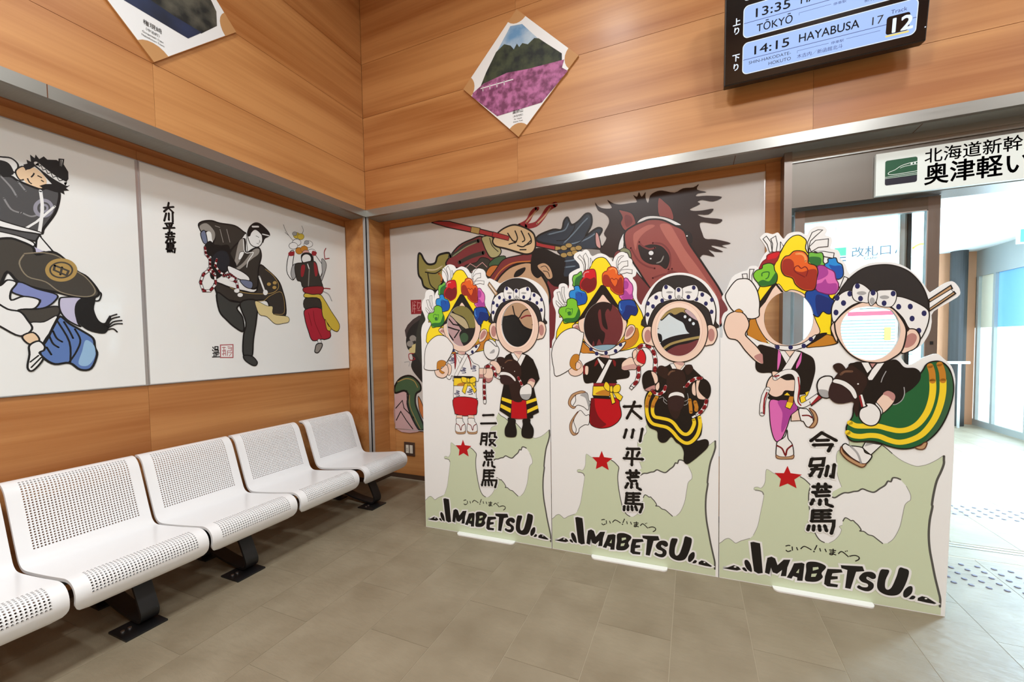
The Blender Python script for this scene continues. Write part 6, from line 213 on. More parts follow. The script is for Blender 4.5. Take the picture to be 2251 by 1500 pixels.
rider_print.2=f hr 0 1 0 1305,3166,0,184,13,143,116,216,133,82,150,19,146,-40,125,-97,98,-160,41,-138,-3,-154,-28,-87;c k 10 1 1 1305,3166,0,184,13,143,116,216,133,82,150,19,146,-40,125,-97,98,-160,41,-138,-3,-154,-28,-87;f w 0 1 2 1301,3268,5,144,31,120,97,80,86,7,197,-87,191,68,98,-17,80,-80,39,-128,-5,-135,-27,-67,-50,187,-126,103,-200,40,-207,-20,-96,-76,-68,-140,-19,-81;c k 10 1 3 1301,3268,5,144,31,120,97,80,86,7,197,-87,191,68,98,-17,80,-80,39,-128,-5,-135,-27,-67,-50,187,-126,103,-200,40,-207,-20,-96,-76,-68,-140,-19,-81;f nv 0 1 4 1457,3546,-4,-16,-12,-10,-14,1,-12,11,-4,17,4,16,12,10,14,-1,12,-11;f nv 0 1 4 1529,3502,-4,-16,-11,-10,-14,1,-12,11,-4,17,4,16,12,10,14,-1,11,-11;f nv 0 1 4 1418,3433,-4,-17,-12,-9,-14,0,-12,11,-4,17,4,17,12,9,14,0,12,-11;f nv 0 1 4 1357,3474,-5,-16,-12,-10,-14,1,-12,11,-4,17,4,16,12,10,14,-1,12,-11;f nv 0 1 4 1352,3332,-4,-17,-12,-10,-14,1,-12,11,-5,17,5,16,12,10,14,0,12,-11;f nv 0 1 4 1996,3552,-4,-15,-11,-10,-13,1,-11,11,-4,16,4,16,11,9,13,-1,11,-10;f nv 0 1 4 1930,3501,-4,-15,-11,-10,-13,1,-11,10,-4,17,4,16,11,9,13,-1,11,-10;f nv 0 1 4 2037,3440,-4,-16,-11,-10,-13,1,-10,10,-5,17,4,15,11,10,13,-1,11,-10;f nv 0 1 4 2104,3483,-4,-16,-11,-9,-13,0,-10,11,-4,16,4,16,10,9,13,-1,11,-10;f nv 0 1 4 2101,3336,-4,-16,-11,-9,-13,0,-10,10,-4,17,4,15,10,10,13,-1,11,-10;f sk 0 1 4 1424,2933,-82,3,-55,33,-28,94,17,81,44,31,66,-23;c k 10 1 5 1424,2933,-82,3,-55,33,-28,94,17,81,44,31,66,-23;f sk 0 1 4 1996,2937,60,-10,50,19,37,88,-8,87,-40,47,-65,-11;c k 10 1 5 1996,2937,60,-10,50,19,37,88,-8,87,-40,47,-65,-11;f er 0 1 6 1373,3051,-2,-26,-6,-23,-9,-18,-12,-12,-13,-4,-13,5,-12,12,-9,18,-6,24,-2,26,2,25,6,24,10,18,11,11,13,4,13,-4,12,-12,9,-19,6,-23;f er 0 1 6 2115,3051,-2,-25,-5,-22,-8,-17,-11,-11,-11,-4,-12,4,-11,12,-8,17,-6,23,-2,24,2,25,5,22,9,17,10,11,12,3,12,-4,10,-11,9,-18,5,-22;f sk 0 1 7 2038,3096,-15,-117,-45,-107,-71,-85,-91,-55,-103,-19,-104,19,-95,56,-76,89,-49,111,-17,124,17,123,50,109,76,84,94,51,103,14,102,-24,91,-59,72,-88,45,-108;c k 12 1 8 2038,3096,-15,-117,-45,-107,-71,-85,-91,-55,-103,-19,-104,19,-95,56,-76,89,-49,111,-17,124,17,123,50,109,76,84,94,51,103,14,102,-24,91,-59,72,-88,45,-108;f sl 0 1 9 1977,3123,-13,-103,-37,-93,-59,-74,-76,-48,-84,-16,-86,17,-78,49,-62,77,-40,98,-14,107,14,107,40,95,63,73,77,45,85,13,84,-21,76,-51,59,-77,38,-94;c se 4 1 10 1977,3123,-13,-103,-37,-93,-59,-74,-76,-48,-84,-16,-86,17,-78,49,-62,77,-40,98,-14,107,14,107,40,95,63,73,77,45,85,13,84,-21,76,-51,59,-77,38,-94;f w 0 1 5 1548,3706,-41,-52,3,-100,53,-45,109,14,8,71,-56,73;c k 6 1 6 1548,3706,-41,-52,3,-100,53,-45,109,14,8,71,-56,73;f w 0 1 9 1739,3640,142,40,47,-61,-11,-88,-54,-46,-113,34;c k 6 1 10 1739,3640,142,40,47,-61,-11,-88,-54,-46,-113,34;f gy 0 1 7 1637,3603,-8,-8,-21,-4,-25,1,-21,7,-8,8,8,8,21,4,25,-2,21,-6;f gy 0 1 11 1858,3590,-8,-8,-20,-4,-25,2,-20,6,-8,8,8,8,20,4,25,-2,20,-6;f w 0 1 11 1672,3654,67,-4,7,-99,-38,-48,-47,42;c k 6 1 12 1672,3654,67,-4,7,-99,-38,-48,-47,42;f gy 0 1 13 1726,3536,-4,-16,-11,-10,-14,1,-11,11,-4,16,4,16,11,10,14,-1,11,-11;f nv 0 1 7 1575,3672,-4,-16,-12,-10,-14,1,-11,11,-4,17,4,16,11,10,14,-1,12,-11;f nv 0 1 7 1622,3542,-4,-17,-12,-9,-14,0,-11,11,-4,17,4,16,11,10,14,-1,12,-11;f nv 0 1 13 1724,3627,-4,-16,-11,-9,-14,1,-11,10,-4,17,4,16,11,9,14,-1,11,-10;f nv 0 1 11 1838,3532,-4,-16,-11,-10,-14,1,-11,11,-4,16,4,16,11,10,14,-1,11,-11;f nv 0 1 11 1899,3644,-4,-16,-11,-9,-13,1,-11,10,-4,17,4,16,11,9,13,-1,11,-11;f k 0 1 0 1323,2323,-37,-107,2,-134,16,-135,45,-94,91,-42,9,-86,26,-50,45,-11,44,22,53,61,53,-63,61,-42,34,-82,-4,-95,22,-50,51,10,127,123,83,99,8,75,-42,26,-92,-27,50,78,12,139,-21,110,74,196,33,110,-9,91,-49,54,-134,135,-17,46,-51,0,-42,-1,-112,9,-52,0,-53,-29,-88,-5,-18,-81,-18,-142,-46,-97;f sk 0 1 9 1648,2711,116,1,-4,-51,-39,-56,-26,4,-43,60;c k 6 1 10 1648,2711,116,1,-4,-51,-39,-56,-26,4,-43,60;f ss 0 1 11 1652,2709,108,0,-17,-39,-48,14;f w 0 0 12 1598,2688,47,9,37,-69,-56,-1;c k 6 0 13 1598,2688,47,9,37,-69,-56,-1;f w 0 0 12 1768,2679,21,-4,-46,-65,-22,4;c k 6 0 13 1768,2679,21,-4,-46,-65,-22,4;l yb 42 1 1 1367,2315,-44,-97,-8,-135,21,-105,50,-69,81,-22,97,-20,71,-55,61,-74,69,-51,60,-2,59,48,47,82,24,112,-8,92;l yb 42 1 2 1440,2260,-43,-87,-11,-106,27,-66,72,-15,97,-19,62,-39,60,-81,52,-48,52,-2,46,50,32,86,-6,55;l ob 42 1 3 1350,2276,-27,-78,-6,-72;l ob 42 1 4 1436,2250,-34,-68,-14,-53;l ob 40 0 3 1833,2236,10,-74,5,-83;l ob 44 0 3 1896,2211,17,-64,-4,-37;f hb 0 1 1 1459,2654,44,15,44,-19,35,-37,-17,-113,-71,27,-53,56;f hb 0 1 14 1772,2624,17,51,51,9,30,-32,-4,-46,-59,-56;f hb 0 1 15 1565,2528,17,57,53,38,69,0,60,-36,23,-83,-4,-112,-10,-93,-4,-84,-30,-76,-35,-123,-52,-31,-52,73,-27,93,-4,132,-13,132;f h2 0 1 16 1582,2227,70,50,69,2,43,-36,0,-74,-42,-68,-87,-13,-53,54;l h3 20 1 16 1582,2552,27,38,43,12;f w 0 1 17 1582,2255,18,48,52,25,52,2,52,-22,13,-46,-30,16,-65,11,-57,-14;f w 0 1 16 1569,2400,-1,-4,-3,-3,-4,0,-3,2,-1,5,1,4,3,3,4,0,3,-2;f w 0 1 16 1770,2399,-1,-5,-3,-3,-4,0,-3,3,-1,4,1,5,3,2,4,1,3,-3;l gy 6 1 16 1467,2242,45,20,13,-18,0,-38,40,-36;l gy 6 1 17 1520,2253,45,-45;l gy 6 1 18 1807,2319,9,-74,-43,-30;l gy 6 1 19 1816,2217,-17,-38,-35,-15;f k 0 1 1 1260,2475,14,77,59,49,63,-9,27,-66,-9,-95,-64,-40,-63,-30,-18,47;c k 8 1 2 1260,2475,14,77,59,49,63,-9,27,-66,-9,-95,-64,-40,-63,-30,-18,47;f sk 0 1 3 1369,2590,54,-17,28,-47,3,-66,-36,-29,-18,56;c k 8 1 4 1369,2590,54,-17,28,-47,3,-66,-36,-29,-18,56;f sp 0 1 3 1296,2361,113,55,18,-52,-50,-30,-63,1;c k 8 1 4 1296,2361,113,55,18,-52,-50,-30,-63,1;f sk 0 1 5 1427,2412,40,43,7,-70,-25,-44,-25,23;c k 8 1 6 1427,2412,40,43,7,-70,-25,-44,-25,23;f sk 0 1 3 1908,2478,50,29,50,-63,34,-173,-83,-26,-46,49;c k 8 1 4 1908,2478,50,29,50,-63,34,-173,-83,-26,-46,49;f k 0 1 5 1966,2500,58,-10,42,-63,6,-91,-30,-74,-50,26,-50,63,-5,64;c k 6 1 6 1966,2500,58,-10,42,-63,6,-91,-30,-74,-50,26,-50,63,-5,64;f sk 0 1 5 1858,2413,33,51,13,-96,0,-78,-42,26;c k 8 1 6 1858,2413,33,51,13,-96,0,-78,-42,26;l k 52 0 17 1387,2339,35,-37,54,-8,53,45,18,62;l w 36 0 18 1387,2339,35,-37,54,-8,53,45,18,62;l dr 36 0 19 1388,2338,15,-16,15,-15;l dr 36 0 19 1468,2296,19,7,16,14;l dr 36 0 19 1535,2357,5,21,6,20;l k 52 0 17 1794,2407,38,56,68,47,66,4;l w 36 0 18 1794,2407,38,56,68,47,66,4;l dr 36 0 19 1795,2408,11,17,11,16;l dr 36 0 20 1849,2475,16,11,16,12;l dr 36 0 19 1925,2512,20,1,19,1;l k 52 0 7 2025,2239,-12,-69,-46,-76,-50,-44;l w 36 0 8 2025,2239,-12,-69,-46,-76,-50,-44;l dr 36 0 9 2025,2237,-3,-17,-3,-16;l dr 36 0 9 2010,2164,-9,-15,-9,-14;l dr 36 0 10 1971,2100,-11,-13,-13,-11;f w 0 0 9 1852,2024,49,30,12,-27,-46,-30;c k 8 0 10 1852,2024,49,30,12,-27,-46,-30
rider_print.3=f tn 0 0 0 1968,3377,174,141,13,-33,-176,-133;c k 12 0 1 1968,3377,174,141,13,-33,-176,-133;f tn 0 0 2 1973,3286,195,166,13,-21,-201,-170;c k 12 0 3 1973,3286,195,166,13,-21,-201,-170;f w 0 0 4 1975,3348,171,130,16,-30,-185,-158;c k 4 0 5 1975,3348,171,130,16,-30,-185,-158;f hr 0 1 4 1198,3483,41,102,57,75,76,68,77,37,96,13,95,-8,94,-37,80,-60,73,-97,48,-102,31,-118,5,-99,-23,-149,-31,-65,-157,-14,-488,275;c k 10 1 6 1198,3483,41,102,57,75,76,68,77,37,96,13,95,-8,94,-37,80,-60,73,-97,48,-102,31,-118,5,-99,-23,-149,-31,-65,-157,-14,-488,275;f w 0 1 7 1151,3167,-23,90,6,97,35,77,50,59,72,27,85,-45,106,-57,103,12,121,1,87,-29,92,-55,72,-62,20,-58,-10,-100,-30,-99,-32,-57,-14,92,-76,19,-58,119,-103,123,-103,56,-138,7,-106,-38,-92,-93;c k 10 1 8 1151,3167,-23,90,6,97,35,77,50,59,72,27,85,-45,106,-57,103,12,121,1,87,-29,92,-55,72,-62,20,-58,-10,-100,-30,-99,-32,-57,-14,92,-76,19,-58,119,-103,123,-103,56,-138,7,-106,-38,-92,-93;f nv 0 1 9 1200,3439,-5,-19,-11,-11,-14,1,-12,12,-5,19,4,18,12,11,14,0,12,-13;f nv 0 1 9 1260,3379,-5,-19,-11,-11,-14,1,-12,12,-5,19,5,18,11,11,14,-1,12,-12;f nv 0 1 9 1192,3276,-4,-18,-11,-12,-15,1,-12,12,-4,19,4,19,11,11,15,-1,12,-12;f nv 0 1 9 1315,3479,-4,-19,-11,-10,-14,0,-12,12,-4,19,4,18,11,11,14,-1,12,-12;f nv 0 1 9 1743,3315,-4,-17,-11,-11,-13,1,-11,11,-4,18,4,18,10,11,13,-1,11,-12;f nv 0 1 9 1840,3313,-4,-18,-10,-10,-13,0,-11,12,-4,18,3,17,11,11,13,-1,10,-12;f nv 0 1 9 1857,3185,-4,-18,-10,-10,-13,0,-11,11,-4,18,4,18,10,10,13,0,11,-11;f nv 0 1 9 1954,3237,-3,-17,-10,-11,-13,1,-11,11,-4,18,4,17,10,10,13,0,10,-11;f nv 0 1 9 1915,3055,-4,-17,-10,-11,-13,0,-11,11,-4,18,4,18,10,10,13,0,10,-11;f sk 0 1 9 1183,2945,-45,98,-16,63,14,44,29,25,23,-71;c k 10 1 10 1183,2945,-45,98,-16,63,14,44,29,25,23,-71;f sk 0 1 10 1773,3042,39,33,52,-6,34,-51,8,-59,-25,-75,-52,-42,-79,-16;c k 12 1 11 1773,3042,39,33,52,-6,34,-51,8,-59,-25,-75,-52,-42,-79,-16;f er 0 1 12 1765,2894,16,84,45,50,39,-9,14,-43,-25,-66,-52,-34;f hb 0 1 12 1771,3139,44,-69,-42,-32;f sk 0 1 13 1159,3131,6,44,72,95,106,83,112,29,193,-65,82,-101,55,-120,2,-109,-31,-144,-72,-76,-81,-48,-96,-4,-99,21,-107,75,-81,115,-46,107;c k 14 1 14 1159,3131,6,44,72,95,106,83,112,29,193,-65,82,-101,55,-120,2,-109,-31,-144,-72,-76,-81,-48,-96,-4,-99,21,-107,75,-81,115,-46,107;f w 0 1 15 1360,3593,-35,-22,-14,-60,9,-79,36,-41,57,-14,49,0,2,91,10,33,-57,64;c k 8 1 16 1360,3593,-35,-22,-14,-60,9,-79,36,-41,57,-14,49,0,2,91,10,33,-57,64;f w 0 1 15 1532,3489,72,13,67,-4,28,-27,1,-68,-19,-58,-33,-28,-68,7,-49,37;c k 8 1 16 1532,3489,72,13,67,-4,28,-27,1,-68,-19,-58,-33,-28,-68,7,-49,37;f gy 0 1 17 1439,3478,-2,-7,-6,-5,-9,-4,-11,-3,-13,0,-14,2,-11,4,-10,5,-6,6,-2,6,2,7,6,5,9,4,12,2,13,1,13,-2,12,-4,9,-5,6,-6;f gy 0 1 17 1639,3422,-2,-6,-6,-6,-8,-4,-12,-2,-12,0,-13,1,-11,4,-10,5,-5,6,-3,6,2,7,6,5,9,4,11,2,13,1,13,-2,11,-4,9,-5,6,-6;f w 0 1 17 1474,3497,55,-8,8,-51,-13,-60,-41,-41,-25,53,2,69;c k 8 1 18 1474,3497,55,-8,8,-51,-13,-60,-41,-41,-25,53,2,69;f gy 0 1 19 1515,3387,-4,-22,-11,-14,-14,1,-11,15,-5,23,4,22,11,14,14,-1,11,-15;f nv 0 1 17 1381,3559,-4,-18,-11,-10,-14,1,-11,11,-4,19,4,17,11,10,13,0,11,-12;f nv 0 1 17 1411,3420,-4,-17,-11,-11,-13,1,-11,12,-5,18,4,17,11,11,13,-1,11,-12;f nv 0 1 19 1520,3477,-4,-17,-11,-11,-13,1,-11,12,-4,18,4,17,10,10,13,0,11,-12;f nv 0 1 17 1693,3459,-4,-17,-10,-11,-13,1,-11,11,-4,18,4,17,10,10,13,0,11,-12;f nv 0 1 17 1617,3359,-4,-18,-10,-10,-13,0,-11,12,-4,18,4,17,10,10,13,0,11,-12;f gn 0 1 15 1377,2292,-40,-179,-49,-101,-6,-63,15,-79,58,-41,128,14,84,-7,97,-36,102,-20,100,18,97,63,95,113,73,163,46,201,6,149,-25,132,-39,74,-51,37,-64,-5,-44,-33,-31,-68,-76,-102,-199,-107;c k 14 1 16 1377,2292,-40,-179,-49,-101,-6,-63,15,-79,58,-41,128,14,84,-7,97,-36,102,-20,100,18,97,63,95,113,73,163,46,201,6,149,-25,132,-39,74,-51,37,-64,-5,-44,-33,-31,-68,-76,-102,-199,-107;f g5 0 1 17 2100,2693,59,-91,20,-115,-5,-149,-47,-193,-70,-159,-94,-116,80,178,61,171,27,184,-3,149;l yb 55 1 18 1313,2039,54,-31,85,1,112,7,97,-25,88,-14,87,25,77,68,63,118,33,128,11,117,-4,101;l yb 55 1 19 1296,1928,44,-30,72,-7,84,17,84,-5,83,-35,88,-18,100,33,97,75,82,140,48,153,22,151,0,133;l ob 53 1 20 2016,2521,-6,88,-18,75;l ob 53 1 21 2099,2527,-8,91,-22,83;f k 0 1 20 1399,2724,-56,-9,-57,-62,63,-397,59,-139,153,78,95,56,55,11,59,45,19,69,65,61,57,86,5,84,-46,51,-86,7,-48,60,-41,25,-81,-26,-116,-26;l gy 8 1 21 1781,2452,5,-76,-22,-69,-47,-43,-34,-4;l gy 8 1 21 1626,2623,-29,-71,-13,-53;f w 0 0 21 1403,2719,67,1,32,-74,-41,-53;c k 8 0 22 1403,2719,67,1,32,-74,-41,-53;f w 0 0 23 1546,2707,65,9,-103,-196,-35,-1,-11,30,37,88;c k 8 0 24 1546,2707,65,9,-103,-196,-35,-1,-11,30,37,88;f sp 0 0 25 1480,2708,56,1,-31,-54;c k 6 0 26 1480,2708,56,1,-31,-54;f w 0 1 0 1097,2561,52,-26,-13,-135,-24,-86,-64,11,-38,72,-7,72,28,64;c k 14 1 1 1097,2561,52,-26,-13,-135,-24,-86,-64,11,-38,72,-7,72,28,64;f gy 0 1 2 1013,2392,34,15,60,-17,5,-71,-64,8;f dr 0 0 3 935,2258,75,93,42,-39,-101,-99;c k 10 0 4 935,2258,75,93,42,-39,-101,-99;f w 0 0 5 935,2271,68,76,11,-14,-71,-98;f hb 0 1 15 1148,2678,36,29,44,-6,36,-48,-6,-27,-58,-27,-37,35;f hb 0 1 25 1265,2644,49,44,58,-43,72,-70,15,-96,-54,-133,-13,-106,-12,-133,-30,60,-12,106,-90,-21,-73,6,-52,52,-14,63,19,90,36,81,43,64;f h2 0 1 26 1111,2373,24,108,59,1,73,-42,59,-79,15,-66,-57,-33,-94,-5,-60,44;f w 0 1 27 1150,2490,14,37,51,-4,66,-30,66,-69,28,-88,-27,-23,-44,83,-73,65;c k 6 1 28 1150,2490,14,37,51,-4,66,-30,66,-69,28,-88,-27,-23,-44,83,-73,65;l h3 24 1 26 1222,2581,36,32,65,3;f w 0 1 29 1388,2478,-1,-5,-4,-3,-5,0,-4,3,-2,4,2,5,4,3,4,0,4,-3;f w 0 0 26 1401,2355,18,5,33,-126,-21,-10;f dr 0 0 27 1389,2346,16,5,26,-123,-17,-9;f sk 0 1 22 1539,2263,67,116,41,27,48,-24,14,-43,-19,-70,-94,-112;c k 10 1 23 1539,2263,67,116,41,27,48,-24,14,-43,-19,-70,-94,-112;f sp 0 1 24 1610,2388,37,20,48,-26,14,-43,-19,-39,-42,46,-41,20;f w 0 1 24 1536,2263,17,5,43,-63,4,-44,-14,-9;c k 8 1 25 1536,2263,17,5,43,-63,4,-44,-14,-9;f w 0 1 28 1463,2234,-14,26,42,8,49,-22,42,-68,-2,-79,-30,-62,-56,-21,-63,31,-37,69,13,80;c k 12 1 29 1463,2234,-14,26,42,8,49,-22,42,-68,-2,-79,-30,-62,-56,-21,-63,31,-37,69,13,80;f w 0 0 20 1455,1828,147,-16,-95,-122,-79,74;c k 10 0 21 1455,1828,147,-16,-95,-122,-79,74;f gy 0 0 22 1466,1824,67,-8,-84,-37;f w 0 1 23 1313,1781,115,-13,29,-55,57,-26,-14,-50,-41,-53,-43,9,-87,55,-74,84,-7,44,28,25;c k 12 1 24 1313,1781,115,-13,29,-55,57,-26,-14,-50,-41,-53,-43,9,-87,55,-74,84,-7,44,28,25;f tn 0 1 25 1240,1762,23,-65,66,-58,87,-50,50,-4,-28,-38,-50,13,-95,58,-59,76,-4,45;c br 10 1 26 1240,1762,23,-65,66,-58,87,-50,50,-4,-28,-38,-50,13,-95,58,-59,76,-4,45;l gy 20 1 27 1320,1777,66,-79,34,-104;f tn 0 1 20 1889,1800,36,-14,39,12,19,52,-4,17,-22,-6,-26,-32,-32,-15;c br 10 1 21 1889,1800,36,-14,39,12,19,52,-4,17,-22,-6,-26,-32,-32,-15
star_print=f st 0 0 0 724,1491,32,-84,112,-7,-74,-66,24,-101,-90,46,-85,-49,15,97,-65,66,96,7
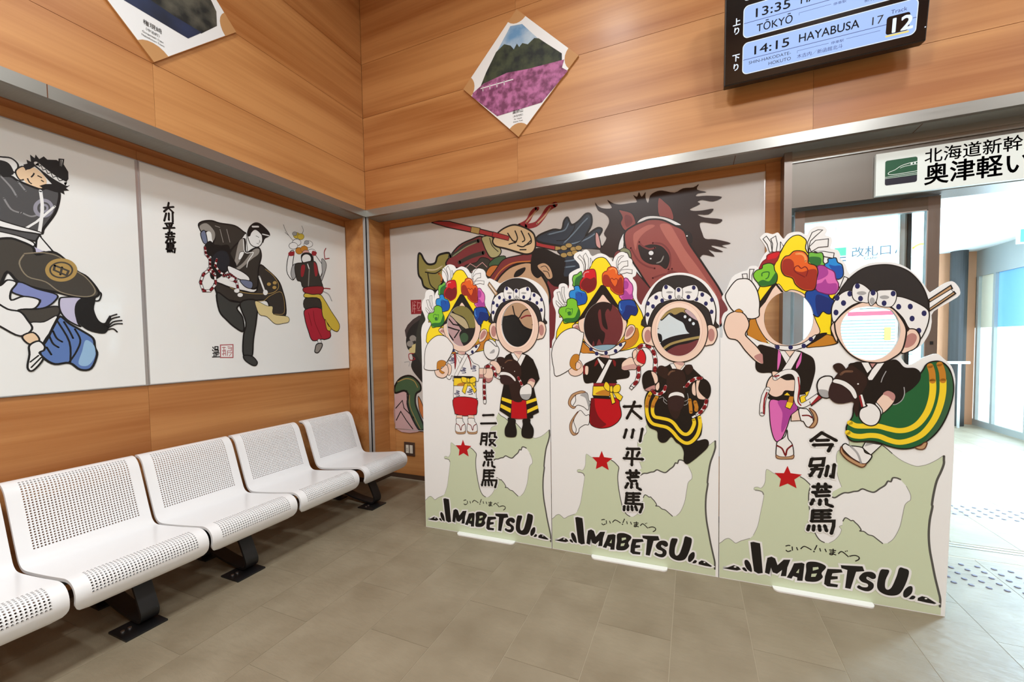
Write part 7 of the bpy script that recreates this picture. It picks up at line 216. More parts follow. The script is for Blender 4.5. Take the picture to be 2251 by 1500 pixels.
warrior_print=f b5 0 1 0 514,3295,487,299,-24,-831,-158,0;f bk 0 1 1 1073,3509,-284,-61,-178,-160,-71,-213,30,-168,70,-72,68,-143,-49,-191,152,-212,386,-297,231,424,72,689;f wg 0 1 2 807,3118,-17,-39,-44,-23,-53,0,-43,25,-15,40,18,38,44,24,53,-1,42,-25;f wg 0 1 3 732,3001,-18,-39,-44,-24,-53,1,-43,24,-16,40,18,39,45,23,53,0,43,-25;f wg 0 1 3 949,3092,-18,-39,-43,-23,-53,1,-42,24,-15,39,18,39,43,23,53,-1,42,-25;f yc 0 1 4 884,2928,-5,-20,-14,-19,-22,-14,-27,-9,-31,-3,-30,3,-27,10,-21,15,-13,18,-4,21,5,20,15,19,22,14,27,9,30,3,30,-4,27,-9,21,-15,13,-19;f yc 0 1 5 811,2858,-5,-21,-15,-18,-22,-15,-27,-9,-31,-3,-30,3,-27,10,-21,15,-14,18,-4,21,5,21,15,18,22,15,28,9,30,3,31,-4,27,-9,21,-15,13,-19;f yc 0 1 5 985,2997,-5,-20,-14,-18,-22,-14,-27,-9,-30,-3,-29,3,-27,10,-21,15,-13,18,-5,21,6,20,14,18,22,15,27,9,30,2,30,-3,27,-10,20,-15,13,-18;f yc 0 1 6 981,2857,-5,-21,-14,-18,-22,-14,-27,-10,-30,-3,-30,4,-26,9,-21,15,-14,18,-4,21,6,20,14,19,22,14,27,9,30,3,30,-3,26,-10,21,-15,13,-18;l dr 20 1 6 740,2787,-131,-12,25,-131,131,24,-56,48;l gy 16 1 2 487,2596,132,12,-18,-96;f pnk 0 1 0 210,1886,242,82,115,-69,-10,-338,334,-438,-677,-22;f gs 0 1 2 210,2070,162,174,266,53,226,-150,30,-153,-123,-88,-21,-216,94,-235,120,-279,-130,-57,-194,277,-109,284,36,195,-115,93,-241,-57;c k 44 1 3 210,2070,162,174,266,53,226,-150,30,-153,-123,-88,-21,-216,94,-235,120,-279,-130,-57,-194,277,-109,284,36,195,-115,93,-241,-57;l gd 20 1 4 279,2157,240,78,203,-43,96,-141;l gd 16 1 4 596,1876,7,-241,123,-258,137,-232;l k 24 0 5 214,1568,186,179,39,-168,258,-204;l k 24 0 6 220,1298,127,203,143,-187,171,-183;l k 24 0 6 526,1970,7,-217,52,-215;f ora 0 1 5 827,1861,135,-256,-7,-239,-108,185;c k 16 1 6 827,1861,135,-256,-7,-239,-108,185;f dr 0 0 0 689,3947,279,-6,2,-303,-276,2;l p1 12 0 1 746,3909,-13,-223;l p1 12 0 1 780,3907,51,-15;l p1 12 0 1 787,3871,-6,-211;l p1 12 0 2 757,3826,72,-4;l p1 12 0 2 755,3755,66,-3;l p1 12 0 1 874,3902,-11,-152;l p1 12 0 2 867,3879,82,-4,-2,-59;l p1 12 0 3 947,3816,-64,-78;l p1 12 0 1 862,3715,82,-3;f dg 0 1 7 1575,4625,1433,15,973,-537,217,-1348,-235,-226,-2994,-28,138,1552;f rdm 0 1 8 3743,4007,469,80,214,-1333,-702,-227;f olv 0 1 8 920,4888,72,14,74,-130,105,-98,167,10,64,133,120,43,176,-17,-64,-223,-65,-219,-155,-266,-152,-15,-212,90,-58,158,-83,135;c k 44 1 9 920,4888,72,14,74,-130,105,-98,167,10,64,133,120,43,176,-17,-64,-223,-65,-219,-155,-266,-152,-15,-212,90,-58,158,-83,135;l k 24 1 10 1090,4515,242,-45,152,63;l k 24 1 11 1150,4484,55,-233,118,-110;l ora 40 1 11 1422,4463,73,-81,-18,-100;l cr 28 1 11 1122,4563,212,-18,181,61;f rdm 0 1 10 1604,4623,122,187,206,177,283,90,247,25,156,-283,129,-202,-110,-180,-435,37,-281,47;c k 32 1 11 1604,4623,122,187,206,177,283,90,247,25,156,-283,129,-202,-110,-180,-435,37,-281,47;l dk 80 1 12 1697,4789,174,57,202,126,306,63;l dk 80 1 13 1924,4644,284,96,275,45;l gyg 24 1 14 1769,4782,160,82,172,80,223,61;f dk 0 1 14 1977,4492,115,88,223,29,112,86,187,-65,-3,-190,-274,-98,-276,94;c k 16 1 15 1977,4492,115,88,223,29,112,86,187,-65,-3,-190,-274,-98,-276,94;l p1 12 0 16 2063,4510,114,87,136,-84,139,84,106,-105;l p1 12 0 17 2201,4425,112,64,135,-60;f gs 0 1 16 2586,4537,162,128,209,3,-55,-159,-159,-80;c k 16 1 17 2586,4537,162,128,209,3,-55,-159,-159,-80;f ora 0 1 18 2529,4375,110,134,185,-16,-29,-139,-187,-57;c k 16 1 19 2529,4375,110,134,185,-16,-29,-139,-187,-57;f rdm 0 1 20 2607,4249,136,180,161,174,232,48,374,10,22,-161,-272,24,-256,-94,-159,-198;c k 20 1 21 2607,4249,136,180,161,174,232,48,374,10,22,-161,-272,24,-256,-94,-159,-198;f blk 0 1 9 3197,3718,278,192,168,-215,93,-254,-51,-227,-199,-226,-508,-87,-151,335;f fc 0 1 22 2738,4145,135,179,234,144,352,38,192,-198,164,-283,32,-272,-134,-198,-150,-314,-247,53,-173,216,-311,12,-98,433;c k 36 1 23 2738,4145,135,179,234,144,352,38,192,-198,164,-283,32,-272,-134,-198,-150,-314,-247,53,-173,216,-311,12,-98,433;l ora 24 1 24 2686,4196,162,200,260,130,376,1;f k 0 1 25 3129,4257,53,112,177,55,-1,-69,-102,-84;f k 0 1 25 3536,4726,217,12,280,-150,184,-62,131,-449,-137,-56,-278,7,-187,205,-145,-34,-120,168;f fc 0 1 26 3617,4447,132,29,118,-96,50,-183,-100,-37,-94,120,-95,98;c k 20 1 27 3617,4447,132,29,118,-96,50,-183,-100,-37,-94,120,-95,98;l k 12 1 28 3676,4397,96,14,71,-96;l k 12 1 29 3724,4325,95,-30,34,-93;l k 24 1 24 3095,3699,48,-189,75,-50,103,135,150,40;l dr 28 1 25 3268,3458,101,43,100,-4;f blk 0 1 26 2831,3474,207,-78,100,-168,177,19,199,-28,123,88,-79,-435,-712,6;f olv 0 1 8 1729,3741,291,134,165,-156,104,-347,-142,-118,-136,251,-227,108;c k 24 1 9 1729,3741,291,134,165,-156,104,-347,-142,-118,-136,251,-227,108;f cr 0 1 10 1609,3646,175,-33,255,-134,80,-225,-225,131;c k 16 1 11 1609,3646,175,-33,255,-134,80,-225,-225,131;f pnk 0 1 12 1548,3572,176,-32,224,-281,163,-350,-344,28,-230,206;c k 16 1 13 1548,3572,176,-32,224,-281,163,-350,-344,28,-230,206;f blk 0 1 14 1889,3161,117,121,281,-7,-6,-270,-255,-96;f gs 0 1 15 2098,3107,-5,-31,-14,-27,-22,-22,-27,-13,-30,-5,-30,5,-27,15,-21,22,-13,28,-4,31,5,31,15,28,22,21,27,14,30,4,30,-6,27,-14,20,-23,13,-28;l k 28 0 16 1601,3343,175,-55,115,-28,-119,-147;l k 28 0 17 1635,3519,114,-130,144,-29;l k 28 0 17 1599,3242,142,-179;l dr 90 1 0 3246,5215,175,69,100,145,98,65;l dr 100 1 1 3370,5188,221,18,146,127,96,120,141,64;l fc 28 1 2 3396,5264,125,120,86,78;l fc 32 1 3 3615,5214,146,115,119,139;f cr2 0 1 18 2449,5087,201,13,77,-127,141,-179,-67,-111,-159,-8,-104,152,-52,125;c k 20 1 22 2449,5087,201,13,77,-127,141,-179,-67,-111,-159,-8,-104,152,-52,125;l k 16 1 23 2623,5056,50,-148,130,-131;f rp 0 0 24 1271,5530,180,7,263,-39,507,-173,845,-285,-27,-78,-603,191,-783,234;c k 20 0 25 1271,5530,180,7,263,-39,507,-173,845,-285,-27,-78,-603,191,-783,234;f rp 0 0 26 3551,4940,420,-147,-2,-110,-396,119;c k 20 0 27 3551,4940,420,-147,-2,-110,-396,119;f gd 0 0 26 2221,5334,196,-57,-30,-118,-188,60;c k 12 0 27 2221,5334,196,-57,-30,-118,-188,60;f gd 0 0 28 3966,4798,127,-18,-13,-120,-120,24;c k 12 0 29 3966,4798,127,-18,-13,-120,-120,24;f skm 0 1 28 2688,5001,108,129,171,91,204,26,224,-92,145,-112,42,-140,-9,-135,-63,-84,-123,-16,-174,57,-253,95,-208,68;c k 32 1 29 2688,5001,108,129,171,91,204,26,224,-92,145,-112,42,-140,-9,-135,-63,-84,-123,-16,-174,57,-253,95,-208,68;f rp 0 0 30 2705,5169,348,-127,-27,-78,-350,114;c k 12 0 31 2705,5169,348,-127,-27,-78,-350,114;l k 24 1 32 3016,5104,100,-150,75,-31,-153,-30;l k 24 1 33 3169,5132,48,-143,-52,-87;l k 24 1 30 3295,5117,72,-168,-51,-40;l k 24 1 31 3442,5054,48,-96,-1,-90,-124,-33;l k 24 1 34 3215,4851,125,-36,149,98;l k 24 1 30 3264,4765,124,-12;f fe 0 1 30 3642,4986,286,78,162,-20,48,148,69,56,71,-139,130,48,134,111,91,-33,5,-171,-99,-181,153,89,86,21,47,-48,-70,-129,21,-130,64,-38,-370,-16,-337,100,-492,142;c k 36 1 31 3642,4986,286,78,162,-20,48,148,69,56,71,-139,130,48,134,111,91,-33,5,-171,-99,-181,153,89,86,21,47,-48,-70,-129,21,-130,64,-38,-370,-16,-337,100,-492,142;f fe 0 1 32 4017,4678,453,-46,283,-114,-286,-232,-340,-105,26,307;c k 20 1 33 4017,4678,453,-46,283,-114,-286,-232,-340,-105,26,307;l fh 24 1 32 3833,4986,188,23,138,27,70,122;l fh 24 1 33 4134,4798,183,154,157,154,111,93;l fh 24 1 34 4247,4764,180,24,155,47,131,71;l fh 24 1 34 4153,4466,159,7,113,34;l fh 24 1 34 4152,4356,182,6;l k 16 1 35 3996,4857,184,2,138,158,23,84;l k 16 1 35 4360,4752,112,53,67,78;f gd 0 1 34 4197,4703,-13,-24,-32,-13,-40,4,-32,20,-12,27,13,24,32,13,40,-4,32,-20;c k 8 1 35 4197,4703,-13,-24,-32,-13,-40,4,-32,20,-12,27,13,24,32,13,40,-4,32,-20;f gd 0 1 36 4288,4738,-12,-25,-32,-12,-40,4,-31,19,-12,27,12,25,32,12,40,-4,31,-19;c k 8 1 37 4288,4738,-12,-25,-32,-12,-40,4,-31,19,-12,27,12,25,32,12,40,-4,31,-19;f gd 0 1 38 4377,4663,-12,-24,-32,-13,-39,4,-31,19,-12,27,12,24,32,13,39,-4,31,-19;c k 8 1 39 4377,4663,-12,-24,-32,-13,-39,4,-31,19,-12,27,12,24,32,13,39,-4,31,-19;f gd 0 1 40 4466,4676,-12,-25,-31,-12,-39,4,-31,19,-12,27,13,24,31,12,39,-4,31,-19;c k 8 1 41 4466,4676,-12,-25,-31,-12,-39,4,-31,19,-12,27,13,24,31,12,39,-4,31,-19;f gd 0 1 34 4195,4572,-12,-25,-32,-13,-40,4,-32,19,-12,27,13,25,32,13,40,-4,31,-19;c k 8 1 35 4195,4572,-12,-25,-32,-13,-40,4,-32,19,-12,27,13,25,32,13,40,-4,31,-19;f gd 0 1 40 4309,4583,-12,-25,-32,-12,-39,3,-32,19,-12,27,12,25,32,13,40,-4,31,-19;c k 8 1 41 4309,4583,-12,-25,-32,-12,-39,3,-32,19,-12,27,12,25,32,13,40,-4,31,-19;f gd 0 1 42 4399,4596,-12,-25,-32,-12,-39,3,-31,19,-12,27,12,25,32,12,39,-4,31,-19;c k 8 1 43 4399,4596,-12,-25,-32,-12,-39,3,-31,19,-12,27,12,25,32,12,39,-4,31,-19;f wg 0 1 42 4470,4654,369,-59,0,-106,-303,50;c k 12 1 43 4470,4654,369,-59,0,-106,-303,50;f p1 0 1 44 4713,4906,53,-28,42,-238,-86,52;c k 16 1 45 4713,4906,53,-28,42,-238,-86,52;f hm 0 1 46 4706,5447,53,-71,96,-55,147,-10,-83,147,114,-79,124,-32,162,1,104,5,-63,121,64,-40,32,77,43,-88,63,71,-4,-80,43,-107,35,115,87,51,105,4,188,-63,129,48,154,-9,84,38,-30,-81,141,-61,-123,-4,-27,-40,159,-15,212,-51,-124,-53,-158,48,-71,-18,36,-44,-144,-57,45,-36,135,-12,161,4,-73,-80,-160,22,107,-63,248,-61,-72,-61,-193,52,-57,-26,40,-150,44,-92,149,-26,215,-84,-128,-21,77,-50,-198,63,-14,-22,156,-92,-124,16,-88,38,91,-119,-162,49,-53,-44,-72,7,-425,599,-386,89,-200,-180,-122,-110,-83,-116,-84,-159,-232,117,44,112,64,120,-42,89,86,158,-10,106,-73,83,-106,68;f h4 0 1 47 5115,5257,82,-19,142,-67,63,-141,-14,-80,-70,-12,-92,-51,-81,134,31,100;c k 20 1 48 5115,5257,82,-19,142,-67,63,-141,-14,-80,-70,-12,-92,-51,-81,134,31,100;f h5 0 1 49 5227,5155,91,-33,30,-106,-91,-71,-40,108;f h4 0 1 47 5767,5359,108,-82,94,-122,24,-181,-213,87;c k 12 1 48 5767,5359,108,-82,94,-122,24,-181,-213,87;f w 0 1 49 5394,4939,74,113,167,37,230,-55,179,-96,74,-69,-215,47,-191,104,-175,-18,-109,-98;c k 12 1 50 5394,4939,74,113,167,37,230,-55,179,-96,74,-69,-215,47,-191,104,-175,-18,-109,-98;f w 0 1 47 5216,4847,-83,-115,-31,-164,51,-47,163,25,120,-320,207,-292,-99,17,-229,306,-121,177;c k 16 1 48 5216,4847,-83,-115,-31,-164,51,-47,163,25,120,-320,207,-292,-99,17,-229,306,-121,177;f h4 0 1 51 5216,4847,142,106,159,52,118,25,192,-35,189,-113,148,-107,73,-204,145,-249,143,-246,141,-242,70,-158,70,-215,-103,-246,-246,-71,-366,210,-226,211,-252,340,-177,300,-80,131,-121,260;c k 28 1 52 5216,4847,142,106,159,52,118,25,192,-35,189,-113,148,-107,73,-204,145,-249,143,-246,141,-242,70,-158,70,-215,-103,-246,-246,-71,-366,210,-226,211,-252,340,-177,300,-80,131,-121,260;f h6 0 1 53 5789,4920,152,-19,112,-192,129,-250,164,-251,162,-266,124,-221,-88,-34,-197,247,-201,292,-130,250,-151,255;f h6 0 1 53 5358,4789,100,91,157,62,97,-33,-156,-82,-119,-129,-40,-160;f h5 0 1 54 5903,4127,188,-35,184,-251,181,-305,-181,-90,-259,312;f ey 0 1 54 5447,4615,69,-28,138,16,154,-46,104,-131,19,-122,-47,-116,-96,69,-154,34,-118,82,-49,117;c k 16 1 55 5447,4615,69,-28,138,16,154,-46,104,-131,19,-122,-47,-116,-96,69,-154,34,-118,82,-49,117;l h5 28 1 56 5673,4632,154,-37,114,-152,9,-200,-28,-78;l h5 28 1 57 5457,4676,40,-66,118,-73,97,10;l h5 28 1 58 5316,4588,120,-218,139,-115,136,-52;l h5 28 1 59 5672,4044,155,48,133,10,18,78;f w 0 1 59 5688,4462,-7,-20,-20,-12,-24,3,-19,15,-8,22,8,21,20,11,24,-2,19,-16;f w 0 1 59 5657,4372,-2,-8,-7,-5,-9,1,-7,6,-2,9,2,8,7,4,9,-1,7,-5;l wg 20 1 57 5740,4292,68,24,38,77;f ey 0 1 54 6182,4734,55,13,45,-83,-9,-97,-63,75;c k 12 1 55 6182,4734,55,13,45,-83,-9,-97,-63,75;f w 0 1 56 6217,4687,-2,-7,-6,-4,-6,1,-6,5,-2,7,2,7,5,4,7,-1,6,-5;f h5 0 1 60 5028,4471,84,96,103,-31,100,-238,298,-393,175,-255,-475,-59,-287,438;c k 16 1 61 5028,4471,84,96,103,-31,100,-238,298,-393,175,-255,-475,-59,-287,438;f gyg 0 1 62 5132,4544,62,56,102,-52,30,-106,-30,-18,-41,87;c k 12 1 63 5132,4544,62,56,102,-52,30,-106,-30,-18,-41,87;f h5 0 1 53 6701,3640,105,-179,-103,-130,-36,156;f h5 0 0 62 4279,3756,1097,-60,71,-919,-1180,-159;f hm 0 1 63 4471,3103,19,321,82,188,114,106,236,3,77,-82,-32,-124,-46,49,-48,-107,46,-253,-94,81,-30,269,-48,-76,46,-255,78,-97,-48,-188,-63,96,-65,-158,-31,128,-65,-160,-97,162;f lb 0 1 64 4599,2860,160,63,282,4,152,-56,-123,-187,-440,0;c k 8 1 65 4599,2860,160,63,282,4,152,-56,-123,-187,-440,0;f wp 0 0 55 5595,3458,242,5,651,-157,1,-216,-680,-194,-215,32;f gd 0 1 56 5809,3330,0,74,140,98,138,53,269,-57,-26,-85,-189,7,-109,-24,-83,47,-84,-71;c k 16 1 57 5809,3330,0,74,140,98,138,53,269,-57,-26,-85,-189,7,-109,-24,-83,47,-84,-71;f ey 0 1 58 5935,3429,97,-19,109,40,135,-93,160,-49,26,-217,-158,-11,-94,60,-55,134,-95,62;c k 8 1 59 5935,3429,97,-19,109,40,135,-93,160,-49,26,-217,-158,-11,-94,60,-55,134,-95,62;f pnk 0 1 60 6169,3478,134,23,80,-90,13,-116,-120,62;c k 8 1 61 6169,3478,134,23,80,-90,13,-116,-120,62;f w 0 1 62 6204,3374,-5,-17,-12,-10,-15,1,-12,11,-5,17,5,17,12,10,15,0,12,-12;c k 6 1 63 6204,3374,-5,-17,-12,-10,-15,1,-12,11,-5,17,5,17,12,10,15,0,12,-12;f w 0 1 62 6276,3321,-4,-17,-12,-11,-15,1,-12,11,-5,17,5,17,12,10,15,0,12,-11;c k 6 1 63 6276,3321,-4,-17,-12,-11,-15,1,-12,11,-5,17,5,17,12,10,15,0,12,-11;f w 0 1 60 6330,3256,-5,-17,-12,-10,-14,1,-12,11,-5,17,4,17,12,10,15,-1,12,-10;c k 6 1 61 6330,3256,-5,-17,-12,-10,-14,1,-12,11,-5,17,4,17,12,10,15,-1,12,-10;f ey 0 1 60 5780,2926,169,117,274,53,266,-6,1,-462,-753,-3;l gd 40 1 61 5809,2821,140,103,207,64,267,53;f h5 0 1 62 5879,2775,153,118,191,42,240,55,1,-362,-515,-2;f k 0 1 62 5724,3107,85,-17,14,-105,-43,-14
'''.strip().split('\n'))
def inside(c, poly):
    r = False; j = len(poly)-1
    for i in range(len(poly)):
        a, b = poly[i], poly[j]
        if (a[1] > c[1]) != (b[1] > c[1]) and c[0] < (b[0]-a[0])*(c[1]-a[1])/(b[1]-a[1])+a[0]: r = not r
        j = i
    return r
def bbox(P): return min(q[0] for q in P), min(q[1] for q in P), max(q[0] for q in P), max(q[1] for q in P)
def artwork(key, name, parent, base=.0004, cut=()):
    V = []; F = []; MI = []; cols = []; cb = [bbox(h) for h in cut]
    for rec in ART[key].split(';'):
        k, c, w_, sm, L, P = dec(rec)
        P = clean(P, k != 'l')
        if len(P) < 2: continue
        if sm and len(P) > 2: P = clean(catmull(P, k != 'l', 4 if len(P) < 40 else 3), k != 'l')
        if k == 'f':
            if len(P) < 3: continue
            b = bbox(P); hs = [h for h, q in zip(cut, cb) if b[0] < q[2] and b[2] > q[0] and b[1] < q[3] and b[3] > q[1]]
            if hs:
                pts = list(P); loops = [list(range(len(P)))]
                for h in hs: loops.append(list(range(len(pts), len(pts)+len(h)))); pts += h
                vs, _, fs, *_r = delaunay_2d_cdt([Vector(q) for q in pts], [], loops, 1, 1e-7)
                v = [tuple(q) for q in vs]; f = []
                for t in fs:
                    c_ = (sum(v[i][0] for i in t)/3, sum(v[i][1] for i in t)/3)
                    if inside(c_, P) and not any(inside(c_, h) for h in hs): f.append(tuple(t))
            else: v, f = fill(P)
        else:
            v, f = ribbon(P, w_, k == 'c')
            if cut: f = [t for t in f if not any(inside((sum(v[i][0] for i in t)/len(t), sum(v[i][1] for i in t)/len(t)), h) for h in cut)]
        if c not in cols: cols.append(c)
        kk = len(V); d = -(base+L*STEP)
        V += [(a, d, b) for a, b in v]; F += [tuple(i+kk for i in g) for g in f]; MI += [cols.index(c)]*len(f)
    return mesh(name, V, F, [ink(c) for c in cols], parent, MI)
def board(key, name, parent, m, thick):
    R = [dec(r) for r in ART[key].split(';')]; outer = R[0][5]; holes = [catmull(r[5], True, 3) for r in R[1:]]
    pts = list(outer[:2])+catmull(outer[1:-1], False, 3)[1:-1]+list(outer[-2:])
    pts = clean(pts, True)
    # never wider than the board itself
    x0 = outer[0][0]; x1 = outer[-1][0]
    allp = list(pts); loops = [list(range(len(pts)))]
    for h in holes: loops.append(list(range(len(allp), len(allp)+len(h)))); allp += h
    vs, _, fs, *_r = delaunay_2d_cdt([Vector(q) for q in allp], [], loops, 1, 1e-7)
    keep = []
    for f in fs:
        c = (sum(vs[i][0] for i in f)/len(f), sum(vs[i][1] for i in f)/len(f))
        if not any(inside(c, h) for h in holes): keep.append(f)
    n = len(vs); V = [(v[0], 0, v[1]) for v in vs]+[(v[0], thick, v[1]) for v in vs]
    F = [tuple(f) for f in keep]+[tuple(n+i for i in reversed(f)) for f in keep]
    ed = {}
    for f in keep:
        for a, b in zip(f, list(f[1:])+[f[0]]): ed[(a, b)] = 1
    F += [(b, a, a+n, b+n) for (a, b) in ed if (b, a) not in ed]
    mesh(name, V, F, m, parent); return holes
# ------------------------------------------------------------------ materials
def wood(name, axis, base=(207,149,91), dark=(166,103,50)):
    m = mat(name, S(base), .42, coat=.10); N, L, B = nodes(m)
    B.inputs['Coat Roughness'].default_value = .22
    tc = N.new('ShaderNodeTexCoord'); oi = N.new('ShaderNodeObjectInfo')
    ad = N.new('ShaderNodeVectorMath'); ad.operation = 'ADD'
    sc_ = N.new('ShaderNodeVectorMath'); sc_.operation = 'SCALE'
    cb = N.new('ShaderNodeCombineXYZ'); L.new(oi.outputs['Random'], cb.inputs[2]); L.new(oi.outputs['Random'], cb.inputs[0])
    L.new(cb.outputs[0], sc_.inputs[0]); sc_.inputs['Scale'].default_value = 7.0
    L.new(tc.outputs['Object'], ad.inputs[0]); L.new(sc_.outputs[0], ad.inputs[1])
    def band(s, along, det):
        mp = N.new('ShaderNodeMapping'); mp.inputs['Scale'].default_value = (along if axis == 'x' else s, along if axis == 'y' else s, s)
        L.new(ad.outputs[0], mp.inputs['Vector'])
        n = N.new('ShaderNodeTexNoise'); n.inputs['Scale'].default_value = 1.0; n.inputs['Detail'].default_value = det; n.inputs['Roughness'].default_value = .5
        L.new(mp.outputs[0], n.inputs['Vector']); return n.outputs['Fac']
    a = band(7.0, .45, 2.0); b = band(60.0, 1.2, 3.0); c = band(1.6, .25, 1)
    mx = N.new('ShaderNodeMix'); mx.data_type = 'FLOAT'; mx.inputs[0].default_value = .22; L.new(a, mx.inputs[2]); L.new(b, mx.inputs[3])
    m2 = N.new('ShaderNodeMix'); m2.data_type = 'FLOAT'; m2.inputs[0].default_value = .35; L.new(mx.outputs[0], m2.inputs[2]); L.new(c, m2.inputs[3])
    r = N.new('ShaderNodeValToRGB'); e = r.color_ramp.elements
    e[0].position = .38; e[0].color = S(dark); e[1].position = .60; e[1].color = S(base)
    L.new(m2.outputs[0], r.inputs[0]); L.new(r.outputs[0], B.inputs['Base Color'])
    return m
WX = wood('wood_veneer_x', 'x'); WY = wood('wood_veneer_y', 'y'); WZ = wood('wood_soffit', 'y', (176,112,62), (146,84,40))
GAP = mat('shadow_gap', S((104,60,30)), .8)
def steel(name, col, rough, axis, metal=.85):
    m = mat(name, col, rough, metal); N, L, B = nodes(m)
    tc = N.new('ShaderNodeTexCoord'); mp = N.new('ShaderNodeMapping')
    mp.inputs['Scale'].default_value = {'x': (2, 200, 200), 'y': (200, 2, 200), 'z': (200, 200, 2)}[axis]
    n = N.new('ShaderNodeTexNoise'); n.inputs['Scale'].default_value = 1; n.inputs['Detail'].default_value = 2
    L.new(tc.outputs['Object'], mp.inputs[0]); L.new(mp.outputs[0], n.inputs['Vector'])
    r = N.new('ShaderNodeMapRange'); r.inputs['To Min'].default_value = rough*.75; r.inputs['To Max'].default_value = rough*1.3
    L.new(n.outputs['Fac'], r.inputs['Value']); L.new(r.outputs[0], B.inputs['Roughness'])
    return m
SX = steel('brushed_steel_x', (.38,.375,.35,1), .30, 'x'); SY = steel('brushed_steel_y', (.32,.315,.29,1), .34, 'y'); SOF = steel('satin_soffit', (.30,.285,.25,1), .5, 'x', .35)
SZ = steel('brushed_steel_z', (.52,.52,.51,1), .42, 'z', .2); HD = steel('door_header_steel', (.21,.195,.175,1), .33, 'z')
SD = steel('dark_door_steel', (.27,.24,.22,1), .33, 'z')
def floor_mat():
    m = mat('stone_tile', S((150,137,118)), .48); N, L, B = nodes(m)
    tc = N.new('ShaderNodeTexCoord'); oi = N.new('ShaderNodeObjectInfo')
    ad = N.new('ShaderNodeVectorMath'); ad.operation = 'ADD'
    cb = N.new('ShaderNodeCombineXYZ'); sc_ = N.new('ShaderNodeVectorMath'); sc_.operation = 'SCALE'; sc_.inputs['Scale'].default_value = 9
    L.new(oi.outputs['Random'], cb.inputs[0]); L.new(oi.outputs['Random'], cb.inputs[1]); L.new(cb.outputs[0], sc_.inputs[0])
    L.new(tc.outputs['Object'], ad.inputs[0]); L.new(sc_.outputs[0], ad.inputs[1])
    n1 = N.new('ShaderNodeTexNoise'); n1.inputs['Scale'].default_value = 4; n1.inputs['Detail'].default_value = 5
    L.new(ad.outputs[0], n1.inputs['Vector'])
    r = N.new('ShaderNodeValToRGB'); e = r.color_ramp.elements
    e[0].position = .3; e[0].color = S((128,116,95)); e[1].position = .7; e[1].color = S((147,136,115))
    L.new(n1.outputs['Fac'], r.inputs[0])
    hs = N.new('ShaderNodeHueSaturation'); vr = N.new('ShaderNodeMapRange'); vr.inputs['To Min'].default_value = .97; vr.inputs['To Max'].default_value = 1.02
    L.new(oi.outputs['Random'], vr.inputs['Value']); L.new(vr.outputs[0], hs.inputs['Value']); L.new(r.outputs[0], hs.inputs['Color'])
    L.new(hs.outputs[0], B.inputs['Base Color'])
    mp = N.new('ShaderNodeMapping'); mp.inputs['Scale'].default_value = (14, 34, 14); mp.inputs['Rotation'].default_value = (0, 0, .3)
    n2 = N.new('ShaderNodeTexNoise'); n2.inputs['Scale'].default_value = 1; n2.inputs['Detail'].default_value = 4
    L.new(ad.outputs[0], mp.inputs[0]); L.new(mp.outputs[0], n2.inputs['Vector'])
    bp = N.new('ShaderNodeBump'); bp.inputs['Strength'].default_value = .35; bp.inputs['Distance'].default_value = .01
    L.new(n2.outputs['Fac'], bp.inputs['Height']); L.new(bp.outputs[0], B.inputs['Normal'])
    return m
TILE = floor_mat(); GROUT = mat('grout', S((172,160,138)), .9)
WHITE = mat('white_board', S((240,243,244)), .45); PANEL = mat('mural_white', S((240,243,242)), .3, coat=.7)
PANEL2 = mat('mural_grey_white', S((212,208,204)), .3, coat=.7)
ALU = mat('aluminium', (.62,.62,.63,1), .35, 1); SEAT = mat('seat_white', S((242,244,246)), .32, coat=.15)
BLACK = mat('black_paint', S((22,22,24)), .45); PLASTER = mat('white_plaster', S((236,240,240)), .7)
CEIL = mat('ceiling_white', S((200,198,194)), .8); BASE = mat('dark_baseboard', S((70,50,36)), .5)
BRASS = mat('dark_plate', S((78,58,48)), .45); ACR = mat('white_acrylic', S((244,246,246)), .12, coat=.4)
# ------------------------------------------------------------------ floor
DD = -.2963; D2 = .2813; HB = 2.833; HT = 2.904
fl = box('floor', -.6, 8.6, -7.2, 6.6, -.06, -.0018, GROUT); tag(fl, 'beige stone tiled floor of the hall and the corridor', kind='structure')
TS = .365; TL = .73; X0 = 2.32-TS*8; tm = {}; random.seed(4)
def tiles(xa, xb, ya, yb, step=.32):
    i = 0
    for i in range(0, 30):
        a = X0+i*TS; b = a+TS
        if b <= xa+.03 or a >= xb-.03: continue
        off = (-.80-(i-12)*step) % TL
        y = -8*TL+off-TL*2
        while y < yb:
            c, d_ = max(y, ya), min(y+TL, yb); aa, bb = max(a, xa), min(b, xb)
            if d_-c > .04 and bb-aa > .03:
                key = (round(bb-aa, 3), round(d_-c, 3))
                if key not in tm:
                    o = box('floor_tile', .0016, bb-aa-.0016, .0009, d_-c-.0009, -.009, 0, TILE, fl); tm[key] = o.data
                else: o = link(bpy.data.objects.new('floor_tile', tm[key]), fl)
                o.location = (aa, c, 0)
            y += TL
tiles(-.29, 8.0, -3.05, .26); tiles(3.85, 7.42, .53, 5.85)
big = box('floor_slab', -.29, 8.5, -7.1, -3.06, -.009, 0, TILE, fl)
box('threshold', 3.8, 7.42, .28, .44, -.009, -.001, TILE, fl)
boxes('door_track', [(3.8, 7.42, .445, .463, -.009, .001), (3.8, 7.42, .49, .508, -.009, .001)], SX, fl)
TD = mat('tactile_grey', S((112,108,122)), .6)
